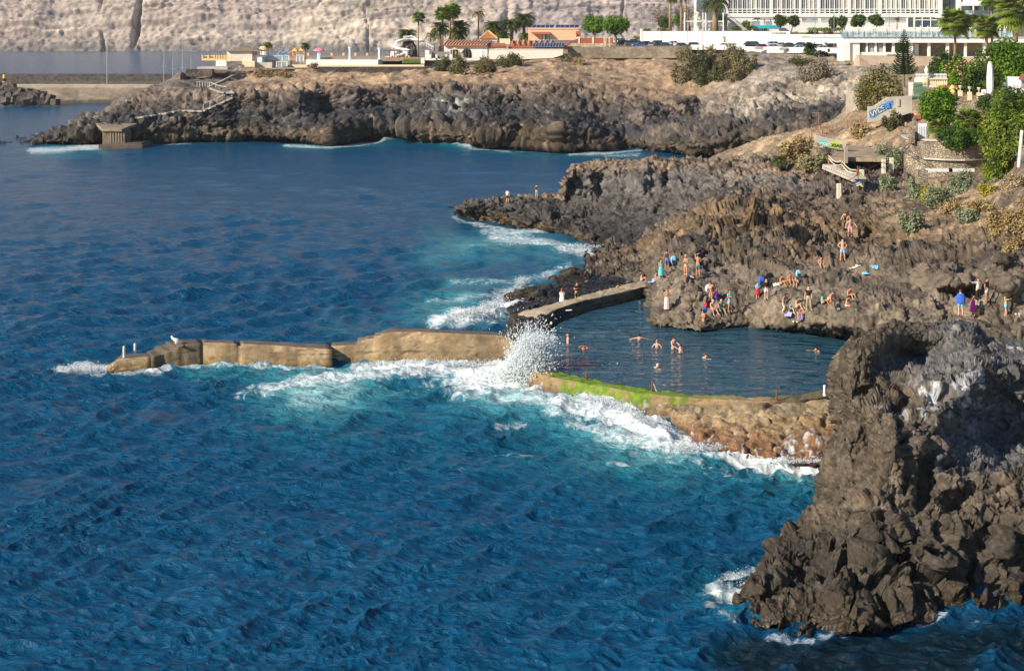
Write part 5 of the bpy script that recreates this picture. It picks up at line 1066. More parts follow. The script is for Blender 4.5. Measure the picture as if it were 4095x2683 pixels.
def peach_house():
    D = 424.; root = empty('peach_house', W(545,42,D=D), label='flat roofed peach house with a terracotta canopy and solar panels on top', cat='house')
    MB().ib(528.8,578.5,28.5,41.2,D,12).build('wall', M['peach_plaster'], root)
    MB().ib(528.4,579,27.6,28.8,D-.2,12.5).build('cornice', mm('peach_trim',(.78,.50,.34),.8,.05,1.), root)
    MB().ib(542.6,549.7,33.8,40.5,D-.06,.2).build('window', M['glass'], root); MB().ib(543.2,544.6,33.8,40.5,D-.1,.1).build('window_frame', M['white_paint'], root); MB().ib(547.7,548.5,33.8,40.5,D-.1,.1).build('window_frame', M['white_paint'], root)
    MB().prism([W(531.6,33.4,D=D-1.6),W(549.9,33.4,D=D-1.6),W(549.9,31.7,D=D),W(531.6,31.7,D=D)],(0,0,-.2)).build('canopy', M['terracotta'], root)
    MB().ib(576,581,31,36.5,D-.8,3).build('porch_roof', M['terracotta'], root); MB().ib(577.2,578.6,34,41,D-.8,.6).build('porch_column', M['white_plaster'], root)
    panels(531.5,553.5,24.8,28.2,D+1,5,'left row of dark blue solar panels on the roof of the peach house'); panels(555,578.5,24.8,28.2,D+1,5,'right row of dark blue solar panels on the roof of the peach house')
    # lower roof with panels
    root = empty('low_building', W(520,49,D=400), label='long low building with striped tiled roof between white garden wall and peach house', cat='building')
    MB().ib(509,566,45.2,49,401,8).build('wall', M['red_plaster'], root)
    r_ = MB().prism([W(508,46.2,D=400),W(566,46.2,D=400),W(572,40.4,D=410),W(512,40.4,D=410)],(0,0,-.3)).build('roof', M['terracotta'], root)
    for k in range(8): sub(r_, MB().tube([W(512+k*5.4,44.6,D=400.3)+Vector((0,0,.35)),W(513+k*5.6,40.6,D=409.5)+Vector((0,0,.2))], .16, 5), 'roof_tile_ridge', M['peach_plaster'])
    MB().ib(508.5,565,47.6,48.8,399.6,.5).build('eave_beam', M['terracotta'], root)
    panels(532.5,564,42.6,46.9,399,11,'long front row of eleven solar panels on the low tiled roof')
    panels(541,577,40.4,41.4,408,9,'thin distant row of solar panels seen edge on behind the long front row')
    # terracotta fence with cream piers
    root = empty('panel_fence', W(580,48,D=412), label='garden wall with terracotta panels between cream piers', cat='wall')
    for x in (578.8,580.8): pass
    for x0,x1 in ((579.6,592),(594.2,603.6),(606.8,613.2)):
        MB().ib(x0,x1,37.8,43.4,412,.3).build('panel', M['red_plaster'], root)
    for x in (578.3,592.2,603.8): MB().ib(x,x+1.7,36.8,44,411.8,.7).build('pier', M['cream_plaster'], root)
    MB().ib(566,604.5,43.3,49,411.6,1.).build('base', M['pale_stone'], root)
    MB().prism([W(566,43.3,D=411.8),W(578.3,43.3,D=411.8),W(578.3,38,D=411.8),W(571,41.5,D=411.8)],(0,.4,0)).build('sloping_wall', M['red_plaster'], root)
    root = empty('gate_pier', W(607,47,D=409), label='pair of stacked stone gate piers at the car park entrance', cat='gate piers')
    for x in (604.6,608.6) : MB().ib(x,x+1.7,37.2,46.5,408,.8).build('pier', M['pale_stone'], root)
peach_house()
def car_park():
    # road surface and hotel street wall
    zz = ((600,406,19.7),(690,406,19.5),(745,400,19.3),(850,392,19.1),(860,470,19.1),(590,500,19.8))
    o = MB().prism([(xy(a,d).x,d,z) for a,d,z in zz],(0,0,-.5)).build('car_park', M['tar']); tag(o, kind='structure')
    def street(x0,x1,y0,y1,D,D1,lab,bal):
        root, mb = wall('street_wall', x0,x1,y0,y1,D,None,lab,'wall',.6,D1); mb.build('wall', M['white_rough'], root)
        MB().prism([W(x0,y0,D=D-.15),W(x1,y0,D=D1-.15),W(x1,y0-.5,D=D1-.15),W(x0,y0-.5,D=D-.15)],(0,.9,0)).build('coping', M['white_plaster'], root)
        for b0,b1,n in bal:
            for k in range(n): x = b0+(b1-b0)*(k+.5)/n; w_ = (b1-b0)/n*.30; DD = D+(D1-D)*(x-x0)/(x1-x0)-.2; MB().ib(x-w_,x+w_,y0+.7,y0+2.4,DD,.1).build('baluster_gap', mm('gap',(.05,.045,.04),.9,.1,2.), root)
        return root
    mm('white_rough',(.70,.69,.67),.9,.12,3.5,bump=.05)
    r1 = street(641,790,31.6,45,478,452,'high rough white street wall of the hotel garden behind the parked cars',[(662.5,670.5,8),(679.5,690,10),(701,713,12),(772,786,11)])
    MB().ib(640.6,642.6,28.6,45,478.5,1.2).build('end_pier', M['white_plaster'], r1)
    for x,y0,y1 in ((724.3,36.6,42.3),(784.2,36.5,41.5)): MB().ib(x,x+1.4,y0,y1,455,.5).build('stone_pier', M['stone_wall'], r1)
    r2 = street(790,842,34.8,46,451.5,436,'lower rough white street wall near the orange car',[(802,810.5,9)])
    MB().ib(824.6,826,36,44.5,440,.5).build('stone_pier', M['stone_wall'], r2)
    # lettering
    def text(body, x, y, D, size, m, parent, name='lettering', shear=0.):
        cu = bpy.data.curves.new(name,'FONT'); cu.body = body; cu.size = size; cu.extrude = .02; cu.shear = shear; cu.materials.append(m)
        o = bpy.data.objects.new(name, cu); COL.objects.link(o); o.rotation_euler = (math.radians(90),0,0); p = W(x,y,D=D); o.location = p-Vector(parent.location); o.parent = parent; return o
    text('Hotel', 741.4, 39.3, 460.4, .95, mm('red_ink',(.45,.06,.03),.7,.05,2.), r1, shear=.4); text('****', 748.8, 39.4, 460.4, .6, M['tar'], r1); text('LOS GIGANTES', 741.2, 41.6, 460.4, .56, M['tar'], r1)
    # front balustrade wall on the cliff edge
    root = empty('balustrade_wall', W(691,50,D=401), label='long low white wall with baluster openings along the cliff edge below the cars', cat='balustrade')
    segs = [(691,745,44.6,49.6,401,398),(745,842,46.4,52.4,398,386)]
    for x0,x1,y0,y1,D0,D1 in segs:
        MB().prism([W(x0,y1,D=D0),W(x1,y1+ (0 if x0<700 else .6),D=D1),W(x1,y0+(0 if x0<700 else 1.6),D=D1),W(x0,y0,D=D0)],(0,.5,0)).build('wall', M['white_plaster'], root)
    for b0,b1,y0,y1,n in ((732,742,46.4,49.2,9),(755,763.5,46.8,49.6,10),(779.3,788,47.4,50.2,10),(804,808,47.9,50.4,5),(827.5,841,48.4,51.6,15)):
        for k in range(n): x = b0+(b1-b0)*(k+.5)/n; w_ = (b1-b0)/n*.26; MB().ib(x-w_,x+w_,y0,y1,386+(842-b0)*.098,.2).build('baluster_gap', M['gap'], root)
    root = empty('pipe_bridge', W(757,56,D=388), label='thin white pipe on short concrete blocks under the balustrade wall', cat='pipe')
    MB().ib(757,802,55,55.7,388,.4).build('pipe', M['white_plaster'], root)
    for x in (760,777.5,785,793): MB().ib(x,x+1.6,55.6,58,388.2,.8).build('block', M['pale_concrete'], root)
car_park()
def hotel():
    D = 500.; root = empty('hotel', W(860,30,D=D), label='large white hotel with rows of framed glass galleries above the car park', cat='hotel')
    wp, gl, cu_ = M['white_plaster'], M['glass'], M['curtain']
    MB().ib(728,1100,14,17.2,D-.3,12).build('floor_band', wp, root)
    MB().ib(728,1100,17.2,34,D,12).build('lower_wall', wp, root)
    MB().ib(728,1100,-12,14,D+2.2,9).build('rear_wall', mm('room_wall',(.45,.42,.37),.8,.1,1.), root)
    MB().ib(728,1100,-16,-10,D-.3,12).build('upper_band', wp, root)
    bays = [(728.5,770.2,9),(773,799.5,6),(801.5,818,4),(820.5,848.5,6),(851,879,6),(882,939,12)]
    prev = 722.
    for i,(a,b,n) in enumerate(bays):
        MB().ib(prev,a,-10,14,D-.25,2.4).build('pillar', wp, root); prev = b
        f = MB()
        f.ib(a,b,8.7,9.5,D-.1,.25).ib(a,b,11.1,11.8,D-.1,.25).ib(a,b,13.4,14.1,D-.1,.25)
        wd = (b-a)/n
        for k in range(n+1): f.ib(a+k*wd-.35,a+k*wd+.35,-10,14,D-.12,.3)
        fo = f.build('gallery_frame', M['white_paint'], root)
        for k in range(n):
            x0 = a+k*wd+.3; x1 = a+(k+1)*wd-.3; r = RS.rand(); mk = gl if r < .55 else (cu_ if r < .8 else M['glass_light'])
            if i == 5 and r > .35: mk = cu_
            w_ = MB().ib(x0,x1,-10,8.8,D+.25,.08).build('window', mk, root)
            sub(w_, MB().ib((x0+x1)/2-.14,(x0+x1)/2+.14,-10,8.8,D+.15,.12), 'mullion', M['white_paint'])
            MB().ib(x0,x1,9.5,13.5,D+.3,.08).build('window', gl if RS.rand() < .6 else M['glass_light'], root)
    MB().ib(939,942.5,-10,14,D-.25,2.4).build('pillar', wp, root)
    # low band of windows
    for a,b,n in ((801.8,817.6,3),(820.8,848,4),(851.2,868,3),(885,906,7)):
        wd = (b-a)/n
        for k in range(n): w_ = MB().ib(a+k*wd+.2,a+(k+1)*wd-.2,17.6,21.1,D-.05,.1).build('window', M['glass_light'], root)
        MB().ib(a,b,21.1,21.5,D-.25,.3).build('sill', M['white_paint'], root)
    MB().ib(753.8,760,17.8,19,D-.05,.1).build('window', M['glass'], root)
    # entrance glazing
    MB().ib(907.8,939.5,17.4,27,D-.04,.1).build('entrance_glazing', M['glass'], root)
    for x in (907.4,913.6,914.4,922,930.4,938.6): MB().ib(x,x+.7,17.2,28,D-.3,.3).build('entrance_frame', M['white_paint'], root)
    MB().ib(914,939.5,19.4,20.2,D-.35,.3).build('entrance_frame', M['white_paint'], root); MB().ib(922.3,930,20.4,26.9,D-.12,.1).build('door', mm('dark_blue_door',(.03,.06,.12),.4,.1,2.), root)
    # left wing
    MB().ib(697.5,722.5,-12,31,D+.5,10).build('left_wing', mm('cream_white',(.78,.75,.68),.8,.04,1.), root)
    MB().ib(696.6,699.2,-12,11,D,2).build('corner', wp, root); MB().ib(697,714,8.8,10.6,D-1.6,2).build('balcony', wp, root)
    MB().ib(700.6,710.6,4.5,8.8,D+.4,.1).build('window', M['glass_light'], root)
    for k in range(4): MB().ib(717.6+k*1.9,719.1+k*1.9,3.6,9.3,D+.4,.1).build('window', M['glass_light'], root)
    MB().ib(717,725.5,9.6,13.6,D-.4,.2).build('balcony_railing', M['glass_rail'], root)
    # outside stair
    st = MB(); st.prism([W(722.8,13.4,D=D-3),W(745.6,29.8,D=D-3),W(743,31,D=D-3),W(722.8,16,D=D-3)],(0,1.5,0)); st.build('outside_stair', mm('stair_grey',(.42,.40,.37),.8,.1,1.), root)
    rl = MB(); rl.tube([W(723,11,D=D-3.2),W(746.5,27,D=D-3.2)],.09,5).tube([W(723,12.2,D=D-3.2),W(746.5,28.4,D=D-3.2)],.06,5); rl.build('stair_handrail', M['steel'], root)
    # pool bar
    r2 = empty('terrace_bar', W(751,28,D=D-6), label='terrace bar with bright cyan glass balustrade under a thin dark canopy', cat='bar')
    MB().ib(751.5,778.5,25.2,28.2,D-8,.15).build('balustrade', M['cyan_glass'], r2); MB().ib(754,779,28.2,31,D-7.8,5).build('base', wp, r2)
    for a,b in ((751.5,760),(765.3,772)): MB().ib(a,b,21,25.2,D-7.5,.1).build('glass_panel', M['glass_light'], r2)
    for x in (757.6,764,770.3): MB().ib(x,x+.7,19.4,28,D-6.5,.3).build('post', M['tar'] if x < 760 else wp, r2)
    MB().ib(754.6,776,18.6,19.4,D-8,5).build('canopy', mm('dark_canopy',(.09,.06,.05),.7,.2,2.), r2)
    # right wing: awning, balcony
    r3 = empty('restaurant_wing', W(990,17,D=D-6), label='right hand hotel restaurant with a white awning and a balcony of chairs', cat='building')
    MB().ib(943,1100,-12,14,D+2,5).build('rear_wall', M['glass'], r3); MB().ib(956.6,961.2,-12,14,D-3,1).build('pillar', wp, r3)
    for x in (973,983,991,1003,1014): MB().ib(x,x+1,5,13.5,D-2,.4).build('post', M['white_paint'], r3)
    MB().prism([W(960,4.8,D=D-12),W(1060,4.8,D=D-12),W(1052,-6,D=D-2),W(968,-6,D=D-2)],(0,0,-.3)).build('awning', M['canvas'], r3)
    MB().ib(941,1100,13.6,17.4,D-8,7).build('balcony_slab', wp, r3)
    MB().ib(943,1100,10.2,13.6,D-8,.1).build('balcony_glass', M['glass_rail'], r3)
    for k in range(14):
        c = W(962+k*4.4+RS.rand(),13.5,D=D-6.5); ch = MB(); ch.box(c+Vector((0,0,.45)),(.5,.5,.06)).box(c+Vector((0,.24,.75)),(.5,.05,.55))
        for a in (-.2,.2):
            for b in (-.2,.2): ch.box(c+Vector((a,b,.22)),(.05,.05,.44))
        tag(ch.build('chair', M['white_paint'], org=c), 'white cafe chair on the balcony under the white awning', 'chair', 'chairs on the restaurant balcony')
    # garden ground behind street wall
    o = MB().box((120,478,22.1), (150,50,4.)).build('hotel_garden', mm('garden_soil',(.16,.13,.09),.9,.3,1.)); tag(o, kind='structure'); o.location = (38,14,-.3)
    # pergola frame on the lawn
    r4 = empty('pergola', W(685,31,D=484), label='tall white post and beam pergola in the hotel garden left of the thick palm', cat='pergola')
    for x,y0 in ((684.2,12.2),(702.4,12.5),(705.2,12),(722.8,12.6)): MB().ib(x,x+1.0,y0,31.6,484,.4).build('post', M['white_paint'], r4)
    MB().ib(685,723,20.6,21.7,484.2,1.2).build('beam', mm('cream_beam',(.78,.74,.60),.8,.05,1.), r4)
hotel()
def lamps():
    for x,y0,y1,D,lab in ((642.5,9.8,40,470,'street lamp at the left end of the hotel street wall'),(649.6,10.8,31,520,'far street lamp beyond the street wall end'),(687.3,10,44,455,'slim street lamp in front of the pergola'),(702.2,10.8,48,400,'slim street lamp rising from the low white wall'),(815,10.5,43,435,'slim street lamp left of the round clipped trees'),(834,12.5,48,400,'slim street lamp beside the orange car'),(889.2,11,27,352,'thin lamp post above the glass terrace rail')):
        p = W(x,y1,D=D); h_ = (y1-y0)*D/F; root = empty('street_lamp', p, label=lab, cat='street lamp')
        MB().tube([p-Vector((0,0,.5)), p+Vector((0,0,h_))], [.11,.07], 6).build('pole', M['steel'], root); MB().box(p+Vector((-.15,0,h_+.05)), (.9,.3,.14)).build('lamp_head', M['old_steel'], root)
lamps()
def terrace_building():
    D = 333.; root = empty('terrace_building', W(905,58,D=D), label='white concrete undercroft with open bays carrying the glass railed sun terrace', cat='building')
    wp = M['white_plaster']
    o = MB().ib(843.5,1075,37.7,42.6,D-.8,50); o.build('slab', mm('peeling_white',(.78,.77,.74),.85,.03,1.,col2=(.80,.79,.76)), root)
    MB().ib(843,1075,36.7,37.7,D-1,50).build('deck_edge', mm('blue_edge',(.42,.52,.62),.5,.05,2.), root)
    MB().ib(843.8,859.8,42.6,61,D-.4,7).build('left_pier', wp, root); MB().ib(844,850,42.6,60.4,D-.9,.6).build('corner_pier', wp, root)
    MB().ib(859.5,1075,42.6,62,D+4.5,.6).build('rear_wall', mm('stained_render',(.50,.42,.31),.9,.1,.5,col2=(.22,.18,.14)), root)
    for a,b in ((866.2,868),(874.6,877),(883.2,885.6),(892.2,894.8),(909.6,913.2)): MB().ib(a,b,42.6,53,D,.6).build('pillar', wp, root)
    for a,b in ((927.9,930.5),(946.2,949.2),(964.6,966.8),(983.2,985.4),(1001,1003)): MB().ib(a,b,42.6,57,D,.6).build('pillar', wp, root)
    MB().prism([W(859.8,52,D=D-.1),W(913.2,52,D=D-.1),W(913.2,60,D=D-.1),W(906,57,D=D-.1),W(897,54.6,D=D-.1),W(888,54.4,D=D-.1),W(880,57.6,D=D-.1),W(868,58,D=D-.1),W(859.8,55.4,D=D-.1)],(0,.6,0)).build('parapet', wp, root)
    MB().prism([W(913.2,56.3,D=D-.15),W(1010,56.3,D=D-.15),W(1010,60.2,D=D-.15),W(950,60.6,D=D-.15),W(930,60,D=D-.15),W(913.2,58.6,D=D-.15)],(0,.7,0)).build('parapet', wp, root)
    for a,b in ((861.5,865.5),(869,873.5),(878,882)): MB().ib(a,b,43.4,52,D+.4,.1).build('window', M['glass'] if a < 865 else M['glass_light'], root)
    MB().ib(914.2,918.6,43.8,56.2,D+1.5,.4).build('inner_wall', wp, root)
    # bank of rendered concrete below
    r2 = empty('rendered_bank', W(905,76,D=329), label='tan rendered concrete bank beneath the undercroft behind the tall conifer', cat='wall')
    mb = MB(); mb.prism([W(859,55,D=330),W(1000,57.5,D=330),W(1000,80,D=322),W(905,78,D=322),W(880,72,D=324),W(860,66,D=325)],(0,6,0)); mb.build('wall', mm('tan_render',(.40,.31,.22),.9,.16,.35,bump=.1), r2)
    # glass railing
    r3 = empty('terrace_railing', W(841,37,D=D-1.2), label='long clear glass railing along the front of the sun terrace', cat='railing')
    for k in range(30):
        x = 841.5+k*5.7; MB().ib(x,x+5.2,31.2,36.8,D-1.2,.05).build('pane', M['glass_rail'], r3)
        MB().ib(x-.25,x+.05,31,36.9,D-1.3,.12).build('post', M['steel'], r3)
    # cabanas
    def cab(x0,x1,D,i):
        r = empty('cabana', W(x0,37,D=D), label=ORD[i]+' white curtained cabana from the left on the glass railed terrace', cat='cabana', group='cabanas on the sun terrace')
        top = MB(); 
        for dx in (0,1):
            for dy in (0,2.6):
                xx = x0 if dx == 0 else x1; MB().ib(xx-.3,xx+.3,27.2,37,D+dy,.2).build('post', M['white_paint'], r)
        a = W(x0-.3,27.6,D=D); b = W(x1+.3,27.6,D=D)
        MB().box(((a.x+b.x)/2,D,a.z),(b.x-a.x,.2,.2)).box(((a.x+b.x)/2,D+2.6,a.z),(b.x-a.x,.2,.2)).build('beam', M['white_paint'], r)
        for xx,s_ in ((x0,1),(x1,-1)):
            MB().prism([W(xx,27.6,D=D-.05),W(xx+s_*1.0,27.6,D=D-.05),W(xx+s_*.7,32.5,D=D-.05),W(xx+s_*1.4-s_*.2,37,D=D-.05),W(xx-s_*.8,37,D=D-.05),W(xx+s_*.1,32,D=D-.05)],(0,.25,0)).build('curtain', M['white_paint'], r)
        MB().ib(x0+1.4,x1-1.2,34.9,36.6,D+.5,1.8).build('daybed', M['canvas'], r); MB().ib(x1-3.2,x1-1.6,33.4,35.1,D+.8,.9).build('cushion', M['canvas'] if i%2 else M['blue_cloth'], r)
    for i,(a,b) in enumerate([(849.5,862.5),(866,877.5),(882,894),(909,914.5),(917.5,932),(936.5,948),(957,965),(970,984),(1000,1012)]): cab(a,b,D+1.2,i)
    for i,x in enumerate((858,872.5,886,892,904.5,920.5,928,941,976,1005)):
        p = W(x,36.8,D=D+6); r = empty('parasol', p, label=ORD[i]+' closed beige parasol from the left behind the terrace cabanas', cat='parasol', group='closed parasols on the sun terrace')
        MB().tube([p,p+Vector((0,0,2.6))],.04,5).build('pole', M['steel'], r); MB().lathe(p,[(.12,.7),(.42,.9),(.30,1.6),(.12,2.4),(.03,2.6)],9).build('canopy', M['beige_canvas'], r)
    simple('windbreak', 898,905.5,28,36.8,D+.5,'white_paint','white panel windbreak behind the tip of the tall conifer','screen',.2)
    for i,(x,mk) in enumerate(((846,'blue_cloth'),(952,'white_paint'),(989,'blue_cloth'),(994,'blue_cloth'))):
        p = W(x,36.6,D=D+.8); r = empty('sun_lounger', p, label=['blue lounger at the left corner of the sun terrace','white lounger between the sixth and seventh cabanas','blue lounger left of the last cabana, nearer the palm','blue lounger beside the last cabana on the right'][i], cat='sun lounger')
        MB().box(p+Vector((0,0,.35)),(1.9,.7,.1)).build('mattress', M[mk], r); MB().box(p+Vector((-.8,0,.65)),(.12,.7,.7),ry=-.5).build('backrest', M[mk], r)
        for a in (-.7,.7): MB().box(p+Vector((a,0,.15)),(.06,.6,.3)).build('leg', M['steel'], r)
terrace_building()
# ================================================================= GARDEN TERRACES ON THE RIGHT
def stone(name, pts, zt, zb, label, m='stone_wall', dep=.7, cat='wall', cop=None):
    """wall through ground sight points pts [(px, D)], from zb to zt"""
    root = empty(name, (0,0,0), label=label, cat=cat); P = [xy(a,b) for a,b in pts]; root.location = (P[0].x,P[0].y,zb if not isinstance(zb,list) else zb[0])
    zt = zt if isinstance(zt,list) else [zt]*len(P); zb = zb if isinstance(zb,list) else [zb]*len(P); mb = MB(); cp = MB()
    vs = []; fs = []; cv = []
    for i,(p,a,b) in enumerate(zip(P,zt,zb)):
        t = (P[min(i+1,len(P)-1)]-P[max(i-1,0)]).normalized(); n = Vector((-t.y,t.x)); n = n if n.y > 0 else -n
        q = p+n*dep; vs += [(p.x,p.y,b),(p.x,p.y,a),(q.x,q.y,a),(q.x,q.y,b)]
        p2 = p-n*.08; q2 = q+n*.08; cv += [(p2.x,p2.y,a+.004),(p2.x,p2.y,a+.18),(q2.x,q2.y,a+.18),(q2.x,q2.y,a+.004)]
    for i in range(len(P)-1): fs += [(i*4+k,i*4+(k+1)%4,i*4+4+(k+1)%4,i*4+4+k) for k in range(4)]
    fs += [(0,1,2,3),(len(P)*4-1,len(P)*4-2,len(P)*4-3,len(P)*4-4)]
    mb.add(vs,fs).build('wall', M[m], root)
    if cop: cp.add(cv,fs).build('coping', M[cop], root)
    return root
mm('earth_slab',(.30,.23,.16),.95,.35,.8,bump=.1)
stone('retaining_wall', [(908,167),(912,163),(925,160),(945,158.5),(965,158),(988,159)], 11.75, 7.0, 'curved pale rubble stone retaining wall below the garden with the white door', 'rubble', cop='pale_concrete')
stone('retaining_wall', [(908.6,166.4),(912.4,162.6),(925.2,159.6),(945,158.1),(965,157.6),(986,158.6)], 9.95, 9.8, 'thin pale ledge line across the curved retaining wall', 'pale_concrete', dep=.5, cat='ledge')
def hide_z(py, D): return H-(py-YH)*D/F
# graffiti walls
def graff_wall():
    D = 192.; root = empty('graffiti_wall', W(868,118,D=D), label='grey plastered stair wall with big blue and white graffiti', cat='wall')
    mb = MB(); pts = [(868.5,122),(868.5,106.3),(874.5,106),(887.5,97),(912,95.5),(912,112),(900,116)]
    mb.prism([W(a,b,D=D) for a,b in pts],(0,.6,0)); mb.build('wall', M['pale_concrete'], root)
    MB().ib(897.5,899.5,98.5,106,D-.15,.5).build('buttress', M['pale_concrete'], root)
    gb = mm('graffiti_blue',(.08,.24,.58),.7,.15,3.); gw = mm('graffiti_white',(.78,.78,.76),.7,.05,3.); gk = mm('graffiti_black',(.02,.02,.02),.7,.1,3.)
    bl = MB(); out = [(869.4,112),(871,109.5),(876,108.5),(881,104.5),(886,102.6),(889,101),(893,100),(893.6,104),(891.5,107.2),(887,109.5),(881,113),(874,117.5),(870,118),(869.4,115)]
    bl.prism([W(a,b,D=D-.02) for a,b in out],(0,.03,0))
    for a,b,r in ((885,100.6,.7),(887,102,.5),(881.4,103,.45),(893,102.2,.5)):
        c = W(a,b,D=D-.02); bl.prism([c+Vector((math.cos(t)*r*.13*1,0,math.sin(t)*r*.13)) for t in np.linspace(0,5.6,9)],(0,.03,0))
    bl.build('graffiti', gb, root)
    def letters(txt, pts_, size, m, off, dd):
        for ch,(a,b) in zip(txt,pts_):
            cu = bpy.data.curves.new('graffiti_letter','FONT'); cu.body = ch; cu.size = size; cu.extrude = .015; cu.offset = off; cu.materials.append(m)
            o = bpy.data.objects.new('graffiti_letter', cu); COL.objects.link(o); o.rotation_euler = (math.radians(90),-.28,0); o.location = W(a,b,D=D-dd)-Vector(root.location); o.parent = root
    L = [(871.2,116.9),(874.3,115.0),(878.0,112.9),(881.6,111.0)]
    letters('VYDE', L, .98, gk, .055, .05); letters('VYDE', L, .98, gw, .0, .09)
    letters('..!', [(887.2,109.2),(888.8,108.6),(890.2,108.6)], 1.0, gk, .02, .05)
graff_wall()
def graff2():
    D = 176.; root = empty('graffiti_wall', W(812,148,D=D), label='low curved path wall with turquoise and yellow green graffiti tags', cat='wall')
    mb = MB(); P = [(815.5,141.5,134.6),(822,145,136.3),(832,148,138.6),(840,148.6,140.2),(846,148,140.8)]
    for (a,b,c),(d,e,f) in zip(P[:-1],P[1:]): mb.prism([W(a,b,D=D),W(d,e,D=D),W(d,f,D=D),W(a,c,D=D)],(0,.5,0))
    mb.build('wall', M['pale_concrete'], root)
    t1 = mm('graffiti_turquoise',(.06,.55,.48),.7,.1,3.); t2 = mm('graffiti_lime',(.42,.58,.03),.7,.1,3.); gk = M['graffiti_black']
    def blob(pts, m, dd): MB().prism([W(a,b,D=D-dd) for a,b in pts],(0,.03,0)).build('graffiti', m, root)
    blob([(819.8,140.4),(822,139.8),(826,141),(828.4,143),(828,146.6),(825,146.2),(820.4,144.6)], t1, .03)
    blob([(830,143.2),(832,141.6),(838,141.8),(841,143.6),(840.4,147),(838.6,148.6),(836,147.4),(832,147.2),(830.6,146)], t2, .03)
    def tx(s,a,b,sz,m,dd,rot): 
        cu = bpy.data.curves.new('graffiti_letter','FONT'); cu.body = s; cu.size = sz; cu.extrude = .012; cu.offset = .012; cu.materials.append(m)
        o = bpy.data.objects.new('graffiti_letter', cu); COL.objects.link(o); o.rotation_euler = (math.radians(90),rot,0); o.location = W(a,b,D=D-dd)-Vector(root.location); o.parent = root
    tx('MOES', 820.3,144.2,.42,M['graffiti_white'],.06,.18); tx('XSAG', 831,146.2,.52,gk,.06,.12)
graff2()
def path_edge():
    # slab overhang and dark hollow beneath with pillar
    root = empty('concrete_viewpoint', W(850,158,D=170), label='cantilevered concrete path slab with a dark hollow beneath it', cat='viewpoint')
    a,b,c,d = W(830,157.2,D=168),W(886,159.5,D=167),W(890,152,D=184),W(842,151,D=186); zz = 8.9
    MB().prism([(a.x,a.y,zz),(b.x,b.y,zz),(c.x,c.y,zz),(d.x,d.y,zz)],(0,0,.45)).build('slab', M['earth_slab'], root)
    MB().ib(844.8,847.8,146,163,166.8,.5).build('post', M['concrete'], root)
    MB().ib(865.5,871,159,170.5,168.5,1.).build('pillar', mm('dark_pillar',(.05,.045,.042),.9,.2,2.), root)
    MB().ib(848,865,160,170,176,.6).build('hollow_wall', mm('ochre_earth',(.28,.14,.06),.9,.3,1.), root); MB().ib(871,884,159.5,168,175,.6).build('hollow_wall', M['dark_pillar'], root)
path_edge()
def posts():
    for i,(x,y0,y1) in enumerate([(801.5,134,141),(809.6,136,141),(811.8,130.5,141),(822.6,127.6,133.6),(829.6,126,132.6),(837,124.5,132),(847.6,120.6,127.6),(860.7,115.6,122.8)]):
        g = ground(x,y1+.5); D = g.y if 150 < g.y < 240 else 200.; p = W(x,y1+.5,D=D)
        o = MB().box(p+Vector((0,0,(y1-y0)*D/F/2)), (.16,.16,(y1-y0)*D/F+.3)).build('path_post', mm('rusty_wood',(.34,.14,.05),.9,.3,3.), org=p); tag(o, ['short','tall rust brown'][i%2]+' wooden post, '+ORD[i]+' from the left along the viewpoint path', 'post', 'wooden posts along the viewpoint path')
    g = ground(811.8,138); D = 205.; root = empty('steel_frame', W(811.5,140,D=D), label='bare rusty steel goal shaped frame standing on the viewpoint path', cat='frame')
    for x0,x1,y0,y1 in ((811,811.6,112.5,140),(820.6,821.2,114.5,133),(811,821.2,112.3,112.9),(809.6,821.2,124.2,124.8),(811,811.6,112.5,124),(818.6,819.1,112.5,124)): MB().ib(x0,x1,y0,y1,D,.1).build('bar', M['rust'] if y0 > 113 else M['pale_rib'], root)
posts()
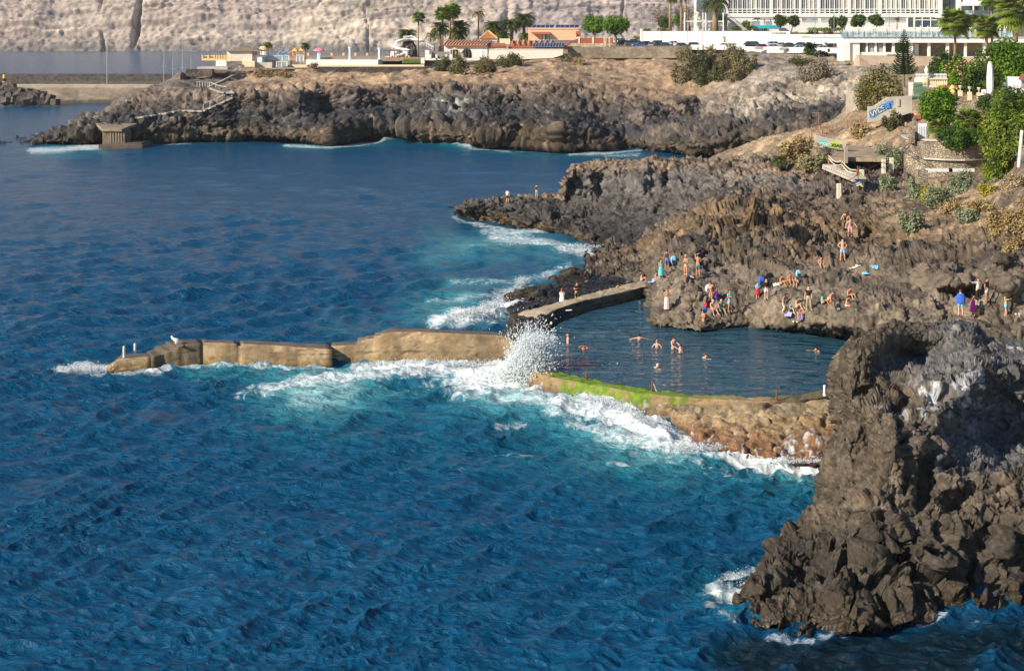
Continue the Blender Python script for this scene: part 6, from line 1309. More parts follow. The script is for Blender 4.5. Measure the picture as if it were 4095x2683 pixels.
def stair_rail():
    # rope balustrade steps
    root = empty('rope_railing', W(828,158,D=160), label='white rope railing on wooden posts beside the beach stairs', cat='railing')
    P = []
    for x,y0,y1 in ((828.7,155,161.6),(841.7,160,169.5),(856.9,169.2,176.5)):
        D = 158-(x-828)*.28; p = W(x,y1,D=D); t = W(x,y0,D=D); P.append((p,t)); MB().tube([p-Vector((0,0,.2)),t], .09, 6).build('post', M['rusty_wood'], root)
    for f in (.95,.55):
        for (p,t),(p2,t2) in zip(P[:-1],P[1:]):
            a = p.lerp(t,f); b = p2.lerp(t2,f); MB().tube([a.lerp(b,k/8)-Vector((0,0,.35*math.sin(math.pi*k/8))) for k in range(9)], .05, 5).build('rope', M['rope'], root)
    mb = MB()
    for k in range(12):
        t = k/11; p = W(830+t*28,165.5+t*11.5,D=158-t*8); mb.box(p, (1.2,1.6,.22)); mb.box(p+Vector((.1,.6,-.25)),(1.3,1.4,.4))
    tag(mb.build('beach_stairs', M['pale_concrete']), 'concrete beach stairs running down beside the white rope railing', 'stairs')
    # white posts with iron rails
    root = empty('stair_railing', W(839,197,D=138), label='iron handrail on white stone posts climbing from the beach to the gardens', cat='railing'); Q = []
    for x,y0,y1 in ((839,184.5,197.2),(861.8,170.6,185.5),(883.7,160.2,172.4),(891.6,158.7,172),(901.7,148.4,160.2)):
        g = ground(x,y1); D = g.y if 120 < g.y < 185 else 138+(x-839)*.4; p = W(x,y1,D=D); t = W(x,y0,D=D); Q.append((p,t))
        MB().box((p+t)/2, (.42,.42,(t-p).z+.25)).build('post', M['weathered_white'], root, bev=.04)
    for f in (.9,.5):
        for (p,t),(p2,t2) in zip(Q[:2],Q[1:3]): MB().tube([p.lerp(t,f),p2.lerp(t2,f)], .035, 5).build('rail', M['rust'], root)
        for (p,t),(p2,t2) in (((Q[2]),(Q[3])),((Q[3]),(Q[4])),((Q[4]),(W(909,151,D=150),W(909,142,D=150)))): MB().tube([p.lerp(t,f),p2.lerp(t2,f)], .035, 5).build('rail', M['black_paint'], root)
    q = W(858,183.5,D=139); r = empty('notice_board', q, label='small blue and yellow notice tied to the iron handrail', cat='sign')
    MB().box(q,(.68,.05,.34),ry=-.35).build('board', mm('sign_blue',(.03,.15,.45),.5,.1,2.), r); MB().box(q+Vector((.1,-.035,-.09)),(.5,.03,.12),ry=-.35).build('band', mm('sign_yellow',(.85,.62,.03),.5,.1,2.), r); MB().box(q+Vector((-.02,-.035,.05)),(.4,.03,.05),ry=-.35).build('white_line', M['white_paint'], r)
stair_rail()
def garden_bits():
    # concrete column wall left of tamarisk
    stone('cliff_buttress', [(846,232),(852,228),(856.5,226)], [15.2,14.6,14.2], [7.5,8,8.2], 'tall rough stone buttress wall under the olive tamarisk bush', 'concrete', dep=3.)
    MB_ = MB().ib(857,859.4,97,127,222,.8); tag(MB_.build('plaster_strip', M['pale_concrete']), 'narrow pale plaster quoin beside the tall stone buttress', 'wall')
    # white door, door wall with tiled coping
    D = 163.; root = empty('garden_gate', W(921,141,D=D), label='white panelled garden gate in a stone wall with small tiled coping', cat='gate')
    MB().ib(918,927,123,141.8,D,.15).build('door', mm('gate_white',(.74,.76,.78),.6,.04,1.), root)
    for k in range(5): MB().ib(919.2+k*1.6,919.6+k*1.6,126,141,D-.05,.06).build('batten', mm('gate_grey',(.55,.58,.62),.6,.05,1.), root)
    MB().ib(914,918.2,118,140.5,D,.8).build('wall', M['rubble'], root); MB().ib(927,930,128,141,D-.1,.9).build('wall', M['rubble'], root)
    rf = MB(); 
    for k in range(6): rf.tube([W(914.2+k*1.25,118.2,D=D-.4), W(914.4+k*1.25,115.6,D=D+.5)], .09, 6)
    rf.build('tiled_coping', M['terracotta'], root); MB().ib(911.4,915,129,143.2,D-1.5,1.2).build('side_wall', M['stone_wall'], root)
    simple('garden_step', 928,942,139,142.6,161,'concrete','low concrete planter wall right of the white gate','wall',2.)
    # upper garden fence
    D = 214.; root = empty('picket_fence', W(915,82,D=D), label='white picket fence on the cream garden balustrade with a white urn finial', cat='fence')
    for k in range(22): MB().ib(916.5+k*1.4,917+k*1.4,73.2,78.2,D,.08).build('picket', M['white_paint'], root)
    MB().ib(915.5,947,74.2,74.8,D-.05,.1).ib(915.5,947,77.4,77.9,D-.05,.1).build('rail', M['white_paint'], root)
    MB().ib(915.2,923,77.6,82,D-1.,.4).build('low_wall', M['white_paint'], root)
    MB().lathe(W(926.4,74.5,D=D-.6), [(.3,0),(.12,.1),(.28,.5),(.30,.7),(.12,1.),(.03,1.3)],10).build('finial', M['white_paint'], root)
    root = empty('balustrade', W(927,86,D=210), label='cream yellow balustrade below the white picket fence', cat='balustrade')
    MB().ib(927,948,78.2,79.3,210,.5).build('rail', M['cream_plaster'], root); MB().ib(926.5,948,85,87,210,.6).build('sill', M['cream_plaster'], root); MB().ib(924,927.4,76.5,86.5,209.8,.7).build('pier', M['cream_plaster'], root)
    for k in range(11): MB().lathe(W(928.5+k*1.8,85.1,D=210.2),[(.09,0),(.14,.3),(.06,.6),(.1,.82)],7).build('baluster', M['cream_plaster'], root)
    D = 198.; root = empty('trellis', W(918,96,D=D), label='green slatted trellis panel leaning above the blue graffiti wall', cat='trellis')
    for k in range(13): a = 912.6+k*1.05; MB().tube([W(a,97.6-k*.02,D=D),W(a+1.2,82.4,D=D)],.035,4).build('slat', mm('trellis_green',(.03,.17,.09),.6,.1,2.), root)
    for y in (84,90,96.5): MB().tube([W(912.8,y,D=D),W(926.6,y+.2,D=D)],.04,4).build('rail', M['trellis_green'], root)
    simple('gate_column', 909.8,913.6,82,95.4,199,'white_plaster','white plaster column left of the green trellis','column',.6)
    # restaurant terrace
    D = 172.; stone('terrace_wall', [(950,176),(960,173),(975,171),(990,171),(1010,171)], [15.4,15.4,15.3,15.3,15.3], [12,12,12,12,12], 'grey stone wall carrying the restaurant terrace with lanterns', 'rubble')
    for x,y0,y1,lab in ((960.3,90.4,96,'left cream pier with a bowl lantern on the terrace'),(969.6,91.6,99.8,'middle cream pier with a bowl lantern on the terrace'),(978.9,92.4,100.2,'right cream pier with a bowl lantern on the terrace')):
        p = W(x,y1,D=D); hh = (y1-y0)*D/F; root = empty('lantern_pier', p, label=lab, cat='pier')
        MB().box(p+Vector((0,0,hh/2)),(.42,.42,hh)).build('pier', M['cream_plaster'], root); MB().lathe(p+Vector((0,0,hh)),[(.06,0),(.05,.25),(.14,.3),(.22,.55),(.2,.6)],9).build('lantern', M['beige_canvas'], root)
    rl = MB(); rl.tube([W(955,94.4,D=D),W(995,95.8,D=D)],.04,5).tube([W(955,97,D=D),W(995,98.2,D=D)],.03,5); tag(rl.build('terrace_rail', M['rusty_wood']), 'thin brown rail between the lantern piers', 'railing')
    simple('kiosk_roof', 944,957,85.4,87.6,176,'terracotta','small red tiled counter roof with cream ornaments on the terrace','roof',1.6)
    root = empty('garden_ornament', W(951,91,D=175), label='cream sculpted wall ornament on the terrace corner', cat='ornament'); c = W(952.5,92,D=175)
    MB().lathe(c,[(.35,-.4),(.38,.0),(.2,.3),(.34,.5),(.2,.7),(.1,.85)],10).build('body', M['yellow_plaster'], root); MB().box(c+Vector((0,0,.42)),(1.0,.22,.2)).build('arm', M['yellow_plaster'], root)
    for x,y0,y1,w_,lab in ((990.0,61.5,95.5,3.0,'tall folded white parasol on the restaurant terrace'),(1014.2,80,91.5,2.1,'small folded beige parasol at the right edge by the white kiosk')):
        DD = 173.; p = W(x,y1,D=DD); hh = (y1-y0)*DD/F; r_ = w_*DD/F; root = empty('folded_parasol', p, label=lab, cat='parasol')
        MB().tube([p-Vector((0,0,.2)),p+Vector((0,0,hh))],.05,6).build('pole', M['steel'], root)
        f = MB(); prof = [(r_*.75,.05 if w_>2.5 else hh*.2),(r_*1.0,hh*.3),(r_*.95,hh*.6),(r_*.7,hh*.9),(r_*.35,hh)]
        n = 14; vs = []; fs = []
        for r,z in prof: vs += [p+Vector((math.cos(k*2*math.pi/n)*r*(1+.16*(k%2)),math.sin(k*2*math.pi/n)*r*(1+.16*(k%2)),z)) for k in range(n)]
        for i in range(len(prof)-1): fs += [(i*n+k,i*n+(k+1)%n,(i+1)*n+(k+1)%n,(i+1)*n+k) for k in range(n)]
        f.add(vs,fs+[tuple(range((len(prof)-1)*n,len(prof)*n))]).build('canopy', M['canvas'] if w_ > 2.5 else M['beige_canvas'], root)
    for x,lab in ((984.5,'white garden chair left of the tall folded parasol'),(995,'white garden chair right of the tall folded parasol')):
        c = W(x,98.5,D=173.5); root = empty('garden_chair', c, label=lab, cat='chair')
        MB().box(c+Vector((0,0,.42)),(.55,.5,.05)).build('seat', M['white_paint'], root); MB().box(c+Vector((0,.25,.75)),(.55,.05,.6)).build('backrest', M['white_paint'], root)
        for a in (-.22,.22):
            for b in (-.2,.2): MB().box(c+Vector((a,b,.2)),(.04,.04,.42)).build('leg', M['white_paint'], root)
    D = 170.; root = empty('white_kiosk', W(1020,95,D=D), label='corner of a white kiosk with a tiled roof at the right edge', cat='building')
    MB().ib(1020.2,1060,77.5,98,D,5).build('wall', M['white_plaster'], root); MB().prism([W(1018.6,77.8,D=D-.6),W(1062,77.8,D=D-.6),W(1062,73.6,D=D+2),W(1022,73.6,D=D+2)],(0,0,-.2)).build('roof', M['terracotta'], root); MB().ib(1021.4,1024,81,88,D-.05,.1).build('window', M['glass_light'], root)
    # big white pipe post lower right
    p = W(1018.5,167,D=128); root = empty('white_pole', p, label='thick leaning white pole with a red cap at the right edge', cat='pole'); t = W(1022,130,D=128)
    MB().tube([p,t],.13,8).build('pole', M['white_paint'], root); MB().tube([t,t+Vector((0,0,.12))],.14,8).build('cap', M['rust'], root)
    # white floats under the retaining wall
    for x,lab in ((939,'left white slab lying under the curved retaining wall'),(961,'right white slab lying under the curved retaining wall')):
        g = W(x,169.8,D=152); tag(MB().box(g,(2.6,.5,.3)).build('stone_slab', M['white_plaster'], org=g), lab, 'slab')
    simple('small_stone_wall', 918,928,170,184,143,'rubble','dry stone patch wall below the retaining wall','wall',1.)
garden_bits()
# ================================================================= VEGETATION
def leaf_mat(name, tr=.3, rough=.6):
    m = bpy.data.materials.new(name); m.use_nodes = True; N = m.node_tree.nodes; L = m.node_tree.links; b = N['Principled BSDF']
    b.inputs['Roughness'].default_value = rough; b.inputs['Specular IOR Level'].default_value = .2
    a = N.new('ShaderNodeAttribute'); a.attribute_name = 'Col'; L.new(a.outputs['Color'], b.inputs['Base Color'])
    t = N.new('ShaderNodeBsdfTranslucent'); L.new(a.outputs['Color'], t.inputs['Color']); mx = N.new('ShaderNodeMixShader'); mx.inputs[0].default_value = tr
    L.new(b.outputs[0], mx.inputs[1]); L.new(t.outputs[0], mx.inputs[2]); L.new(mx.outputs[0], N['Material Output'].inputs['Surface']); return m
M_leaf = leaf_mat('leaves'); M_dry = leaf_mat('dry_leaves', .15, .9); M_bark = mm('bark', (.17,.13,.09), .95, .3, 4., bump=.03); M_ptrunk = mm('palm_trunk', (.30,.21,.14), .95, .3, 6., bump=.04)
def leaves(lumps, n, size, pal, rs, up=.35, shell=.5, narrow=.55):
    """lumps: [(centre, radii)], returns V,F,C of many small leaf faces spread through lumpy volumes"""
    vol = np.array([r[0]*r[1]*r[2] for c, r in lumps])**.67; vol /= vol.sum(); idx = rs.choice(len(lumps), n, p=vol)
    c = np.array([l[0] for l in lumps])[idx]; r = np.array([l[1] for l in lumps])[idx]
    d = rs.normal(size=(n,3)); d /= np.linalg.norm(d,axis=1,keepdims=True); rad = shell+(1.08-shell)*rs.rand(n)**.6
    p = c+d*r*rad[:,None]; p += rs.normal(size=(n,3))*size*.4
    nrm = d+rs.normal(size=(n,3))*.7+np.array([0,0,up]); nrm /= np.linalg.norm(nrm,axis=1,keepdims=True)
    t = np.cross(nrm, rs.normal(size=(n,3))); t /= np.linalg.norm(t,axis=1,keepdims=True); b = np.cross(nrm,t); s = size*(.6+.8*rs.rand(n))[:,None]
    V = np.stack([p-t*s, p-b*s*narrow, p+t*s, p+b*s*narrow],1).reshape(-1,3); Fq = np.arange(4*n).reshape(n,4)
    pal = np.array(pal); k = rs.rand(n); cl = np.clip(.5+.9*fbm(p/np.mean(r)*1.3,2,int(rs.randint(999)))+.35*(k-.5),0,.999)*(len(pal)-1); i0 = cl.astype(int); f = (cl-i0)[:,None]
    C = pal[i0]*(1-f)+pal[np.minimum(i0+1,len(pal)-1)]*f; C = C*(.8+.4*rs.rand(n))[:,None]
    return V, Fq, np.repeat(C,4,0)
G1 = [(.05,.11,.010),(.10,.20,.014),(.18,.29,.02)]           # vivid hedge
G2 = [(.03,.055,.012),(.055,.10,.02),(.10,.15,.03)]            # dark ficus
G3 = [(.06,.075,.03),(.10,.11,.04),(.16,.15,.06)]              # olive
G4 = [(.13,.105,.06),(.19,.155,.08),(.26,.22,.13)]             # dry brown
G5 = [(.17,.21,.12),(.25,.29,.17),(.36,.38,.24)]               # grey green
G6 = [(.30,.26,.03),(.42,.36,.04),(.30,.30,.06)]               # yellow
G7 = [(.24,.16,.07),(.34,.25,.11),(.42,.33,.17)]               # straw
G8 = [(.05,.09,.015),(.13,.19,.022),(.27,.30,.035)]               # yellow green
def shrub_obj(name, base, rx, ry, rz, n, size, pal, seed, label, cat='shrub', group=None, nl=13, stem=True, dry=False, shell=.35, kind=None):
    rs = np.random.RandomState(seed); L = []
    for k in range(nl):
        a = rs.rand()*6.28; q = rs.rand()**.5*.82; L.append((np.array([math.cos(a)*q*rx, math.sin(a)*q*ry, rz*(.15+.68*rs.rand()*(1-.55*q*q))]), np.array([rx,ry,rz])*(.20+.22*rs.rand())))
    L.append((np.array([0,0,rz*.3]), np.array([rx*.72,ry*.72,rz*.42])))
    V, Fq, C = leaves(L, n, size, pal, rs, shell=shell)
    V[:,2] = np.maximum(V[:,2], -.3)
    o = mesh_np(name, V, Fq, M_dry if dry else M_leaf, cols=C)
    if not stem: o.location = base; return tag(o, label, cat, group, kind)
    o.name = 'foliage'; root = empty(name, base, label=label, cat=cat, group=group); o.parent = root
    sb = MB()
    for k in range(5): a = k*1.3; sb.tube([Vector(base)+Vector((0,0,-.4)), Vector(base)+Vector((math.cos(a)*rx*.25,math.sin(a)*ry*.25,rz*.35)), Vector(base)+Vector((math.cos(a)*rx*.6,math.sin(a)*ry*.6,rz*.75))], [.07,.05,.02], 5)
    sb.build('stem', M_bark, root); return root
def shrub(x0, x1, y0, y1, pal, label, D=None, n=900, size=.16, name='shrub', **k):
    cx = (x0+x1)/2; g = ground(cx, y1-1) if D is None else W(cx, y1, D=D); D = g.y; rx = (x1-x0)/2*D/F; rz = (y1-y0)*D/F
    b = Vector((g.x, D+rx*.35, g.z)); b = W(cx, y1, D=D+rx*.35) if True else b
    return shrub_obj(name, b, rx*1.18, min(rx,3.5), rz*1.08, n, size, pal, int(x0*13+y0*7), label, **k)
def tree(x0, x1, y0, yc, y1, D, pal, label, n=2600, size=.22, name='tree', bx=None, nl=10, group=None):
    """crown fills x0..x1, y0..yc; trunk foot at y1"""
    cx = (x0+x1)/2; bx = bx or cx; b = W(bx,y1,D=D); root = empty(name, b, label=label, cat='tree', group=group); rs = np.random.RandomState(int(x0*7+y0))
    rx = (x1-x0)/2*D/F; hz = (yc-y0)*D/F; cc = W(cx,(y0+yc)/2,D=D+rx*.2)-b; L = []
    for k in range(nl):
        d = rs.normal(size=3); d /= np.linalg.norm(d); L.append((np.array(cc)+d*np.array([rx*.55,rx*.5,hz*.30]), np.array([rx*.46,rx*.45,hz*.30])*(.8+.4*rs.rand())))
    L.append((np.array(cc), np.array([rx*.7,rx*.65,hz*.4])))
    V, Fq, C = leaves(L, n, size, pal, rs); mesh_np('crown', V, Fq, M_leaf, cols=C, parent=root)
    tb = MB(); top = b+Vector(cc)-Vector((0,0,hz*.25)); r0 = max(.14, rx*.07)
    tb.tube([b-Vector((0,0,.5)), b.lerp(top,.5)+Vector((rs.normal()*.15,0,0)), top], [r0*1.3,r0,r0*.7], 8)
    for k in range(5): a = k*1.26; tb.tube([b.lerp(top,.55+.08*k), top+Vector((math.cos(a)*rx*.5, math.sin(a)*rx*.4, hz*.22))], [r0*.6,r0*.25], 6)
    tb.build('trunk', M_bark, root); return root
# ---- palms
def frond_mesh(n, L, droop, rs, pal, up0=1.1, wide=.42, seg=9, up_lo=-.5):
    V = []; Fq = []; C = []; pal = np.array(pal)
    for i in range(n):
        az = i*2.399+rs.rand()*.4; el = up0-(up0-up_lo)*((i/n)**.8)+rs.normal()*.08; l = L*(.85+.3*rs.rand()); c0 = pal[rs.randint(len(pal))]*(.8+.4*rs.rand())
        p = np.array([0,0,0.]); h = np.array([math.cos(az),math.sin(az),0]); side = np.array([-math.sin(az),math.cos(az),0]); prev = None
        for k in range(seg+1):
            t = k/seg; e = el-droop*t*t*1.6; dirv = h*math.cos(e)+np.array([0,0,1])*math.sin(e)
            if k: 
                q = p+dirv*l/seg; w0 = wide*math.sin(math.pi*min(1,.12+t*.9))*.9+.03; dn = np.array([0,0,-.25*w0])
                for s_ in (-1,1):
                    n0 = len(V); tip = q+side*s_*w0+dirv*w0*.7+dn
                    V += [p, p*.55+q*.45, tip, tip-dirv*.06]; Fq.append((n0,n0+1,n0+2,n0+3)); C += [c0*.85,c0*.85,c0*1.15,c0*1.15]
                    m_ = p*.5+q*.5; n0 = len(V); tip2 = m_+side*s_*w0*.95+dirv*w0*.75+dn*1.3
                    V += [m_, m_*.5+q*.5, tip2, tip2-dirv*.05]; Fq.append((n0,n0+1,n0+2,n0+3)); C += [c0*.85,c0*.85,c0*1.1,c0*1.1]
                n0 = len(V); wv = side*.03; V += [p-wv,p+wv,q+wv,q-wv]; Fq.append((n0,n0+1,n0+2,n0+3)); C += [c0]*4
                p = q
    return np.array(V), np.array(Fq), np.clip(np.array(C),0,1)
def fan_mesh(n, L, rs, pal, up_lo=-.7, fan=.55):
    V = []; Fq = []; C = []; pal = np.array(pal)
    for i in range(n):
        az = i*2.399+rs.rand()*.4; el = 1.25-(1.25-up_lo)*((i/n)**.85)+rs.normal()*.1; c0 = pal[min(len(pal)-1,int(rs.rand()*len(pal)))]*(.8+.4*rs.rand())
        h = np.array([math.cos(az),math.sin(az),0]); side = np.array([-math.sin(az),math.cos(az),0]); u = h*math.cos(el)+np.array([0,0,1])*math.sin(el); nn = np.cross(side,u)
        pet = u*L*.45*(.8+.4*rs.rand()); n0 = len(V); V += [pet*0-side*.02,pet*0+side*.02,pet+side*.015,pet-side*.015]; Fq.append((n0,n0+1,n0+2,n0+3)); C += [c0]*4
        for k in range(13):
            a = (k-6)/6*1.35; dv = u*math.cos(a)+side*math.sin(a); ln = L*fan*(.75+.25*math.cos(a))*(.9+.2*rs.rand()); tip = pet+dv*ln-np.array([0,0,1])*ln*.28; mid = pet+dv*ln*.55; w_ = (nn*.03+np.cross(dv,nn)*.075*L/1.5)
            n0 = len(V); V += [pet, mid-w_, tip, mid+w_]; Fq.append((n0,n0+1,n0+2,n0+3)); C += [c0*.9,c0,c0*1.2,c0]
    return np.array(V), np.array(Fq), np.clip(np.array(C),0,1)
PROTO = {}
for k in range(3):
    rs = np.random.RandomState(40+k); GP = [(.06,.085,.02),(.09,.12,.03),(.13,.16,.04)]
    PROTO['date',k] = frond_mesh(46, 1., .95, rs, GP, up_lo=-.45, wide=.2)
    PROTO['fan',k] = fan_mesh(46, 1., rs, [(.08,.15,.02),(.15,.24,.03),(.24,.30,.05)])
    PROTO['coco',k] = frond_mesh(17, 1., 1.25, rs, [(.08,.10,.02),(.15,.16,.03),(.20,.18,.05)], up_lo=-.1, wide=.2)
    PROTO['skirt',k] = fan_mesh(22, 1., rs, [(.34,.23,.12),(.42,.30,.17)], up_lo=-1.35)
PR = random.Random(9)
def palm(x, yc, yb, r, D, kind, label, tr=.2, lean=0., skirt=False, pal=None):
    b = W(x+lean, yb, D=D); t = W(x, yc, D=D); root = empty('palm_tree', b, PR.random()*0, label=label, cat='palm tree'); R = r*D/F*(1.5 if D < 320 else 1.22); k = PR.randint(0,2)
    h_ = (t-b).length; prof = [b-Vector((0,0,.4)), b.lerp(t,.5)+Vector((PR.uniform(-.1,.1),0,0)), t]
    tm = MB().tube(prof, [tr*1.25,tr*.9,tr], 9)
    if kind == 'date': tm.lathe(t-Vector((0,0,.9)), [(tr,0),(tr*1.9,.4),(tr*1.7,.9),(tr*.6,1.2)], 10)
    tm.build('trunk', M_ptrunk, root, smooth=True)
    def put(key, s_, nm, mt):
        V, Fq, C = PROTO[key,k]; a = PR.random()*6.28; ca, sa = math.cos(a), math.sin(a); Rm = np.array([[ca,-sa,0],[sa,ca,0],[0,0,1]])
        o = mesh_np(nm, V@Rm.T*s_, Fq, mt, cols=C if pal is None or nm != 'crown' else C*np.array(pal), parent=root); o.location = t-b
    put(kind, R, 'crown', M_leaf)
    if skirt: put('skirt', R*.8, 'dead_fronds', M_dry)
    return root
PL = [
 (418.4,17.5,57,6.5,398,'fan','slim fan palm left of the arched restaurant, alone beside the slide stair',.24),
 (442.5,14,50,8,430,'fan','leftmost slim palm of the tall group behind the arched restaurant',.30),
 (449.8,12.5,43,8,436,'fan','middle slim palm of the tall group behind the arched restaurant',.30),
 (452.8,10.5,42,8.5,440,'fan','tallest slim palm of the group behind the arched restaurant',.30),
 (478.5,13.5,40,8,445,'coco','lone slender palm with drooping crown above the red turret',.22),
 (407,34,52,10.5,418,'date','bushy date palm behind the water slide',.35),
 (432.8,36,50,9,405,'coco','leaning yellow green coconut palm right of the slide stair',.16),
 (440,27.5,51,11,425,'date','dark date palm at left of the group behind the arched restaurant',.42),
 (459,26.5,41,12,442,'date','upper dark date palm at right of the group behind the restaurant',.42),
 (458,34,42,10,436,'date','lower dark date palm crown just above the restaurant roof',.4),
 (493.7,26.5,40,11,440,'date','left full date palm behind the red turret',.42),
 (502.6,34,41,9,436,'date','low date palm crown between turret and rooftop unit',.4),
 (511.6,24.5,40,11,442,'date','middle date palm on a short stout trunk left of the peach house',.48),
 (524.2,18.5,36,12,446,'date','highest date palm, touching the left corner of the peach house',.5),
 (524.5,36,42,7,436,'date','small green palm against the left wall of the peach house',.3),
 (305.5,45.5,58,5.5,392,'date','small palm in the playground beside the yellow towers',.25),
 (715.4,.5,31.5,15,470,'date','thick trunked date palm before the hotel left wing, crown cut by the photo top',.95),
 (670.2,-6,31.5,9,486,'fan','left of three bare tall palm trunks in the hotel garden',.42),
 (681.4,-8,31.5,9,486,'fan','middle of three bare tall palm trunks in the hotel garden',.40),
 (685.4,-8,31,9,494,'fan','right of three bare tall palm trunks in the hotel garden',.40),
 (897,18.8,27.5,4,350,'coco','very small thin palm behind the terrace cabanas',.12),
 (972,19,38,11,372,'date','arching dull green palm behind the terrace, left of the tallest fan palms',.25),
 (992,-2,43,10,300,'fan','tall fan palm whose crown is cut by the photo top, over the cabanas',.2),
 (954.7,22,62,13,300,'fan','big fan palm with a long pale trunk in front of the sun terrace',.28),
 (987,27,47,11,296,'fan','fan palm with hanging dead leaves in front of the last cabanas',.26),
 (1016,11,40,17,290,'fan','largest fan palm at the top right corner with brown hanging fronds',.34),
 (969.6,122,145,12,160,'fan','short fan palm with a thick straw coloured skirt below the restaurant terrace',.28),
 (938.2,127,141,8,160,'fan','small fan palm beside the white garden gate',.24),
 (779.5,160,170,7.5,176,'date','small green palm with a dry base at the left of the viewpoint path',.18),
]
for p in PL: palm(*p[:6], p[6], tr=p[7], skirt=(p[5]=='fan' and p[4] < 320), lean=(2.5 if 'thick straw' in p[6] else (1.5 if 'leaning' in p[6] else 0)), pal=(1.5,1.1,.9) if 'drooping' in p[6] else None)
def yucca(x, y, r, D, label):
    rs = np.random.RandomState(int(x)); V = []; Fq = []; C = []; R = r*D/F
    for i in range(34):
        az = rs.rand()*6.28; el = .2+1.2*rs.rand(); u = np.array([math.cos(az)*math.cos(el),math.sin(az)*math.cos(el),math.sin(el)]); s_ = np.cross(u,[0,0,1.]); s_ /= np.linalg.norm(s_); l = R*(.8+.3*rs.rand()); n0 = len(V)
        V += [u*0-s_*.03,u*l*.5-s_*.07,u*l,u*l*.5+s_*.07]; Fq.append((n0,n0+1,n0+2,n0+3)); c = np.array([(.12,.20,.03),(.25,.32,.06)][i%2]); C += [c]*4
    o = mesh_np('yucca', np.array(V), np.array(Fq), M_leaf, cols=np.array(C)); o.location = W(x,y,D=D); tag(o, label, 'yucca')
yucca(984.5,172,12,146,'spiky light green yucca at the right end of the curved retaining wall'); yucca(864,89,4,210,'small agave in the planted strip beside the tamarisk'); yucca(910,80,4.5,216,'dark spiky cycad behind the urn finial'); yucca(1012,140,10,150,'long leaved yucca inside the big right hand shrub')
# ---- araucaria
def araucaria():
    D = 236.; b = W(904,84,D=D); t = W(903.7,29,D=D); root = empty('norfolk_pine', b, label='tall layered conifer with tiers of upswept branches in front of the terrace', cat='conifer'); hh = (t-b).length
    MB().tube([b-Vector((0,0,.5)),t],[.22,.03],8).build('trunk', M_bark, root); rs = np.random.RandomState(4); V = []; Fq = []; C = []
    tiers = 24
    for i in range(tiers):
        f = i/(tiers-1); z = hh*(.20+.78*f); R = 12.6*D/F*(1-f)**.8+.10; nb = 9 if f < .75 else 6
        for k in range(nb):
            az = k*6.283/nb+i*.7+rs.rand()*.25; l = R*(.85+.3*rs.rand()); h = np.array([math.cos(az),math.sin(az),0]); s_ = np.array([-math.sin(az),math.cos(az),0]); prev = np.array([0,0,z]); nn = 12
            for j in range(1,nn+1):
                u = j/nn; q = np.array([0,0,z])+h*l*u+np.array([0,0,1])*(l*(-.10*math.sin(u*math.pi)+.26*u*u)); w_ = .17*(1-.35*u)
                for a in range(5):
                    th = a*1.2566+rs.rand()*.5; dv = (s_*math.cos(th)+np.array([0,0,1])*math.sin(th))*w_+h*w_*.7; n0 = len(V); V += [prev, prev+dv*.5+h*.03, q+dv, q]; Fq.append((n0,n0+1,n0+2,n0+3)); c = np.array((.045,.075,.022))*(.7+.8*rs.rand()); C += [c]*4
                prev = q
    mesh_np('branches', np.array(V), np.array(Fq), M_leaf, cols=np.array(C), parent=root)
araucaria()
# ---- trees
tree(580,605,16,34,44.6,446,G1,'left tree of the bright green pair beside the peach house',n=3800,size=.30,bx=598)
tree(598,630.5,17,34,45.2,440,G1,'right tree of the bright green pair, leaning over the parked cars',n=4200,size=.30,bx=616)
tree(773,787.5,15,25.6,31,486,G2,'left crown of the joined clipped tree pair by the cyan terrace bar',n=2600,size=.26,bx=780)
tree(786,800.8,15.2,25.8,31,484,G2,'right crown of the joined clipped tree pair by the cyan terrace bar',n=2600,size=.26,bx=791)
tree(827.6,838,16,27.4,31.5,470,G2,'left half of the double clipped tree left of the sun terrace',n=1800,size=.26,bx=833)
tree(836.5,847,15.6,27.4,31.5,468,G2,'right half of the double clipped tree left of the sun terrace',n=1800,size=.26,bx=840)
tree(849.7,866.6,15.3,26.8,29,400,G2,'round clipped tree above the first two terrace cabanas',n=2800,size=.24)
tree(868,884,15,25.8,28.5,396,G2,'round clipped tree above the third terrace cabana',n=2800,size=.24)
tree(741.7,750.6,21,27,31,490,G1,'small round lollipop tree beside the outside stair',n=1200,size=.22)
tree(263.5,272.6,42.2,47.5,54.5,396,G8,'small flat topped tree behind the thatched pavilion',n=1200,size=.2)
tree(918.5,958.5,90,124,141,166,G1,'big round dark green tree beside the white gate',n=11000,size=.15,bx=934,nl=28)
tree(648,672,8,24,31,494,G4,'leafless brown tangled tree at the left of the hotel garden',n=1500,size=.18,bx=664)
tree(674,700,4,18,31,496,G4,'leafless brown tangled tree behind the pergola',n=1300,size=.16,bx=690)
tree(655,676,17,29,31.5,492,G2,'dark green garden tree between the bare palm trunks, left',n=1600,size=.24)
tree(672,684,14,28,31.5,491,G1,'bright green garden tree between the bare palm trunks, right',n=1500,size=.24)
tree(712,727,13.5,20,31,490,G2,'dark leafy tree behind the thick date palm',n=1200,size=.24)
tree(933,960,84,110,118,186,G2,'dark ficus half hidden behind the round garden tree',n=2500,size=.2,bx=948)
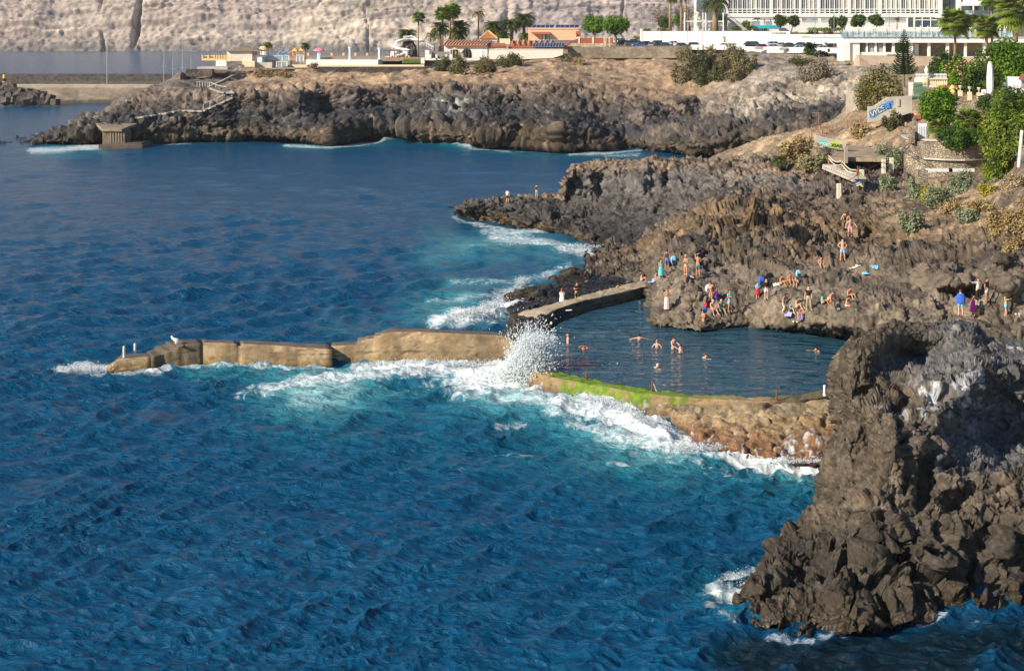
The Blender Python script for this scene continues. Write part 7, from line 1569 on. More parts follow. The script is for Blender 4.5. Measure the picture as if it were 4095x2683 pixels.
# ---- hedges and big garden masses
def mass(x0,x1,y0,y1,D,pal,label,n,size,name='bush',**k):
    cx = (x0+x1)/2; rx = (x1-x0)/2*D/F; rz = (y1-y0)*D/F; return shrub_obj(name, W(cx,y1,D=D), rx, min(rx,4.5), rz, n, size, pal, int(x0+y0*3), label, 'bush', nl=k.pop('nl',22), **k)
mass(976,1060,36,98,236,G1,'huge rounded bright green bush at the right edge below the fan palms',26000,.24,nl=34)
mass(926,966,50,84,244,G2,'dark green bush under the long palm trunk, left of the oleander',7000,.22)
mass(941,984,56,92,222,G1,'green oleander with scattered pink flowers behind the terrace counter',9000,.2)
mass(960,1000,66,96,214,G2,'dark green hedge behind the tall folded parasol',6000,.2)
mass(936,978,124,147,158,[(.02,.05,.01),(.04,.10,.015),(.09,.18,.02)],'dense low dark green bush between the white gate and the skirted palm',9000,.13)
mass(980,1036,96,156,150,G8,'large yellow green sprawling shrub below the restaurant terrace',17000,.16,nl=28)
mass(975,1030,88,112,160,G2,'dark green shrub climbing the terrace wall on the right',6000,.16)
mass(984,1014,148,180,143,G8,'yellow green shrub spilling over the right end of the retaining wall',9000,.14)
mass(1000,1045,112,172,146,G8,'tall leafy shrub at the right edge behind the leaning pole',9000,.16)
rs = np.random.RandomState(8); fl = MB(); P = [W(rs.uniform(944,976), rs.uniform(60,84), D=219-rs.rand()*1.2) for k in range(46)]
for p in P: fl.box(p, (.15,.15,.13), rz=rs.rand()*3)
tag(fl.build('oleander_flowers', M['pink_paint']), 'pink oleander flowers scattered over the green bush', 'flowers', kind='stuff')
for i,(a,b,c,d,pal,D,n,sz,lab,dry) in enumerate([
 (673,694,58,84,G4,None,2600,.24,'brown dry bush at the left foot of the cliff top thicket',1),(688,706,50,76,G3,None,2600,.24,'olive bush in the thicket below the left lamp post',0),(676,696,44,62,G4,None,1800,.22,'sparse brown bush rising over the stone wall by the black estate car',1),
 (700,720,44,70,G4,None,2600,.24,'brown thicket bush rising in front of the white cliff edge wall, left',1),(692,712,66,87,G3,None,2600,.22,'green olive bush lowest in the cliff top thicket',0),(716,738,46,72,G4,None,2800,.24,'brown thicket bush rising in front of the white cliff edge wall, middle',1),
 (708,730,62,82,G3,None,2400,.22,'olive bush in the lower middle of the thicket',0),(732,756,48,74,[(.12,.11,.05),(.19,.17,.07),(.26,.23,.10)],None,2800,.24,'ochre olive bush at the right of the thicket below the balusters',1),(726,748,66,82,G4,None,1800,.2,'low dry bush at the lower right of the thicket',1),
 (802,816,42,56,G2,384,2200,.2,'dark green shrub in front of the cliff edge balusters, left of two',0),(812,828,47,62,G2,378,2400,.2,'dark green shrub in front of the cliff edge balusters, right of two',0),
 (799,832,58,82,[(.17,.14,.10),(.23,.20,.14),(.28,.25,.17)],None,4200,.22,'broad grey brown shrub draped over the cliff below two green shrubs',1),(786,812,57,66,G3,None,1500,.2,'low olive shrub left of the grey brown cliff shrub',0),
 (860,908,72,116,[(.11,.10,.04),(.17,.15,.06),(.24,.21,.10)],214,12000,.2,'large olive brown feathery tamarisk above the blue graffiti',1),
 (434,452,57,72,G3,None,2400,.2,'leftmost of three rounded olive bushes below the arched restaurant',0),(447,470,55,74,[(.10,.10,.035),(.16,.15,.06),(.22,.19,.09)],None,3000,.2,'second rounded bush from the left below the arched restaurant',0),(471,497,57,74,[(.12,.11,.04),(.17,.15,.06),(.24,.2,.1)],None,3200,.2,'brownish rounded bush in the middle of the row below the white garden wall',0),(497,523,53,68,G3,None,3200,.2,'rightmost large rounded bush leaning on the white garden wall',0),
 (254,273,69,78,G7,None,1500,.18,'ochre dry shrub below the grey plant room',1),(275,294,70,78,G7,None,1500,.18,'ochre dry shrub right of the one below the plant room',1),(308,318,63,67.5,G4,368,500,.16,'small round shrub against the white pool rim',0),
 (557,572,52,62,G4,None,900,.18,'small dry shrub at the right end of the white garden wall',1),(572,586,56,66,G7,None,700,.18,'pale dry shrub below the stone wall',1),
 (851,872,121,138,G7,None,2200,.15,'straw coloured bush on the bank right of the viewpoint posts',1),(884,901,112,131,G3,None,2000,.15,'olive bush on the bank below the blue graffiti',0),(894,914,106,122,G4,None,1800,.15,'dry grey brush on the bank right of the graffiti',1),
 (780,812,138,162,G7,None,4200,.17,'big straw and olive bush draped over the viewpoint slope',1),(792,828,150,173,[(.15,.15,.07),(.22,.20,.10),(.30,.27,.15)],None,4200,.16,'grey olive bush at the foot of the viewpoint slope',1),
 (909,922,180,199,G5,None,1800,.11,'grey green round shrub left below the retaining wall',0),(926,953,186,207,G5,None,3400,.11,'broad grey green shrub with the yellow patch on its left',0),(951,973,172,194,G5,None,3000,.11,'grey green shrub highest on the slope under the retaining wall',0),(901,922,208,232,G5,None,2600,.11,'grey green shrub lowest on the slope',0),(919,938,186,204,G6,None,1800,.11,'bright yellow shrub on the slope',0),
 (942,962,200,213,G7,None,1400,.10,'low straw grass clump between the two largest grey green shrubs',1),(880,898,176,190,G5,None,1300,.11,'small grey green shrub left of the dry stone patch',0),(958,980,207,222,G5,None,1700,.11,'grey green shrub below the dry straw brush',0),(976,998,183,197,G6,None,1300,.10,'yellow mat of scrub below the yellow green shrub',0),(1002,1022,238,252,G7,None,1300,.09,'low golden brush at the foot of the right slope',1),
 (872,890,142,165,G5,None,1500,.12,'light green shrub between the white stair posts',0),(890,906,148,170,G5,None,1500,.12,'light green shrub left of the curved retaining wall',0),
 (988,1012,205,236,G7,None,3600,.10,'dry golden brush on the slope at the right, left clump',1),(1006,1032,200,238,G7,None,3600,.10,'dry golden brush at the right edge of the slope',1),(966,990,196,214,G7,None,1800,.10,'dry straw brush above the golden clumps',1),(1000,1024,172,190,[(.3,.22,.12),(.4,.31,.19),(.45,.38,.26)],None,1500,.10,'pale dry grass tuft near the big yellow green shrub',1),
 (862,880,84,92,G8,214,900,.13,'small succulent bed left of the tamarisk',0),(745,754,24,29.8,G8,488,700,.2,'yellow green fern like plant beside the outside stair',0),(731,742,26,30,G8,488,500,.2,'small round yellow green plant below the outside stair',0),
 (755,769,28.6,31.6,G8,480,500,.2,'low reddish hedge plant under the cyan bar',0),(804,818,30.5,35.5,G3,462,900,.2,'low clipped hedge with the olive dome right of the joined tree pair',0),(824,834,30,38,[(.12,.08,.05),(.18,.13,.08),(.22,.16,.1)],446,900,.2,'reddish brown bush hanging over the street wall by the orange car',0),(788,798,31.6,34.4,G8,470,400,.2,'low yellow green hedge above the street wall',0),
 (804,842,27,30.6,G1,474,1500,.2,'long bright clipped hedge in front of the hotel lower windows',0),(642,650,28,31.4,G8,485,400,.2,'small yellow green bush at the left end of the garden wall',0),(658,668,27,31.5,G4,485,500,.2,'round stone planter like brown bush in the hotel garden',0),(633,641,36,38.6,G8,480,300,.2,'small light green bush behind the silver car',0)]):
    shrub(a,b,c,d,pal,lab,D=D,n=n,size=sz,dry=bool(dry))
# ================================================================= CARS
def car_proto(kind):
    L, Wd, Ht = {'hatch':(3.9,1.7,1.48),'suv':(4.4,1.8,1.68),'sedan':(4.3,1.74,1.44),'van':(4.6,1.85,1.9)}[kind]
    h = L/2; w = Wd/2; bz = Ht*.60
    lower = [(-h,.32),(-h+.02,.62),(-h+.15,bz*.93),(-h+.95,bz),(h-.35,bz),(h-.02,bz*.9),(h,.4),(h-.1,.28),(-h+.1,.25)]
    if kind == 'van': lower[3] = (-h+.7,bz)
    roof = {'hatch':(-h+1.0,-h+1.65,h-.55,h-.18),'suv':(-h+1.1,-h+1.7,h-.45,h-.15),'sedan':(-h+1.15,-h+1.8,h-1.2,h-.6),'van':(-h+.75,-h+1.35,h-.2,h-.08)}[kind]
    def body():
        m = MB()
        def sec(pts, ww): return [(x,-ww,z) for x,z in pts]
        m.prism(sec(lower,w), (0,2*w,0)); a,b,c,d = roof; t = w*.80
        m.prism([(b,-t,Ht-.07),(b+.1,-t,Ht),(c-.1,-t,Ht),(c,-t,Ht-.07)], (0,2*t,0))
        for x0,x1 in ((a,b),((b+c)/2-.02,(b+c)/2),(d,c)):
            for s_ in (-1,1): m.tube([(x0,s_*w*.93,bz),(x1,s_*t*.97,Ht-.04)], .055, 4)
        return m
    def glass():
        a,b,c,d = roof; t = w*.79; g = MB()
        v = [(a,-w*.92,bz-.01),(d,-w*.92,bz-.01),(d,w*.92,bz-.01),(a,w*.92,bz-.01),(b,-t,Ht-.07),(c,-t,Ht-.07),(c,t,Ht-.07),(b,t,Ht-.07)]
        return g.add(v, [(0,1,5,4),(1,2,6,5),(2,3,7,6),(3,0,4,7),(3,2,1,0),(4,5,6,7)])
    return body, glass, L, w
def ring(m, c, r, t):
    n = 14; vs = []; 
    for y in (-t,t): vs += [Vector(c)+Vector((math.cos(k*2*math.pi/n)*r,y,math.sin(k*2*math.pi/n)*r)) for k in range(n)]
    return m.add(vs, [tuple(range(n)),tuple(range(n,2*n))[::-1]]+[(k,(k+1)%n,n+(k+1)%n,n+k) for k in range(n)])
CP = {}
def make_car(kind, colname, col):
    key = (kind,colname)
    if key in CP: return None
    body, glass, L, w = car_proto(kind); root = empty('parked_car', (0,0,0))
    pm = mm('paint_'+colname, col, .25, .04, .5, spec=.6); body().build('body', pm, root, bev=.04); glass().build('windows', mm('car_glass',(.03,.045,.055),.06,.2,.6,spec=.7), root)
    for sx in (-1,1):
        for sy in (-1,1):
            o = ring(MB(), (sx*L*.30,sy*(w-.08),.31), .31, .11).build('wheel', M['black_paint'], root); sub(o, ring(MB(), (sx*L*.30,sy*(w+.03),.31), .18, .01), 'rim', M['steel'])
    for sy in (-1,1):
        MB().box((-L/2+.04,sy*w*.68,.64),(.12,.34,.16)).build('headlight', M['white_paint'], root); MB().box((L/2-.03,sy*w*.76,.72),(.1,.26,.2)).build('tail_light', mm('red_lens',(.45,.02,.02),.3,.05,2.), root)
    CP[key] = root; return root
CC = {'silver':(.42,.44,.46),'darkbrown':(.05,.04,.035),'white':(.80,.80,.80),'blue':(.03,.09,.28),'black':(.015,.016,.018),'grey':(.20,.22,.24),'navy':(.015,.035,.09),'teal':(.02,.09,.11),'red':(.28,.02,.03),'orange':(.75,.20,.02),'darkgrey':(.06,.065,.07)}
CARS = [(618,37.8,462,'van','white','white minivan at the far left of the car park, under the green tree',0),(624.6,39.8,452,'suv','darkbrown','dark brown SUV between the white minivan and the silver car',.5),(631.2,40.3,444,'hatch','silver','silver compact car at the left of the car park',.25),(639.8,41.8,436,'sedan','blue','bright blue saloon right of the silver car',.1),(644.8,40.9,448,'hatch','black','black hatchback just behind the blue saloon',.3),(652.6,41.6,432,'hatch','grey','grey hatchback seen from the rear beside the blue saloon',1.2),(655.5,40.1,452,'suv','navy','navy SUV behind the grey hatchback',.2),(664,42,434,'sedan','teal','dark teal saloon left of the white hatchback',.2),(674.8,40.7,442,'hatch','white','white hatchback with a person in black beside it',.15),(682.8,42.4,430,'hatch','teal','dark teal hatchback half behind the white hatchback',.25),(695.6,42,424,'suv','black','black estate car in front of the bare street wall',.0),(634.5,38.8,470,'sedan','navy','navy car in the far row behind the silver car',.2),
 (725,43,418,'sedan','silver','silver saloon behind the leafless shrubs',.1),(734,43.3,410,'hatch','darkgrey','dark grey hatchback left of the black saloon',.2),(746.2,42.8,406,'sedan','black','black saloon left of the dark jeep',.0),(753.5,41,424,'van','teal','tall dark teal off roader below the hotel lettering',.15),(763,43.6,408,'hatch','red','dark red hatchback right of the off roader',.2),(771,41.1,432,'suv','white','white estate car in the back row by the stone pier',.15),(774.3,43.9,404,'hatch','white','white hatchback in the front row below the white estate',.1),(782.2,42.2,428,'sedan','silver','silver saloon right of the white estate',.1),(790,42.3,418,'sedan','darkgrey','dark grey saloon in front of the brown stone pier',.2),(799,42,430,'hatch','navy','navy hatchback in the back row',.2),(797.8,44.8,400,'sedan','white','white saloon low in the front row',.1),(808,43.2,418,'suv','darkgrey','dark grey SUV behind the dark green shrubs',.1),(819.5,43.5,410,'suv','grey','grey SUV at the foot of the slim lamp',.2),(823,45,398,'sedan','white','white saloon behind the right green shrub',.15),(833.5,43.1,410,'suv','black','black SUV near the right end of the row',.25),(839.3,44.7,397,'hatch','orange','bright orange car at the right end of the row',.0)]
HT = {'hatch':1.48,'suv':1.68,'sedan':1.44,'van':1.9}
for x,yt,D,kind,col,lab,rz in CARS:
    r = make_car(kind,col,CC[col]); r = r or copy_tree(CP[kind,col])
    t = W(x,yt,D=D); r.location = (t.x,t.y,t.z-HT[kind]); r.rotation_euler = (0,0,rz+(math.pi if PR.random()<.5 else 0)); tag(r, lab, 'car', 'cars parked above the cliff')
MB_ = MB(); a,b,c,d = W(600,46,D=404),W(850,46,D=392),W(860,46,D=480),W(590,46,D=480)
# ================================================================= PEOPLE
BASE = dict(P=(0,0,.95),B=(0,.0,1.10),C=(0,.0,1.30),NB=(0,.01,1.45),N=(0,.0,1.51),Hd=(0,-.015,1.60),HT=(0,-.005,1.67),
 SL=(-.17,.01,1.41),EL=(-.24,.04,1.14),WL=(-.26,-.02,.90),SR=(.17,.01,1.41),ER=(.24,.04,1.14),WR=(.26,-.02,.90),
 IL=(-.09,0,.89),KL=(-.11,-.02,.50),AL=(-.12,.03,.09),IR=(.09,0,.89),KR=(.11,-.03,.50),AR=(.13,.02,.09))
RAD = dict(P=(.145,.105),B=(.125,.095),C=(.155,.105),NB=(.075,.06),N=(.052,.052),Hd=(.085,.10),HT=(.066,.078),S=(.06,.06),E=(.042,.042),W=(.028,.024),I=(.092,.095),K=(.058,.06),A=(.036,.04))
def pose(**k): d = dict(BASE); d.update(k); return d
POSES = {
 'stand': pose(), 'stand2': pose(KR=(.13,-.08,.51),AR=(.17,-.06,.09),WR=(.20,-.12,.95)),
 'hips': pose(EL=(-.36,.06,1.20),WL=(-.17,-.05,1.03),ER=(.36,.06,1.20),WR=(.17,-.05,1.03),KL=(-.14,-.02,.5),AL=(-.18,.02,.09),KR=(.14,-.03,.5),AR=(.18,.02,.09)),
 'fold': pose(EL=(-.24,-.02,1.16),WL=(-.02,-.20,1.20),ER=(.24,-.02,1.16),WR=(.05,-.20,1.24)),
 'phone': pose(EL=(-.23,.0,1.15),WL=(-.16,-.26,1.22),ER=(.23,.0,1.15),WR=(.02,-.28,1.26),Hd=(0,-.05,1.59),HT=(0,-.05,1.66)),
 'head': pose(EL=(-.38,-.05,1.50),WL=(-.13,-.08,1.60),ER=(.36,-.1,1.44),WR=(.10,-.10,1.58)),
 'armup': pose(ER=(.20,-.05,1.70),WR=(.02,-.05,1.76),EL=(-.40,-.12,1.30),WL=(-.66,-.18,1.28)),
 'point': pose(EL=(-.42,-.06,1.40),WL=(-.66,-.10,1.47),ER=(.34,.08,1.20),WR=(.20,-.04,1.04)),
 'reach': pose(ER=(.30,-.20,1.22),WR=(.30,-.42,1.10),EL=(-.20,-.16,1.18),WL=(-.02,-.38,1.06),Hd=(0,-.09,1.57),HT=(0,-.10,1.64)),
 'bend': pose(B=(0,-.08,1.06),C=(0,-.22,1.22),NB=(0,-.32,1.33),N=(0,-.36,1.37),Hd=(0,-.42,1.42),HT=(0,-.45,1.48),SL=(-.17,-.28,1.28),EL=(-.22,-.34,1.02),WL=(-.12,-.5,.86),SR=(.17,-.28,1.28),ER=(.24,-.34,1.02),WR=(.10,-.52,.84)),
 'step': pose(P=(0,0,.88),B=(0,-.05,1.02),C=(0,-.14,1.20),NB=(0,-.20,1.34),N=(0,-.23,1.39),Hd=(0,-.29,1.46),HT=(0,-.31,1.53),SL=(-.18,-.16,1.30),EL=(-.34,-.14,1.08),WL=(-.42,-.22,.86),SR=(.18,-.16,1.30),ER=(.36,-.16,1.10),WR=(.46,-.30,.92),IL=(-.09,0,.82),KL=(-.16,-.22,.52),AL=(-.16,-.02,.12),IR=(.09,0,.82),KR=(.15,-.14,.46),AR=(.14,.10,.08)),
 'crouch': pose(P=(0,.05,.40),B=(0,-.05,.52),C=(0,-.20,.66),NB=(0,-.30,.77),N=(0,-.34,.81),Hd=(0,-.41,.84),HT=(0,-.45,.88),SL=(-.18,-.26,.72),EL=(-.34,-.30,.48),WL=(-.46,-.38,.20),SR=(.18,-.26,.72),ER=(.34,-.30,.48),WR=(.46,-.38,.20),IL=(-.10,.0,.38),KL=(-.18,-.32,.50),AL=(-.14,-.10,.08),IR=(.10,.0,.38),KR=(.18,-.32,.50),AR=(.14,-.10,.08)),
 'sit': pose(P=(0,.0,.14),B=(0,.02,.29),C=(0,-.02,.48),NB=(0,-.06,.62),N=(0,-.08,.67),Hd=(0,-.12,.76),HT=(0,-.12,.83),SL=(-.17,-.05,.58),EL=(-.24,-.14,.34),WL=(-.14,-.36,.38),SR=(.17,-.05,.58),ER=(.25,-.14,.34),WR=(.15,-.36,.36),IL=(-.09,-.02,.12),KL=(-.13,-.38,.44),AL=(-.12,-.56,.07),IR=(.09,-.02,.12),KR=(.14,-.40,.40),AR=(.14,-.62,.05)),
 'sitdown': pose(P=(0,.0,.14),B=(0,.0,.30),C=(0,-.06,.48),NB=(0,-.12,.61),N=(0,-.15,.66),Hd=(0,-.21,.73),HT=(0,-.23,.80),SL=(-.17,-.10,.57),EL=(-.24,-.18,.32),WL=(-.10,-.34,.24),SR=(.17,-.10,.57),ER=(.25,-.18,.32),WR=(.10,-.36,.22),IL=(-.09,-.04,.11),KL=(-.15,-.44,.12),AL=(-.10,-.50,-.30),IR=(.09,-.04,.11),KR=(.15,-.42,.14),AR=(.26,-.62,-.22)),
 'lie': pose(P=(0,0,.12),B=(.16,0,.12),C=(.36,0,.13),NB=(.52,0,.13),N=(.58,0,.14),Hd=(.68,0,.16),HT=(.75,0,.17),SL=(.46,-.18,.12),EL=(.26,-.28,.08),WL=(.10,-.16,.22),SR=(.46,.18,.12),ER=(.30,.32,.08),WR=(.55,.30,.10),IL=(-.06,-.09,.12),KL=(-.38,-.10,.46),AL=(-.58,-.10,.07),IR=(-.06,.09,.12),KR=(-.36,.10,.42),AR=(-.66,.11,.06)),
 'lieflat': pose(P=(0,0,.12),B=(.16,0,.12),C=(.36,0,.13),NB=(.52,0,.13),N=(.58,0,.14),Hd=(.68,0,.16),HT=(.75,0,.17),SL=(.46,-.18,.12),EL=(.62,-.34,.08),WL=(.78,-.18,.10),SR=(.46,.18,.12),ER=(.62,.32,.08),WR=(.80,.2,.10),IL=(-.06,-.09,.12),KL=(-.46,-.10,.10),AL=(-.86,-.10,.06),IR=(-.06,.09,.12),KR=(-.46,.10,.10),AR=(-.86,.11,.06)),
 'spread': pose(EL=(-.42,-.06,1.36),WL=(-.66,-.14,1.30),ER=(.42,-.06,1.36),WR=(.66,-.14,1.30)),
 'swim': pose(P=(0,.62,-.22),B=(0,.46,-.17),C=(0,.26,-.10),NB=(0,.10,-.02),N=(0,.06,.03),Hd=(0,.0,.12),HT=(0,.0,.19),SL=(-.18,.14,-.04),EL=(-.36,-.08,-.06),WL=(-.46,-.30,-.02),SR=(.18,.14,-.04),ER=(.38,-.02,-.08),WR=(.60,-.16,-.06),IL=(-.09,.68,-.24),KL=(-.14,1.05,-.34),AL=(-.12,1.42,-.30),IR=(.09,.68,-.24),KR=(.16,1.02,-.30),AR=(.15,1.40,-.22)),
}
def skin_mesh(name, vs, es, rs_, root=0, sub_=1):
    me = bpy.data.meshes.new('tmp'); me.from_pydata(vs, es, []); o = bpy.data.objects.new('tmp', me); COL.objects.link(o)
    sk_ = o.modifiers.new('s','SKIN'); sk_.use_smooth_shade = True
    if not me.skin_vertices:
        bpy.context.view_layer.objects.active = o; bpy.ops.mesh.customdata_skin_add()
    for i, v in enumerate(me.skin_vertices[0].data): v.radius = rs_[i]; v.use_root = (i == root)
    if sub_: ss = o.modifiers.new('u','SUBSURF'); ss.levels = sub_; ss.render_levels = sub_
    d = bpy.context.evaluated_depsgraph_get(); r = bpy.data.meshes.new_from_object(o.evaluated_get(d)); r.name = name
    bpy.data.objects.remove(o); bpy.data.meshes.remove(me); r.materials.clear()
    for p in r.polygons: p.use_smooth = True
    return r
def body_mesh(pk):
    J = {k: Vector(v) for k, v in POSES[pk].items()}; vs = []; rd = []; es = []; ix = {}
    def ad(k, p, r): ix[k] = len(vs); vs.append(tuple(p)); rd.append(r)
    for k in ('P','B','C','NB','N','Hd','HT'): ad(k, J[k], RAD[k])
    es += [(0,1),(1,2),(2,3),(3,4),(4,5),(5,6)]
    face = (J['Hd']-J['N']).cross(J['SR']-J['SL']).normalized(); 
    if face.length < .1: face = Vector((0,-1,0))
    if pk in ('lie','lieflat'): face = Vector((0,0,1))
    elif face.y > 0: face = -face
    ad('nose', J['Hd']+face*.112-(J['HT']-J['Hd'])*.05, (.016,.016)); es.append((ix['Hd'],ix['nose']))
    ad('chin', J['Hd']+face*.075-(J['HT']-J['Hd'])*.95, (.03,.03)); es.append((ix['Hd'],ix['chin']))
    sd = (J['SR']-J['SL']).normalized()
    for s_,t in (('l',-1),('r',1)): ad('ear'+s_, J['Hd']+sd*t*.098, (.014,.022)); es.append((ix['Hd'],ix['ear'+s_]))
    for s_ in 'LR':
        S_, E, Wr = J['S'+s_], J['E'+s_], J['W'+s_]; ad('S'+s_, S_, RAD['S']); ad('UA'+s_, S_.lerp(E,.5), (.05,.048)); ad('E'+s_, E, RAD['E']); ad('FA'+s_, E.lerp(Wr,.35), (.042,.04)); ad('W'+s_, Wr, RAD['W'])
        es += [(ix['NB'],ix['S'+s_]),(ix['S'+s_],ix['UA'+s_]),(ix['UA'+s_],ix['E'+s_]),(ix['E'+s_],ix['FA'+s_]),(ix['FA'+s_],ix['W'+s_])]
        d = (Wr-E).normalized(); pl = Wr+d*.055; ad('H'+s_, pl, (.036,.018)); es.append((ix['W'+s_],ix['H'+s_]))
        w_ = d.cross(Vector((0,1,0)) if abs(d.y) < .8 else Vector((0,0,1))).normalized(); nrm = d.cross(w_).normalized()
        for q,(o_,l) in enumerate(((-.027,.075),(-.009,.088),(.010,.082),(.028,.064))):
            k0 = 'f%d'%q+s_; a = pl+d*.035+w_*o_; ad(k0, a, (.0085,.0085)); ad(k0+'b', a+d*l*.5+nrm*.006, (.008,.008)); ad(k0+'c', a+d*l*.92+nrm*.026, (.0068,.0068)); es += [(ix['H'+s_],ix[k0]),(ix[k0],ix[k0+'b']),(ix[k0+'b'],ix[k0+'c'])]
        ad('t'+s_, Wr+d*.03-w_*.036, (.011,.011)); ad('tb'+s_, Wr+d*.075-w_*.052, (.009,.009)); es += [(ix['W'+s_],ix['t'+s_]),(ix['t'+s_],ix['tb'+s_])]
        I, K, A = J['I'+s_], J['K'+s_], J['A'+s_]; ad('I'+s_, I, RAD['I']); ad('TH'+s_, I.lerp(K,.5), (.078,.08)); ad('K'+s_, K, RAD['K']); ad('CA'+s_, K.lerp(A,.35), (.056,.06)); ad('A'+s_, A, RAD['A'])
        es += [(ix['P'],ix['I'+s_]),(ix['I'+s_],ix['TH'+s_]),(ix['TH'+s_],ix['K'+s_]),(ix['K'+s_],ix['CA'+s_]),(ix['CA'+s_],ix['A'+s_])]
        sh = (A-K).normalized(); fw = Vector((0,-1,0)) if pk not in ('lie','lieflat','swim') else Vector((-.5,0,.2)).normalized() if pk != 'swim' else Vector((0,.9,-.4))
        ad('T1'+s_, A+fw*.09+sh*.045*(1 if pk != 'swim' else 0), (.034,.026)); ad('T2'+s_, A+fw*.17+sh*.055*(1 if pk != 'swim' else 0), (.036,.018)); ad('HL'+s_, A-fw*.045+sh*.05*(1 if pk != 'swim' else 0), (.028,.026)); es += [(ix['A'+s_],ix['T1'+s_]),(ix['T1'+s_],ix['T2'+s_]),(ix['A'+s_],ix['HL'+s_])]
    return skin_mesh('person', vs, es, rd)
def garment_mesh(pk, kind):
    J = {k: Vector(v) for k, v in POSES[pk].items()}; vs = []; rd = []; es = []
    def ad(p, r): vs.append(tuple(p)); rd.append(r); return len(vs)-1
    def k_(r, f): return (r[0]*f+.012, r[1]*f+.012)
    if kind in ('shorts','briefs','trousers','bikini'):
        w_ = ad(J['P'].lerp(J['B'],.35 if kind != 'briefs' else .12), k_(RAD['P'],1.0)); p = ad(J['P'], k_(RAD['P'],1.05)); es.append((w_,p))
        for s_ in 'LR':
            i = ad(J['I'+s_], k_(RAD['I'],1.06)); es.append((p,i))
            if kind == 'shorts': a = ad(J['I'+s_].lerp(J['K'+s_],.45), (.115,.115)); b = ad(J['I'+s_].lerp(J['K'+s_],.78), (.115,.115)); es += [(i,a),(a,b)]
            elif kind == 'trousers': a = ad(J['K'+s_], (.095,.095)); b = ad(J['A'+s_]+Vector((0,0,.04)), (.075,.075)); es += [(i,a),(a,b)]
            else: a = ad(J['I'+s_].lerp(J['K'+s_],.12), (.10,.10)); es += [(i,a)]
    elif kind in ('shirt','tank','jumper'):
        f = 1.10; p = ad(J['P'].lerp(J['B'],.15), k_(RAD['P'],1.04)); b = ad(J['B'], k_(RAD['B'],1.12)); c = ad(J['C'], k_(RAD['C'],1.08)); n = ad(J['C'].lerp(J['NB'],.75), (.11,.09)); es += [(p,b),(b,c),(c,n)]
        if kind != 'tank':
            for s_ in 'LR':
                S_ = ad(J['S'+s_], (.078,.075)); e = ad(J['S'+s_].lerp(J['E'+s_], .55 if kind == 'shirt' else 1.), (.068,.066)); es += [(n,S_),(S_,e)]
                if kind == 'jumper': w2 = ad(J['E'+s_].lerp(J['W'+s_],.9), (.045,.045)); es.append((e,w2))
        else:
            for s_ in 'LR': S_ = ad(J['S'+s_].lerp(J['NB'],.35), (.06,.06)); es += [(n,S_)]
    elif kind == 'top':
        c = ad(J['C'].lerp(J['B'],.12), k_(RAD['C'],1.03)); d = ad(J['C'].lerp(J['NB'],.22), (.15,.105)); es.append((c,d))
    return skin_mesh(kind, vs, es, rd)
def drape_mesh(pk, kind):
    """dress / wrap / cape: a flowing tapered sheet of cloth round the trunk"""
    J = {k: Vector(v) for k, v in POSES[pk].items()}; n = 18; vs = []; fs = []
    c = {'dress':[(J['C'].z+.06,.165,.12),(1.10,.150,.12),(.92,.19,.15),(.62,.21,.18),(.30,.23,.20)],'wrap':[(J['C'].z+.03,.17,.125),(1.10,.155,.125),(.92,.19,.15),(.70,.20,.17),(.52,.21,.18)],
         'skirt':[(1.04,.15,.115),(.92,.19,.16),(.70,.22,.19),(.52,.25,.22)],'longskirt':[(1.05,.15,.115),(.92,.18,.15),(.5,.20,.17),(.10,.22,.19)],'cape':[(1.48,.09,.08),(1.42,.20,.12),(1.22,.27,.16),(1.0,.28,.18),(.84,.27,.17)]}[kind]
    for z,a,b in c: vs += [(math.cos(k*2*math.pi/n)*a*(1+.07*(k%2)), math.sin(k*2*math.pi/n)*b*(1+.09*(k%2))+(.02 if kind=='cape' else 0), z) for k in range(n)]
    for i in range(len(c)-1): fs += [(i*n+k,i*n+(k+1)%n,(i+1)*n+(k+1)%n,(i+1)*n+k) for k in range(n)]
    me = bpy.data.meshes.new(kind); me.from_pydata(vs,[],fs); bm = bmesh.new(); bm.from_mesh(me); bmesh.ops.solidify(bm, geom=bm.faces[:], thickness=.012); bmesh.ops.recalc_face_normals(bm, faces=bm.faces); bm.to_mesh(me); bm.free()
    return me
def hair_mesh(pk, kind):
    J = {k: Vector(v) for k, v in POSES[pk].items()}; up = (J['HT']-J['Hd']).normalized(); face = up.cross(J['SR']-J['SL']).normalized()
    face = Vector((0,0,1)) if pk in ('lie','lieflat') else (face if face.y < 0 else -face)
    sd = up.cross(face).normalized(); bm = bmesh.new(); bmesh.ops.create_icosphere(bm, subdivisions=3, radius=1)
    for v in bm.verts:
        q = v.co.copy(); a = Vector((q.x*.102, q.y*.118, q.z*.105))
        if kind in ('long','longred') and q.z < .1 and q.y > -.2: a.z -= (.1-q.z)*.26; a.y += .02; a.x *= .95
        if q.y < -.45 and q.z < .35: a.y *= .55
        if kind == 'short' and q.z < -.3: a *= .8
        v.co = J['Hd']+sd*a.x-face*(a.y+.018)+up*(a.z+.035)
    if kind == 'bun':
        r = bmesh.ops.create_icosphere(bm, subdivisions=2, radius=.05)
        for v in r['verts']: v.co += J['Hd']+up*.14-face*.06
    if kind == 'hat':
        for zz,rr,hh in ((.07,.21,.012),(.10,.095,.09)):
            r = bmesh.ops.create_cone(bm, cap_ends=True, segments=20, radius1=rr, radius2=rr*.85, depth=hh)
            for v in r['verts']: q = v.co.copy(); v.co = J['Hd']+sd*q.x-face*q.y+up*(q.z+zz+hh*.4)
    me = bpy.data.meshes.new('hair'); bm.to_mesh(me); bm.free()
    for p in me.polygons: p.use_smooth = True
    return me
MC = {}
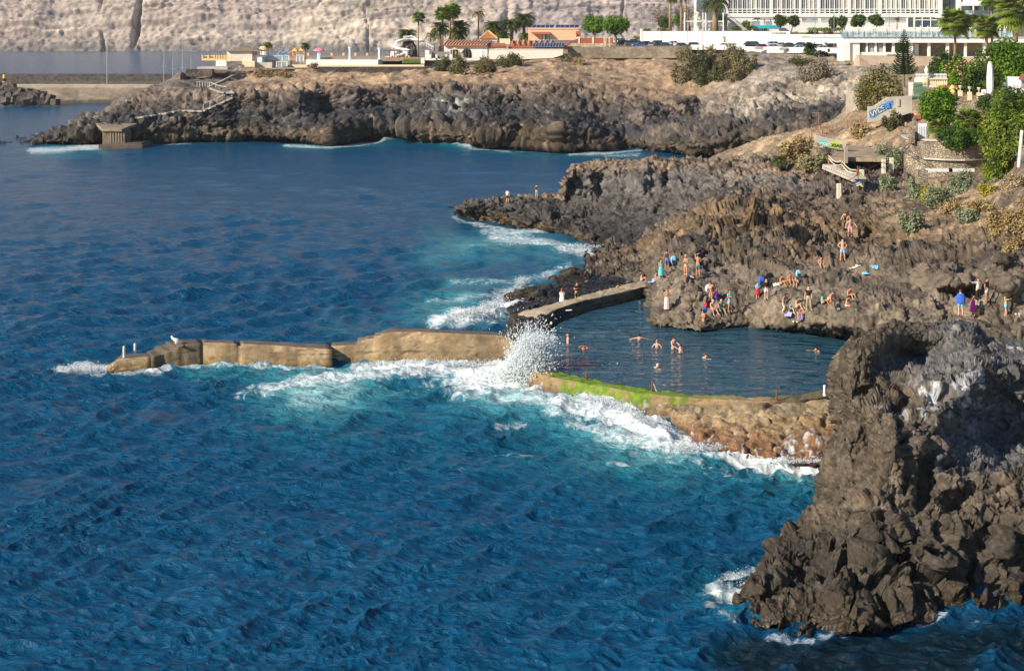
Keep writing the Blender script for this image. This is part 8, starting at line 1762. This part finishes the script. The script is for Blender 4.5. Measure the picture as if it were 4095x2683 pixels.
def cached(pk, kind, fn, m):
    k = (pk,kind)
    if k not in MC: MC[k] = fn(pk) if fn is body_mesh else fn(pk,kind)
    k2 = (pk,kind,m.name)
    if k2 not in MC: me = MC[k].copy(); me.materials.clear(); me.materials.append(m); me.name = kind; MC[k2] = me
    return MC[k2]
SK = {'fair':mm('skin_fair',(.62,.36,.26),.55,.06,8.), 'tan':mm('skin_tan',(.50,.25,.14),.55,.06,8.), 'brown':mm('skin_brown',(.36,.17,.09),.55,.06,8.)}
HC = {'dark':mm('hair_dark',(.025,.015,.01),.6,.3,8.),'brown':mm('hair_brown',(.09,.045,.022),.6,.3,8.),'red':mm('hair_red',(.32,.09,.03),.6,.3,8.),'blond':mm('hair_blond',(.38,.25,.12),.6,.3,8.),'grey':mm('hair_grey',(.55,.53,.50),.7,.2,8.),'straw':mm('straw_hat',(.62,.42,.16),.8,.1,8.)}
CL = {}
def cloth(c):
    n = {(.8,.8,.78):'white_cloth',(.02,.02,.022):'black_cloth'}.get(c, 'cloth_%d'%len(CL)); 
    if c not in CL: CL[c] = mat('cloth_dye_%d'%len(CL) if n.startswith('cloth_') else n, c, .85, .12, 9.)
    return CL[c]
WH=(.8,.8,.78); BK=(.02,.02,.022); RED=(.55,.02,.04); TQ=(.10,.52,.55); BL=(.04,.12,.48); LB=(.20,.50,.72); PK=(.72,.30,.38); MG=(.78,.06,.36); GR=(.22,.72,.05); OR=(.70,.16,.03); PU=(.12,.02,.28); KH=(.30,.27,.17); BG=(.55,.47,.34); GY=(.28,.29,.31); DG=(.05,.22,.20); NV=(.03,.05,.12); LP=(.68,.50,.50); LL=(.30,.36,.68); BW=(.22,.12,.05)
GARM = {'shorts','briefs','trousers','bikini','shirt','tank','jumper','top'}
def person(x, y, h, pk, face, skin, hair, clothes, label, z=None, extra=None, sink=0., D=None, cat='person', group=None):
    """h: figure height in metres; y: image row of the feet or the seat; face: degrees, 0 looks at the viewer"""
    if z is not None: g = W(x,y,z=z)
    elif D is not None: g = W(x,y,D=D)
    else: g = ground(x,y)
    s_ = h/1.72; bo = bpy.data.objects.new('person', cached(pk,'person',body_mesh,SK[skin])); COL.objects.link(bo); root = bo
    root.location = g-Vector((0,0,sink)); root.scale = (s_,s_,s_); root.rotation_euler = (0,0,math.radians(face)); tag(root, label, cat, group)
    def part(me, nm):
        o = bpy.data.objects.new(nm, me); COL.objects.link(o); o.parent = root; return o
    hk, hc = hair; part(cached(pk,hk,hair_mesh,HC[hc]), 'straw_hat' if hk == 'hat' else 'hair')
    nice = {'top':'bikini_top','bikini':'bikini_bottom','briefs':'swim_briefs','tank':'vest','longskirt':'long_skirt','cape':'towel_cape','wrap':'beach_wrap'}
    for kd, c in clothes: part(cached(pk,kd,garment_mesh if kd in GARM else drape_mesh,cloth(c)), nice.get(kd,kd))
    return root
sh = ('short','dark'); sb_ = ('short','brown'); ld = ('long','dark'); lb_ = ('long','brown'); bn = ('bun','dark'); bb = ('bun','blond')
PPL = [
 (507.5,202.6,1.70,'stand',170,'fair',sh,[('tank',WH),('shorts',BK)],'person in white vest and black shorts standing on the far rock tip'),
 (536.5,198,1.78,'fold',150,'fair',sh,[('shirt',BK),('trousers',GY)],'person in black shirt and grey trousers standing on the far rock tip'),
 (562,308.2,1.62,'fold',170,'fair',('long','red'),[('dress',WH),('longskirt',WH)],'person with long red hair in a long white dress on the walkway'),
 (576.8,303.4,1.82,'phone',20,'tan',sh,[('shirt',BK),('shorts',(.07,.07,.05))],'person in black shirt and dark shorts standing on the walkway with a pale bag'),
 (609,296.6,1.70,'sit',40,'tan',sh,[('shorts',RED)],'person in red shorts sitting on the walkway edge'),
 (622,289.8,1.65,'lie',0,'tan',sb_,[('bikini',BW)],'person lying on their back with knees raised on the walkway'),
 (632,285.6,1.65,'lieflat',10,'tan',sb_,[('bikini',DG)],'person lying flat on a turquoise towel on the walkway'),
 (641.6,281,1.62,'sit',60,'fair',ld,[('top',LB),('bikini',LB)],'person in a pale bikini kneeling at the rocks beyond the walkway'),
 (655.5,280.6,1.6,'sit',70,'tan',bn,[('top',BK),('bikini',BK)],'person in a black bikini sitting on a lilac towel'),
 (661,278.5,1.62,'fold',20,'tan',bn,[('dress',TQ)],'person wrapped in a turquoise towel above the lilac towel'),
 (667,270,1.75,'stand',170,'brown',sh,[('tank',NV),('shorts',BL)],'person in blue shorts seen from behind with a dark backpack'),
 (667,309.6,1.66,'fold',0,'tan',lb_,[('top',BK),('longskirt',LP)],'person in a pale pink long wrap standing at the pool edge rocks'),
 (685.8,276.5,1.70,'fold',-50,'tan',('hat','straw'),[('top',LB),('bikini',LB)],'person in a bikini and straw hat standing on the rocks'),
 (698,276,1.76,'armup',170,'tan',sb_,[('shorts',DG)],'person in green patterned shorts with one arm raised over the head'),
 (711,302.5,1.66,'reach',-60,'tan',bn,[('top',(.4,.2,.1)),('bikini',(.4,.2,.1))],'sun tanned person in a bikini with a white backpack beside a purple skirt'),
 (715.5,301.5,1.68,'bend',-30,'brown',sh,[('shirt',NV),('trousers',PU)],'person in navy shirt and purple trousers bending forward'),
 (729.8,311.8,1.70,'fold',30,'tan',sh,[('shorts',LB),('shirt',TQ)],'person with a turquoise towel at the chest and light blue shorts'),
 (712,309.5,1.62,'sitdown',20,'fair',('short','grey'),[('bikini',NV)],'white haired person sitting on the rock with crossed legs'),
 (720.5,309,1.6,'sitdown',10,'tan',('short','grey'),[('shirt',DG),('trousers',KH)],'curly haired person bowed over in khaki trousers on the rock'),
 (703.2,331.2,1.62,'phone',-60,'tan',sh,[('briefs',OR)],'person in orange briefs standing at the very edge of the pool'),
 (757.6,298.6,1.30,'fold',20,'fair',bn,[('jumper',LB),('skirt',RED)],'child in a pale blue top and red skirt on the rocks'),
 (766.2,299,1.58,'stand',20,'fair',sb_,[('jumper',BK),('shorts',WH)],'person in a black jumper and white shorts on the rocks'),
 (781,285,1.65,'sit',40,'tan',bn,[('top',BK),('bikini',BK)],'person in a black bikini sitting on a white towel in the upper group'),
 (789.5,283.5,1.68,'sit',10,'tan',sb_,[('shorts',BW)],'person sitting highest in the upper group of three'),
 (796,285.5,1.35,'sit',-20,'fair',sb_,[('tank',GY)],'child in a patterned swimsuit sitting at the right of the upper group'),
 (783.2,313.2,1.68,'step',50,'tan',('long','dark'),[('tank',GY),('trousers',BG)],'person in grey vest and wide beige trousers stepping down the rocks'),
 (791.8,312,1.66,'sit',20,'fair',ld,[('jumper',GY),('shorts',BK)],'person in a striped grey jumper and cap sitting in the lower group'),
 (797,308,1.66,'sit',40,'fair',ld,[('top',PK)],'person with long dark hair sitting behind the lower group'),
 (803.8,314.5,1.72,'sitdown',-50,'tan',sh,[('shorts',OR)],'person in orange shorts sitting on a blue towel'),
 (808.6,309.8,1.78,'stand2',0,'fair',sh,[('shirt',BK),('trousers',KH)],'person in black shirt and khaki trousers standing on the rocks'),
 (822.2,304,1.62,'sit',60,'tan',ld,[('shirt',TQ)],'person with long dark hair in a turquoise towel sitting on the rocks'),
 (829.2,303,1.62,'crouch',50,'tan',sb_,[('top',WH),('bikini',WH)],'person leaning forward beside the turquoise towel'),
 (849,298.5,1.74,'sit',30,'tan',sh,[('shorts',BK)],'sun tanned person sitting highest of the pair on the ledge'),
 (846.5,306.5,1.66,'sitdown',50,'tan',bn,[('top',BK),('bikini',WH)],'person with folded arms sitting on the ledge above the pool'),
 (842.6,260.4,1.80,'hips',0,'fair',sb_,[('shorts',LB)],'person in light blue shorts with hands on hips on the rocks'),
 (850,236.3,1.78,'step',0,'fair',sb_,[('shorts',PK)],'person in pink shorts climbing down the rocks'),
 (844.8,222,1.76,'crouch',0,'fair',sh,[('shorts',BK)],'person crouching highest on the rocks with both arms out'),
 (821,267,1.7,'sit',0,'tan',sb_,[('shorts',GY)],'person low behind a boulder with only head and shoulders showing'),
 (960.6,315.4,1.84,'stand',160,'fair',sb_,[('cape',BL),('shorts',LB)],'person with a blue towel over the shoulders and turquoise shorts'),
 (973,318.4,1.68,'head',60,'fair',bn,[('wrap',MG)],'person in a bright pink towel dress with hands at the head'),
 (978,301.5,1.70,'point',20,'fair',lb_,[('jumper',WH),('trousers',BK)],'person in white shirt and black trousers pointing to the left'),
 (987,300.5,1.64,'stand',40,'tan',bn,[('shirt',BK),('shorts',WH)],'person in black shirt and white shorts at the rock wall'),
 (1006.2,315.8,1.74,'phone',50,'fair',sb_,[('tank',GR),('shorts',LB)],'person in a lime green vest and blue shorts'),
 (977.8,316.2,1.6,'sit',-60,'fair',('long','dark'),[('top',TQ)],'person with dark hair reclining behind the pink towel dress'),
 (1023,301,1.6,'sit',20,'fair',bn,[('shirt',TQ)],'person in mint green at the right edge of the photo'),
]
for p in PPL: person(*p)
person(126.4,102.4,1.7,'sit',150,'fair',sh,[('jumper',(.03,.50,.62))],'person in a turquoise jacket sitting on the headland tip')
person(699.8,32.6,1.7,'stand',0,'tan',sh,[('shirt',BL),('trousers',BL)],'person in blue behind the hotel garden wall',D=482)
person(672.4,46.2,1.72,'stand',20,'tan',sh,[('shirt',BK),('trousers',BK)],'person in black standing by the white hatchback',D=433)
PZ = .93
for x,y,h,pk,fc,sk_,hr,cl,lab,sink in [
 (568,343,1.66,'stand',100,'fair',bb,[('bikini',BK)],'swimmer with a hair bun standing waist deep at the left of the pool',.98),
 (583.7,349,1.70,'head',0,'brown',sh,[('shorts',BK)],'swimmer with hands at the face, only head and arms above water',1.32),
 (639.2,339,1.62,'spread',180,'fair',bn,[('top',WH)],'swimmer with both arms spread wide seen from behind',1.22),
 (657,347,1.64,'hips',170,'fair',bb,[('top',BK)],'blond swimmer in a black bikini seen from behind',1.12),
 (673.4,348,1.84,'reach',30,'fair',sb_,[('shorts',NV)],'tall bare chested swimmer facing the viewer, waist deep',1.02),
 (680,352,1.68,'reach',100,'fair',sh,[('shorts',NV)],'bare chested swimmer in profile beside the tall one',1.12)]:
    person(x,y,h,pk,fc,sk_,hr,cl,lab,z=PZ,sink=sink)
person(706.6,357,1.70,'swim',70,'fair',sb_,[],'short haired swimmer gliding to the left below the standing man',z=PZ,sink=-.02)
person(658,367,1.65,'swim',60,'fair',('short','grey'),[],'grey haired swimmer nearest to the algae wall',z=PZ,sink=-.02)
person(816,350.5,1.70,'swim',-60,'tan',sh,[],'dark haired swimmer alone at the right side of the pool',z=PZ,sink=-.02)
# ---- towels, bags and shoes
def towel(x,y,w_,d_,c,label,rz=0,name='towel'):
    g = ground(x,y); w_ *= .62; d_ *= .62; n = 9; xs = np.linspace(-w_/2,w_/2,n); V = []; 
    for a in xs:
        for b in np.linspace(-d_/2,d_/2,n):
            X = g.x+a*math.cos(rz)-b*math.sin(rz); Y = g.y+a*math.sin(rz)+b*math.cos(rz); z = drop(X,Y,g.z+.7); z = min(max(z,g.z-.12),g.z+.15); V.append((X-g.x,Y-g.y,z-g.z+.05+.02*math.sin(a*9)*math.cos(b*7)))
    o = mesh_np(name, np.array(V), grid_faces(n,n), cloth(c), smooth=True); o.location = g; s_ = o.modifiers.new('t','SOLIDIFY'); s_.thickness = .03; tag(o,label,'towel')
for a in [(636,286,1.9,.8,TQ,'turquoise towel under the person lying flat on the walkway'),(653,281,1.3,.9,LL,'lilac towel on the end of the walkway'),(778,285.5,1.2,.8,WH,'white towel under the person in the black bikini'),(690,276.3,1.1,.6,WH,'white cloth at the feet of the straw hat person'),(803,318,1.3,1.,(.12,.18,.5),'blue towel hanging on the rock in the lower group'),(788.5,314.5,.9,.9,LL,'pale violet towel left in the lower group'),(855,267,1.6,.8,BG,'beige towel spread below the person with hands on hips'),(866,272.6,.9,.6,LB,'light blue towel right of the beige towel'),(875,268,.8,.6,LB,'small pale blue cloth furthest right on the rocks'),(705.6,305,.6,.4,RED,'small red cloth beside the white haired person'),(858,264.8,.9,.5,NV,'dark patterned cloth behind the beige towel'),(622,290.6,1.8,.8,BG,'sand coloured mat under the person with knees raised'),(569,309,.8,.4,WH,'small white cloth on the walkway near the white dress')]: towel(*a)
def bag(x,y,s_,c,label,name='backpack'):
    g = ground(x,y); root = empty(name, g, label=label, cat='bag')
    bm = bmesh.new(); bmesh.ops.create_icosphere(bm, subdivisions=3, radius=.5)
    for v in bm.verts: v.co = Vector((v.co.x*.85, v.co.y*.55, max(-.45,v.co.z*1.1)+.45))*s_
    me = bpy.data.meshes.new('pack'); bm.to_mesh(me); bm.free(); me.materials.append(cloth(c)); o = bpy.data.objects.new('pack', me); COL.objects.link(o); o.parent = root
    MB().tube([g+Vector((-.15*s_,-.26*s_,.2*s_)),g+Vector((-.16*s_,-.36*s_,.5*s_)),g+Vector((-.12*s_,-.1*s_,.95*s_))],.02,5).build('strap', cloth(BK), root)
    MB().box(g+Vector((0,-.27*s_,.32*s_)),(.42*s_,.1,.3*s_)).build('pocket', cloth(BK if c != BK else GY), root)
for a in [(673.4,263.6,.7,LB,'pale blue and white backpack on the rock above the walkway'),(761.5,284.8,.7,BL,'blue backpack on the rock above the child in the red skirt'),(798.5,276.4,.55,LB,'small blue and white bag behind the upper group'),(704.6,312.4,.5,BL,'blue backpack beside the person in orange briefs'),(838,310.2,.5,BK,'black bag beside the ledge pair'),(708.3,291.5,.6,WH,'white backpack against the sun tanned person'),(580.5,300.6,.4,WH,'pale shoulder bag next to the person in black on the walkway')]: bag(*a)
def shoes(x,y,c,label,z=None):
    g = ground(x,y); root = empty('shoes', g, label=label, cat='shoes')
    for dx in (-.13,.13):
        MB().lathe(g+Vector((dx,0,.02)), [(.06,0),(.065,.05),(.05,.09)], 10, 1., 2.1).build('shoe', cloth(c), root)
shoes(795.2,322,WH,'white shoes left on the rock below the lower group'); shoes(1017.6,314.4,WH,'white shoes on the rock at the right edge'); shoes(838.5,237,BK,'dark shoes on the rocks by the climbers') if 0 else None
# ---- gulls
def gull(x,y,rz,label):
    g = W(x,y,z=1.45 if x < 176 else 1.25); root = empty('seagull', g, label=label, cat='seagull', group='seagulls on the jetty'); bm = bmesh.new(); bmesh.ops.create_icosphere(bm, subdivisions=3, radius=1)
    for v in bm.verts:
        q = v.co; t = (q.x+1)/2; v.co = Vector((q.x*.27, q.y*.105*(.35+.65*math.sin(math.pi*min(1,t*.8+.15))), q.z*.12*(.3+.7*math.sin(math.pi*min(1,t*.85+.1)))+.24-.05*q.x*-1))
    def fin(bm, nm, m): me = bpy.data.meshes.new(nm); bm.to_mesh(me); bm.free(); me.materials.append(m); o = bpy.data.objects.new(nm, me); COL.objects.link(o); o.parent = root; [setattr(p,'use_smooth',True) for p in me.polygons]; return o
    r = bmesh.ops.create_icosphere(bm, subdivisions=2, radius=.075)
    for v in r['verts']: v.co += Vector((.25,0,.43))
    r = bmesh.ops.create_cone(bm, segments=10, radius1=.085, radius2=.055, depth=.2, cap_ends=True)
    for v in r['verts']: v.co = Matrix.Rotation(.5,3,'Y')@v.co+Vector((.21,0,.34))
    fin(bm,'body',M['white_paint'])
    bm = bmesh.new(); bmesh.ops.create_icosphere(bm, subdivisions=2, radius=1)
    for v in bm.verts: v.co = Vector((v.co.x*.26-.08, v.co.y*.115, v.co.z*.06+.29))
    fin(bm,'wings',mm('gull_grey',(.42,.44,.47),.6,.1,5.))
    MB().tube([g+Vector((.31,0,.42)),g+Vector((.39,0,.40))],[.02,.006],6).build('beak', M['yellow_paint'], root)
    for dy in (-.04,.04): MB().tube([g+Vector((0,dy,.16)),g+Vector((.01,dy,0)),g+Vector((.07,dy,.0))],.011,5).build('leg', M['yellow_paint'], root)
    root.rotation_euler = (0,0,rz)
gull(175,342.6,math.radians(160),'seagull standing on the jetty steps with its side to the viewer'); gull(177.6,346.8,math.radians(-100),'seagull on the lower jetty step facing the viewer')
# ================================================================= SPRAY
def splash():
    rs = np.random.RandomState(77); pts = []; 
    def W2(px,py,D): return np.stack([(px-512)*D/F, D, H-(py-YH)*D/F],-1)
    n = 52000; t = rs.rand(n)**.8
    # plume: leans up and to the right from (505,388) to (545,335)
    cx = 506+34*t+rs.normal(size=n)*(7+5*t)*(1-.35*t); top = 384-50*t**.9; py = top+rs.rand(n)**1.1*(386-top)*(.9)+rs.normal(size=n)*2.2
    D = 101.5-2.5*t+rs.normal(size=n)*.8; size = .018+.05*rs.rand(n)*(1-.5*t)
    A = W2(cx,py,D)
    m = 6000; a = rs.rand(m)*6.28; rr = np.abs(rs.normal(size=m)); cx2 = 531+rr*13*np.cos(a)+rs.normal(size=m)*2; py2 = 344+rr*12*np.sin(a)*(1)-2; k = py2 < 392
    B = W2(cx2,np.minimum(py2,384),99.5+rs.normal(size=m)*1.0); sB = .012+.03*rs.rand(m)**2
    k3 = 9000; u = rs.rand(k3); lx = 480+u*70; ly = 388-u*10+rs.normal(size=k3)*3.2-np.abs(rs.normal(size=k3))*5; Cc = W2(lx,ly,101.8+rs.normal(size=k3)*.8); sC = .02+.05*rs.rand(k3)
    # smaller bursts: right tongue and the shore above
    bursts = []
    for (bx,by,sx,sy,DD,nn,ss) in ((650,424,14,3.5,86.5,2200,.026),(600,402,14,3,92,900,.024),(622,408,10,3,90,800,.024),(460,318,14,3.6,121,2600,.035),(487,311,9,4,124,2200,.035),(522,283,3,3,138,700,.03),(414,138.5,3.2,2.2,333,500,.09),(440,143,10,1.1,319,600,.08),(466,147,3,1.8,308,300,.08),(82,370,12,2.5,103,1200,.03),(430,365,60,2.6,104.6,4200,.028),(735,585,9,5,64,1500,.018),(560,247,30,1.5,162,1500,.04),(690,448,18,3,82.5,1600,.022),(790,462,26,2.5,80.6,1800,.022)):
        px_ = bx+rs.normal(size=nn)*sx; py_ = by-np.abs(rs.normal(size=nn))*sy+rs.normal(size=nn)*sy*.3+(px_-bx)*{650:.42,600:.22,622:.4,460:-.28,487:-.4}.get(bx,0)
        bursts.append((W2(px_,py_,DD-(px_-bx)*.02+rs.normal(size=nn)*.5), ss*(.4+1.1*rs.rand(nn))))
    for nm, groups, lab in (('splash',[(A,size),(B,sB),(Cc,sC)],'tall white splash of a wave bursting over the gap between jetty and pool wall'),('sea_spray',bursts,'fine white spray along the breaking waves')):
        P = np.concatenate([g[0] for g in groups]); S_ = np.concatenate([g[1] for g in groups]); N_ = len(P); S_ = np.minimum(S_*np.exp(rs.normal(size=N_)*.4), .075 if nm == 'splash' else .11)
        base = np.array([(0,0,1),(.94,0,-.33),(-.47,.82,-.33),(-.47,-.82,-.33)],float)
        # random rotations
        q = rs.normal(size=(N_,4)); q /= np.linalg.norm(q,axis=1,keepdims=True); w_,x,y,z = q.T
        R = np.stack([1-2*(y*y+z*z),2*(x*y-z*w_),2*(x*z+y*w_),2*(x*y+z*w_),1-2*(x*x+z*z),2*(y*z-x*w_),2*(x*z-y*w_),2*(y*z+x*w_),1-2*(x*x+y*y)],-1).reshape(N_,3,3)
        O_ = np.einsum('nij,kj->nki',R,base)*S_[:,None,None]; st_ = P-np.array(W(500,392,D=102)); st_ /= np.linalg.norm(st_,axis=1,keepdims=True); O_ = O_+(O_@st_[:,:,None])*st_[:,None,:]*(1.6*(rs.rand(N_) < .6))[:,None,None]*(1 if nm == 'splash' else .3); V = P[:,None]+O_; i = np.arange(N_)[:,None]*4; Fq = np.concatenate([i+np.array([f]) for f in ((0,1,2),(0,2,3),(0,3,1),(1,3,2))])
        V = V.reshape(-1,3)
        if nm == 'splash':
            bm = bmesh.new()
            for (bx,by,r_,DD) in ((492,386,.6,102),(502,382,.95,101.7),(512,376,1.25,101.4),(522,369,1.35,101),(530,360,1.15,100.6),(535,352,.9,100.2),(539,345,.55,100),(520,383,1.2,101),(533,377,.95,100.4),(540,366,.6,100.2)):
                r = bmesh.ops.create_icosphere(bm, subdivisions=5, radius=1); c_ = W(bx,by,D=DD); co_ = np.array([v.co for v in r['verts']]); f_ = 1+.5*fbm(co_*1.6+bx,4,903)+.22*fbm(co_*6,4,904,.65)
                for v, k_ in zip(r['verts'], f_): v.co = c_+v.co*r_*k_*.8
            tv = np.array([v.co for v in bm.verts]); tf = np.array([[v.index for v in f.verts] for f in bm.faces]) if bm.verts.index_update() is None else 0; Fq = np.concatenate([Fq, tf+len(V)]); V = np.concatenate([V, tv]); bm.free()
        nt = 4*N_
        o = mesh_np(nm, V, Fq, M_spray)
        if nm == 'splash': o.data.materials.append(M_mist); mi = np.zeros(len(Fq),np.int32); mi[nt:] = 1; o.data.polygons.foreach_set('material_index', mi); o.data.polygons.foreach_set('use_smooth', mi.astype(bool))
        tag(o, lab, 'water spray', kind='stuff')
M_spray = leaf_mat('spray_water', .6, .5)
for n_ in M_spray.node_tree.nodes:
    if n_.type == 'ATTRIBUTE': an = n_
M_spray.node_tree.links.clear() if 0 else None
def fix_spray(m):
    N = m.node_tree.nodes; L = m.node_tree.links
    for l in list(L):
        if l.from_node.type == 'ATTRIBUTE': L.remove(l)
    N['Principled BSDF'].inputs['Base Color'].default_value = (.88,.91,.93,1)
    for n in N:
        if n.type == 'BSDF_TRANSLUCENT': n.inputs['Color'].default_value = (.88,.92,.94,1)
fix_spray(M_spray)
M_mist = bpy.data.materials.new('white_water'); M_mist.use_nodes = True; _b = M_mist.node_tree.nodes['Principled BSDF']; _b.inputs['Base Color'].default_value = (.93,.95,.96,1); _b.inputs['Subsurface Weight'].default_value = .9; _b.inputs['Subsurface Radius'].default_value = (.5,.5,.5); _b.inputs['Subsurface Scale'].default_value = 1.; _b.inputs['Roughness'].default_value = .8
splash()
# ================================================================= LIGHT, AIR, CAMERA
cam = bpy.data.cameras.new('camera'); co = bpy.data.objects.new('camera', cam); COL.objects.link(co)
co.location = (0,0,H); co.rotation_euler = (math.radians(90),0,0)
cam.sensor_width = 36; cam.lens = 36*F/1024; cam.shift_y = -(335-YH)/1024; cam.clip_end = 9000; cam.clip_start = 1
SC.camera = co
SUN_AZ, SUN_EL = math.radians(56), math.radians(29)     # azimuth measured from behind the camera towards the left
S = Vector((-math.sin(SUN_AZ)*math.cos(SUN_EL), -math.cos(SUN_AZ)*math.cos(SUN_EL), math.sin(SUN_EL)))
sl = bpy.data.lights.new('sun', 'SUN'); sl.energy = 5.0; sl.angle = math.radians(.53); sl.color = (1,.88,.71)
so = bpy.data.objects.new('sun', sl); COL.objects.link(so); so.rotation_euler = S.to_track_quat('Z','Y').to_euler(); so.location = (-60,-40,90)
w = bpy.data.worlds.new('World'); SC.world = w; w.use_nodes = True; N = w.node_tree.nodes; L = w.node_tree.links
sk = N.new('ShaderNodeTexSky'); sk.sky_type = 'NISHITA'; sk.sun_disc = False; sk.sun_elevation = SUN_EL; sk.sun_rotation = math.atan2(S.x, S.y); sk.air_density = 1.; sk.dust_density = .15; sk.ozone_density = 3.
L.new(sk.outputs[0], N['Background'].inputs[0]); N['Background'].inputs[1].default_value = .085
SC.view_settings.view_transform = 'Standard'; SC.view_settings.look = 'None'; SC.view_settings.gamma = 1; SC.view_settings.exposure = EXPO
SC.cycles.max_bounces = 6; SC.cycles.sample_clamp_direct = 6; SC.cycles.sample_clamp_indirect = 4; SC.cycles.transparent_max_bounces = 12; SC.cycles.volume_bounces = 0
SC.cycles.use_denoising = DENO
if HAZE:
    hm = bpy.data.materials.new('haze_air'); hm.use_nodes = True; N = hm.node_tree.nodes; L = hm.node_tree.links
    N.remove(N['Principled BSDF']); pv = N.new('ShaderNodeVolumePrincipled'); pv.inputs['Color'].default_value = (.86,.92,1,1); pv.inputs['Density'].default_value = HAZE
    L.new(pv.outputs[0], N['Material Output'].inputs['Volume'])
    bm = bmesh.new(); bmesh.ops.create_cube(bm, size=1); me = bpy.data.meshes.new('haze'); bm.to_mesh(me); bm.free(); me.materials.append(hm)
    ho = bpy.data.objects.new('haze', me); COL.objects.link(ho); ho.scale = (6400, 4200, 420); ho.location = (0, 1500, 195); tag(ho, kind='stuff')
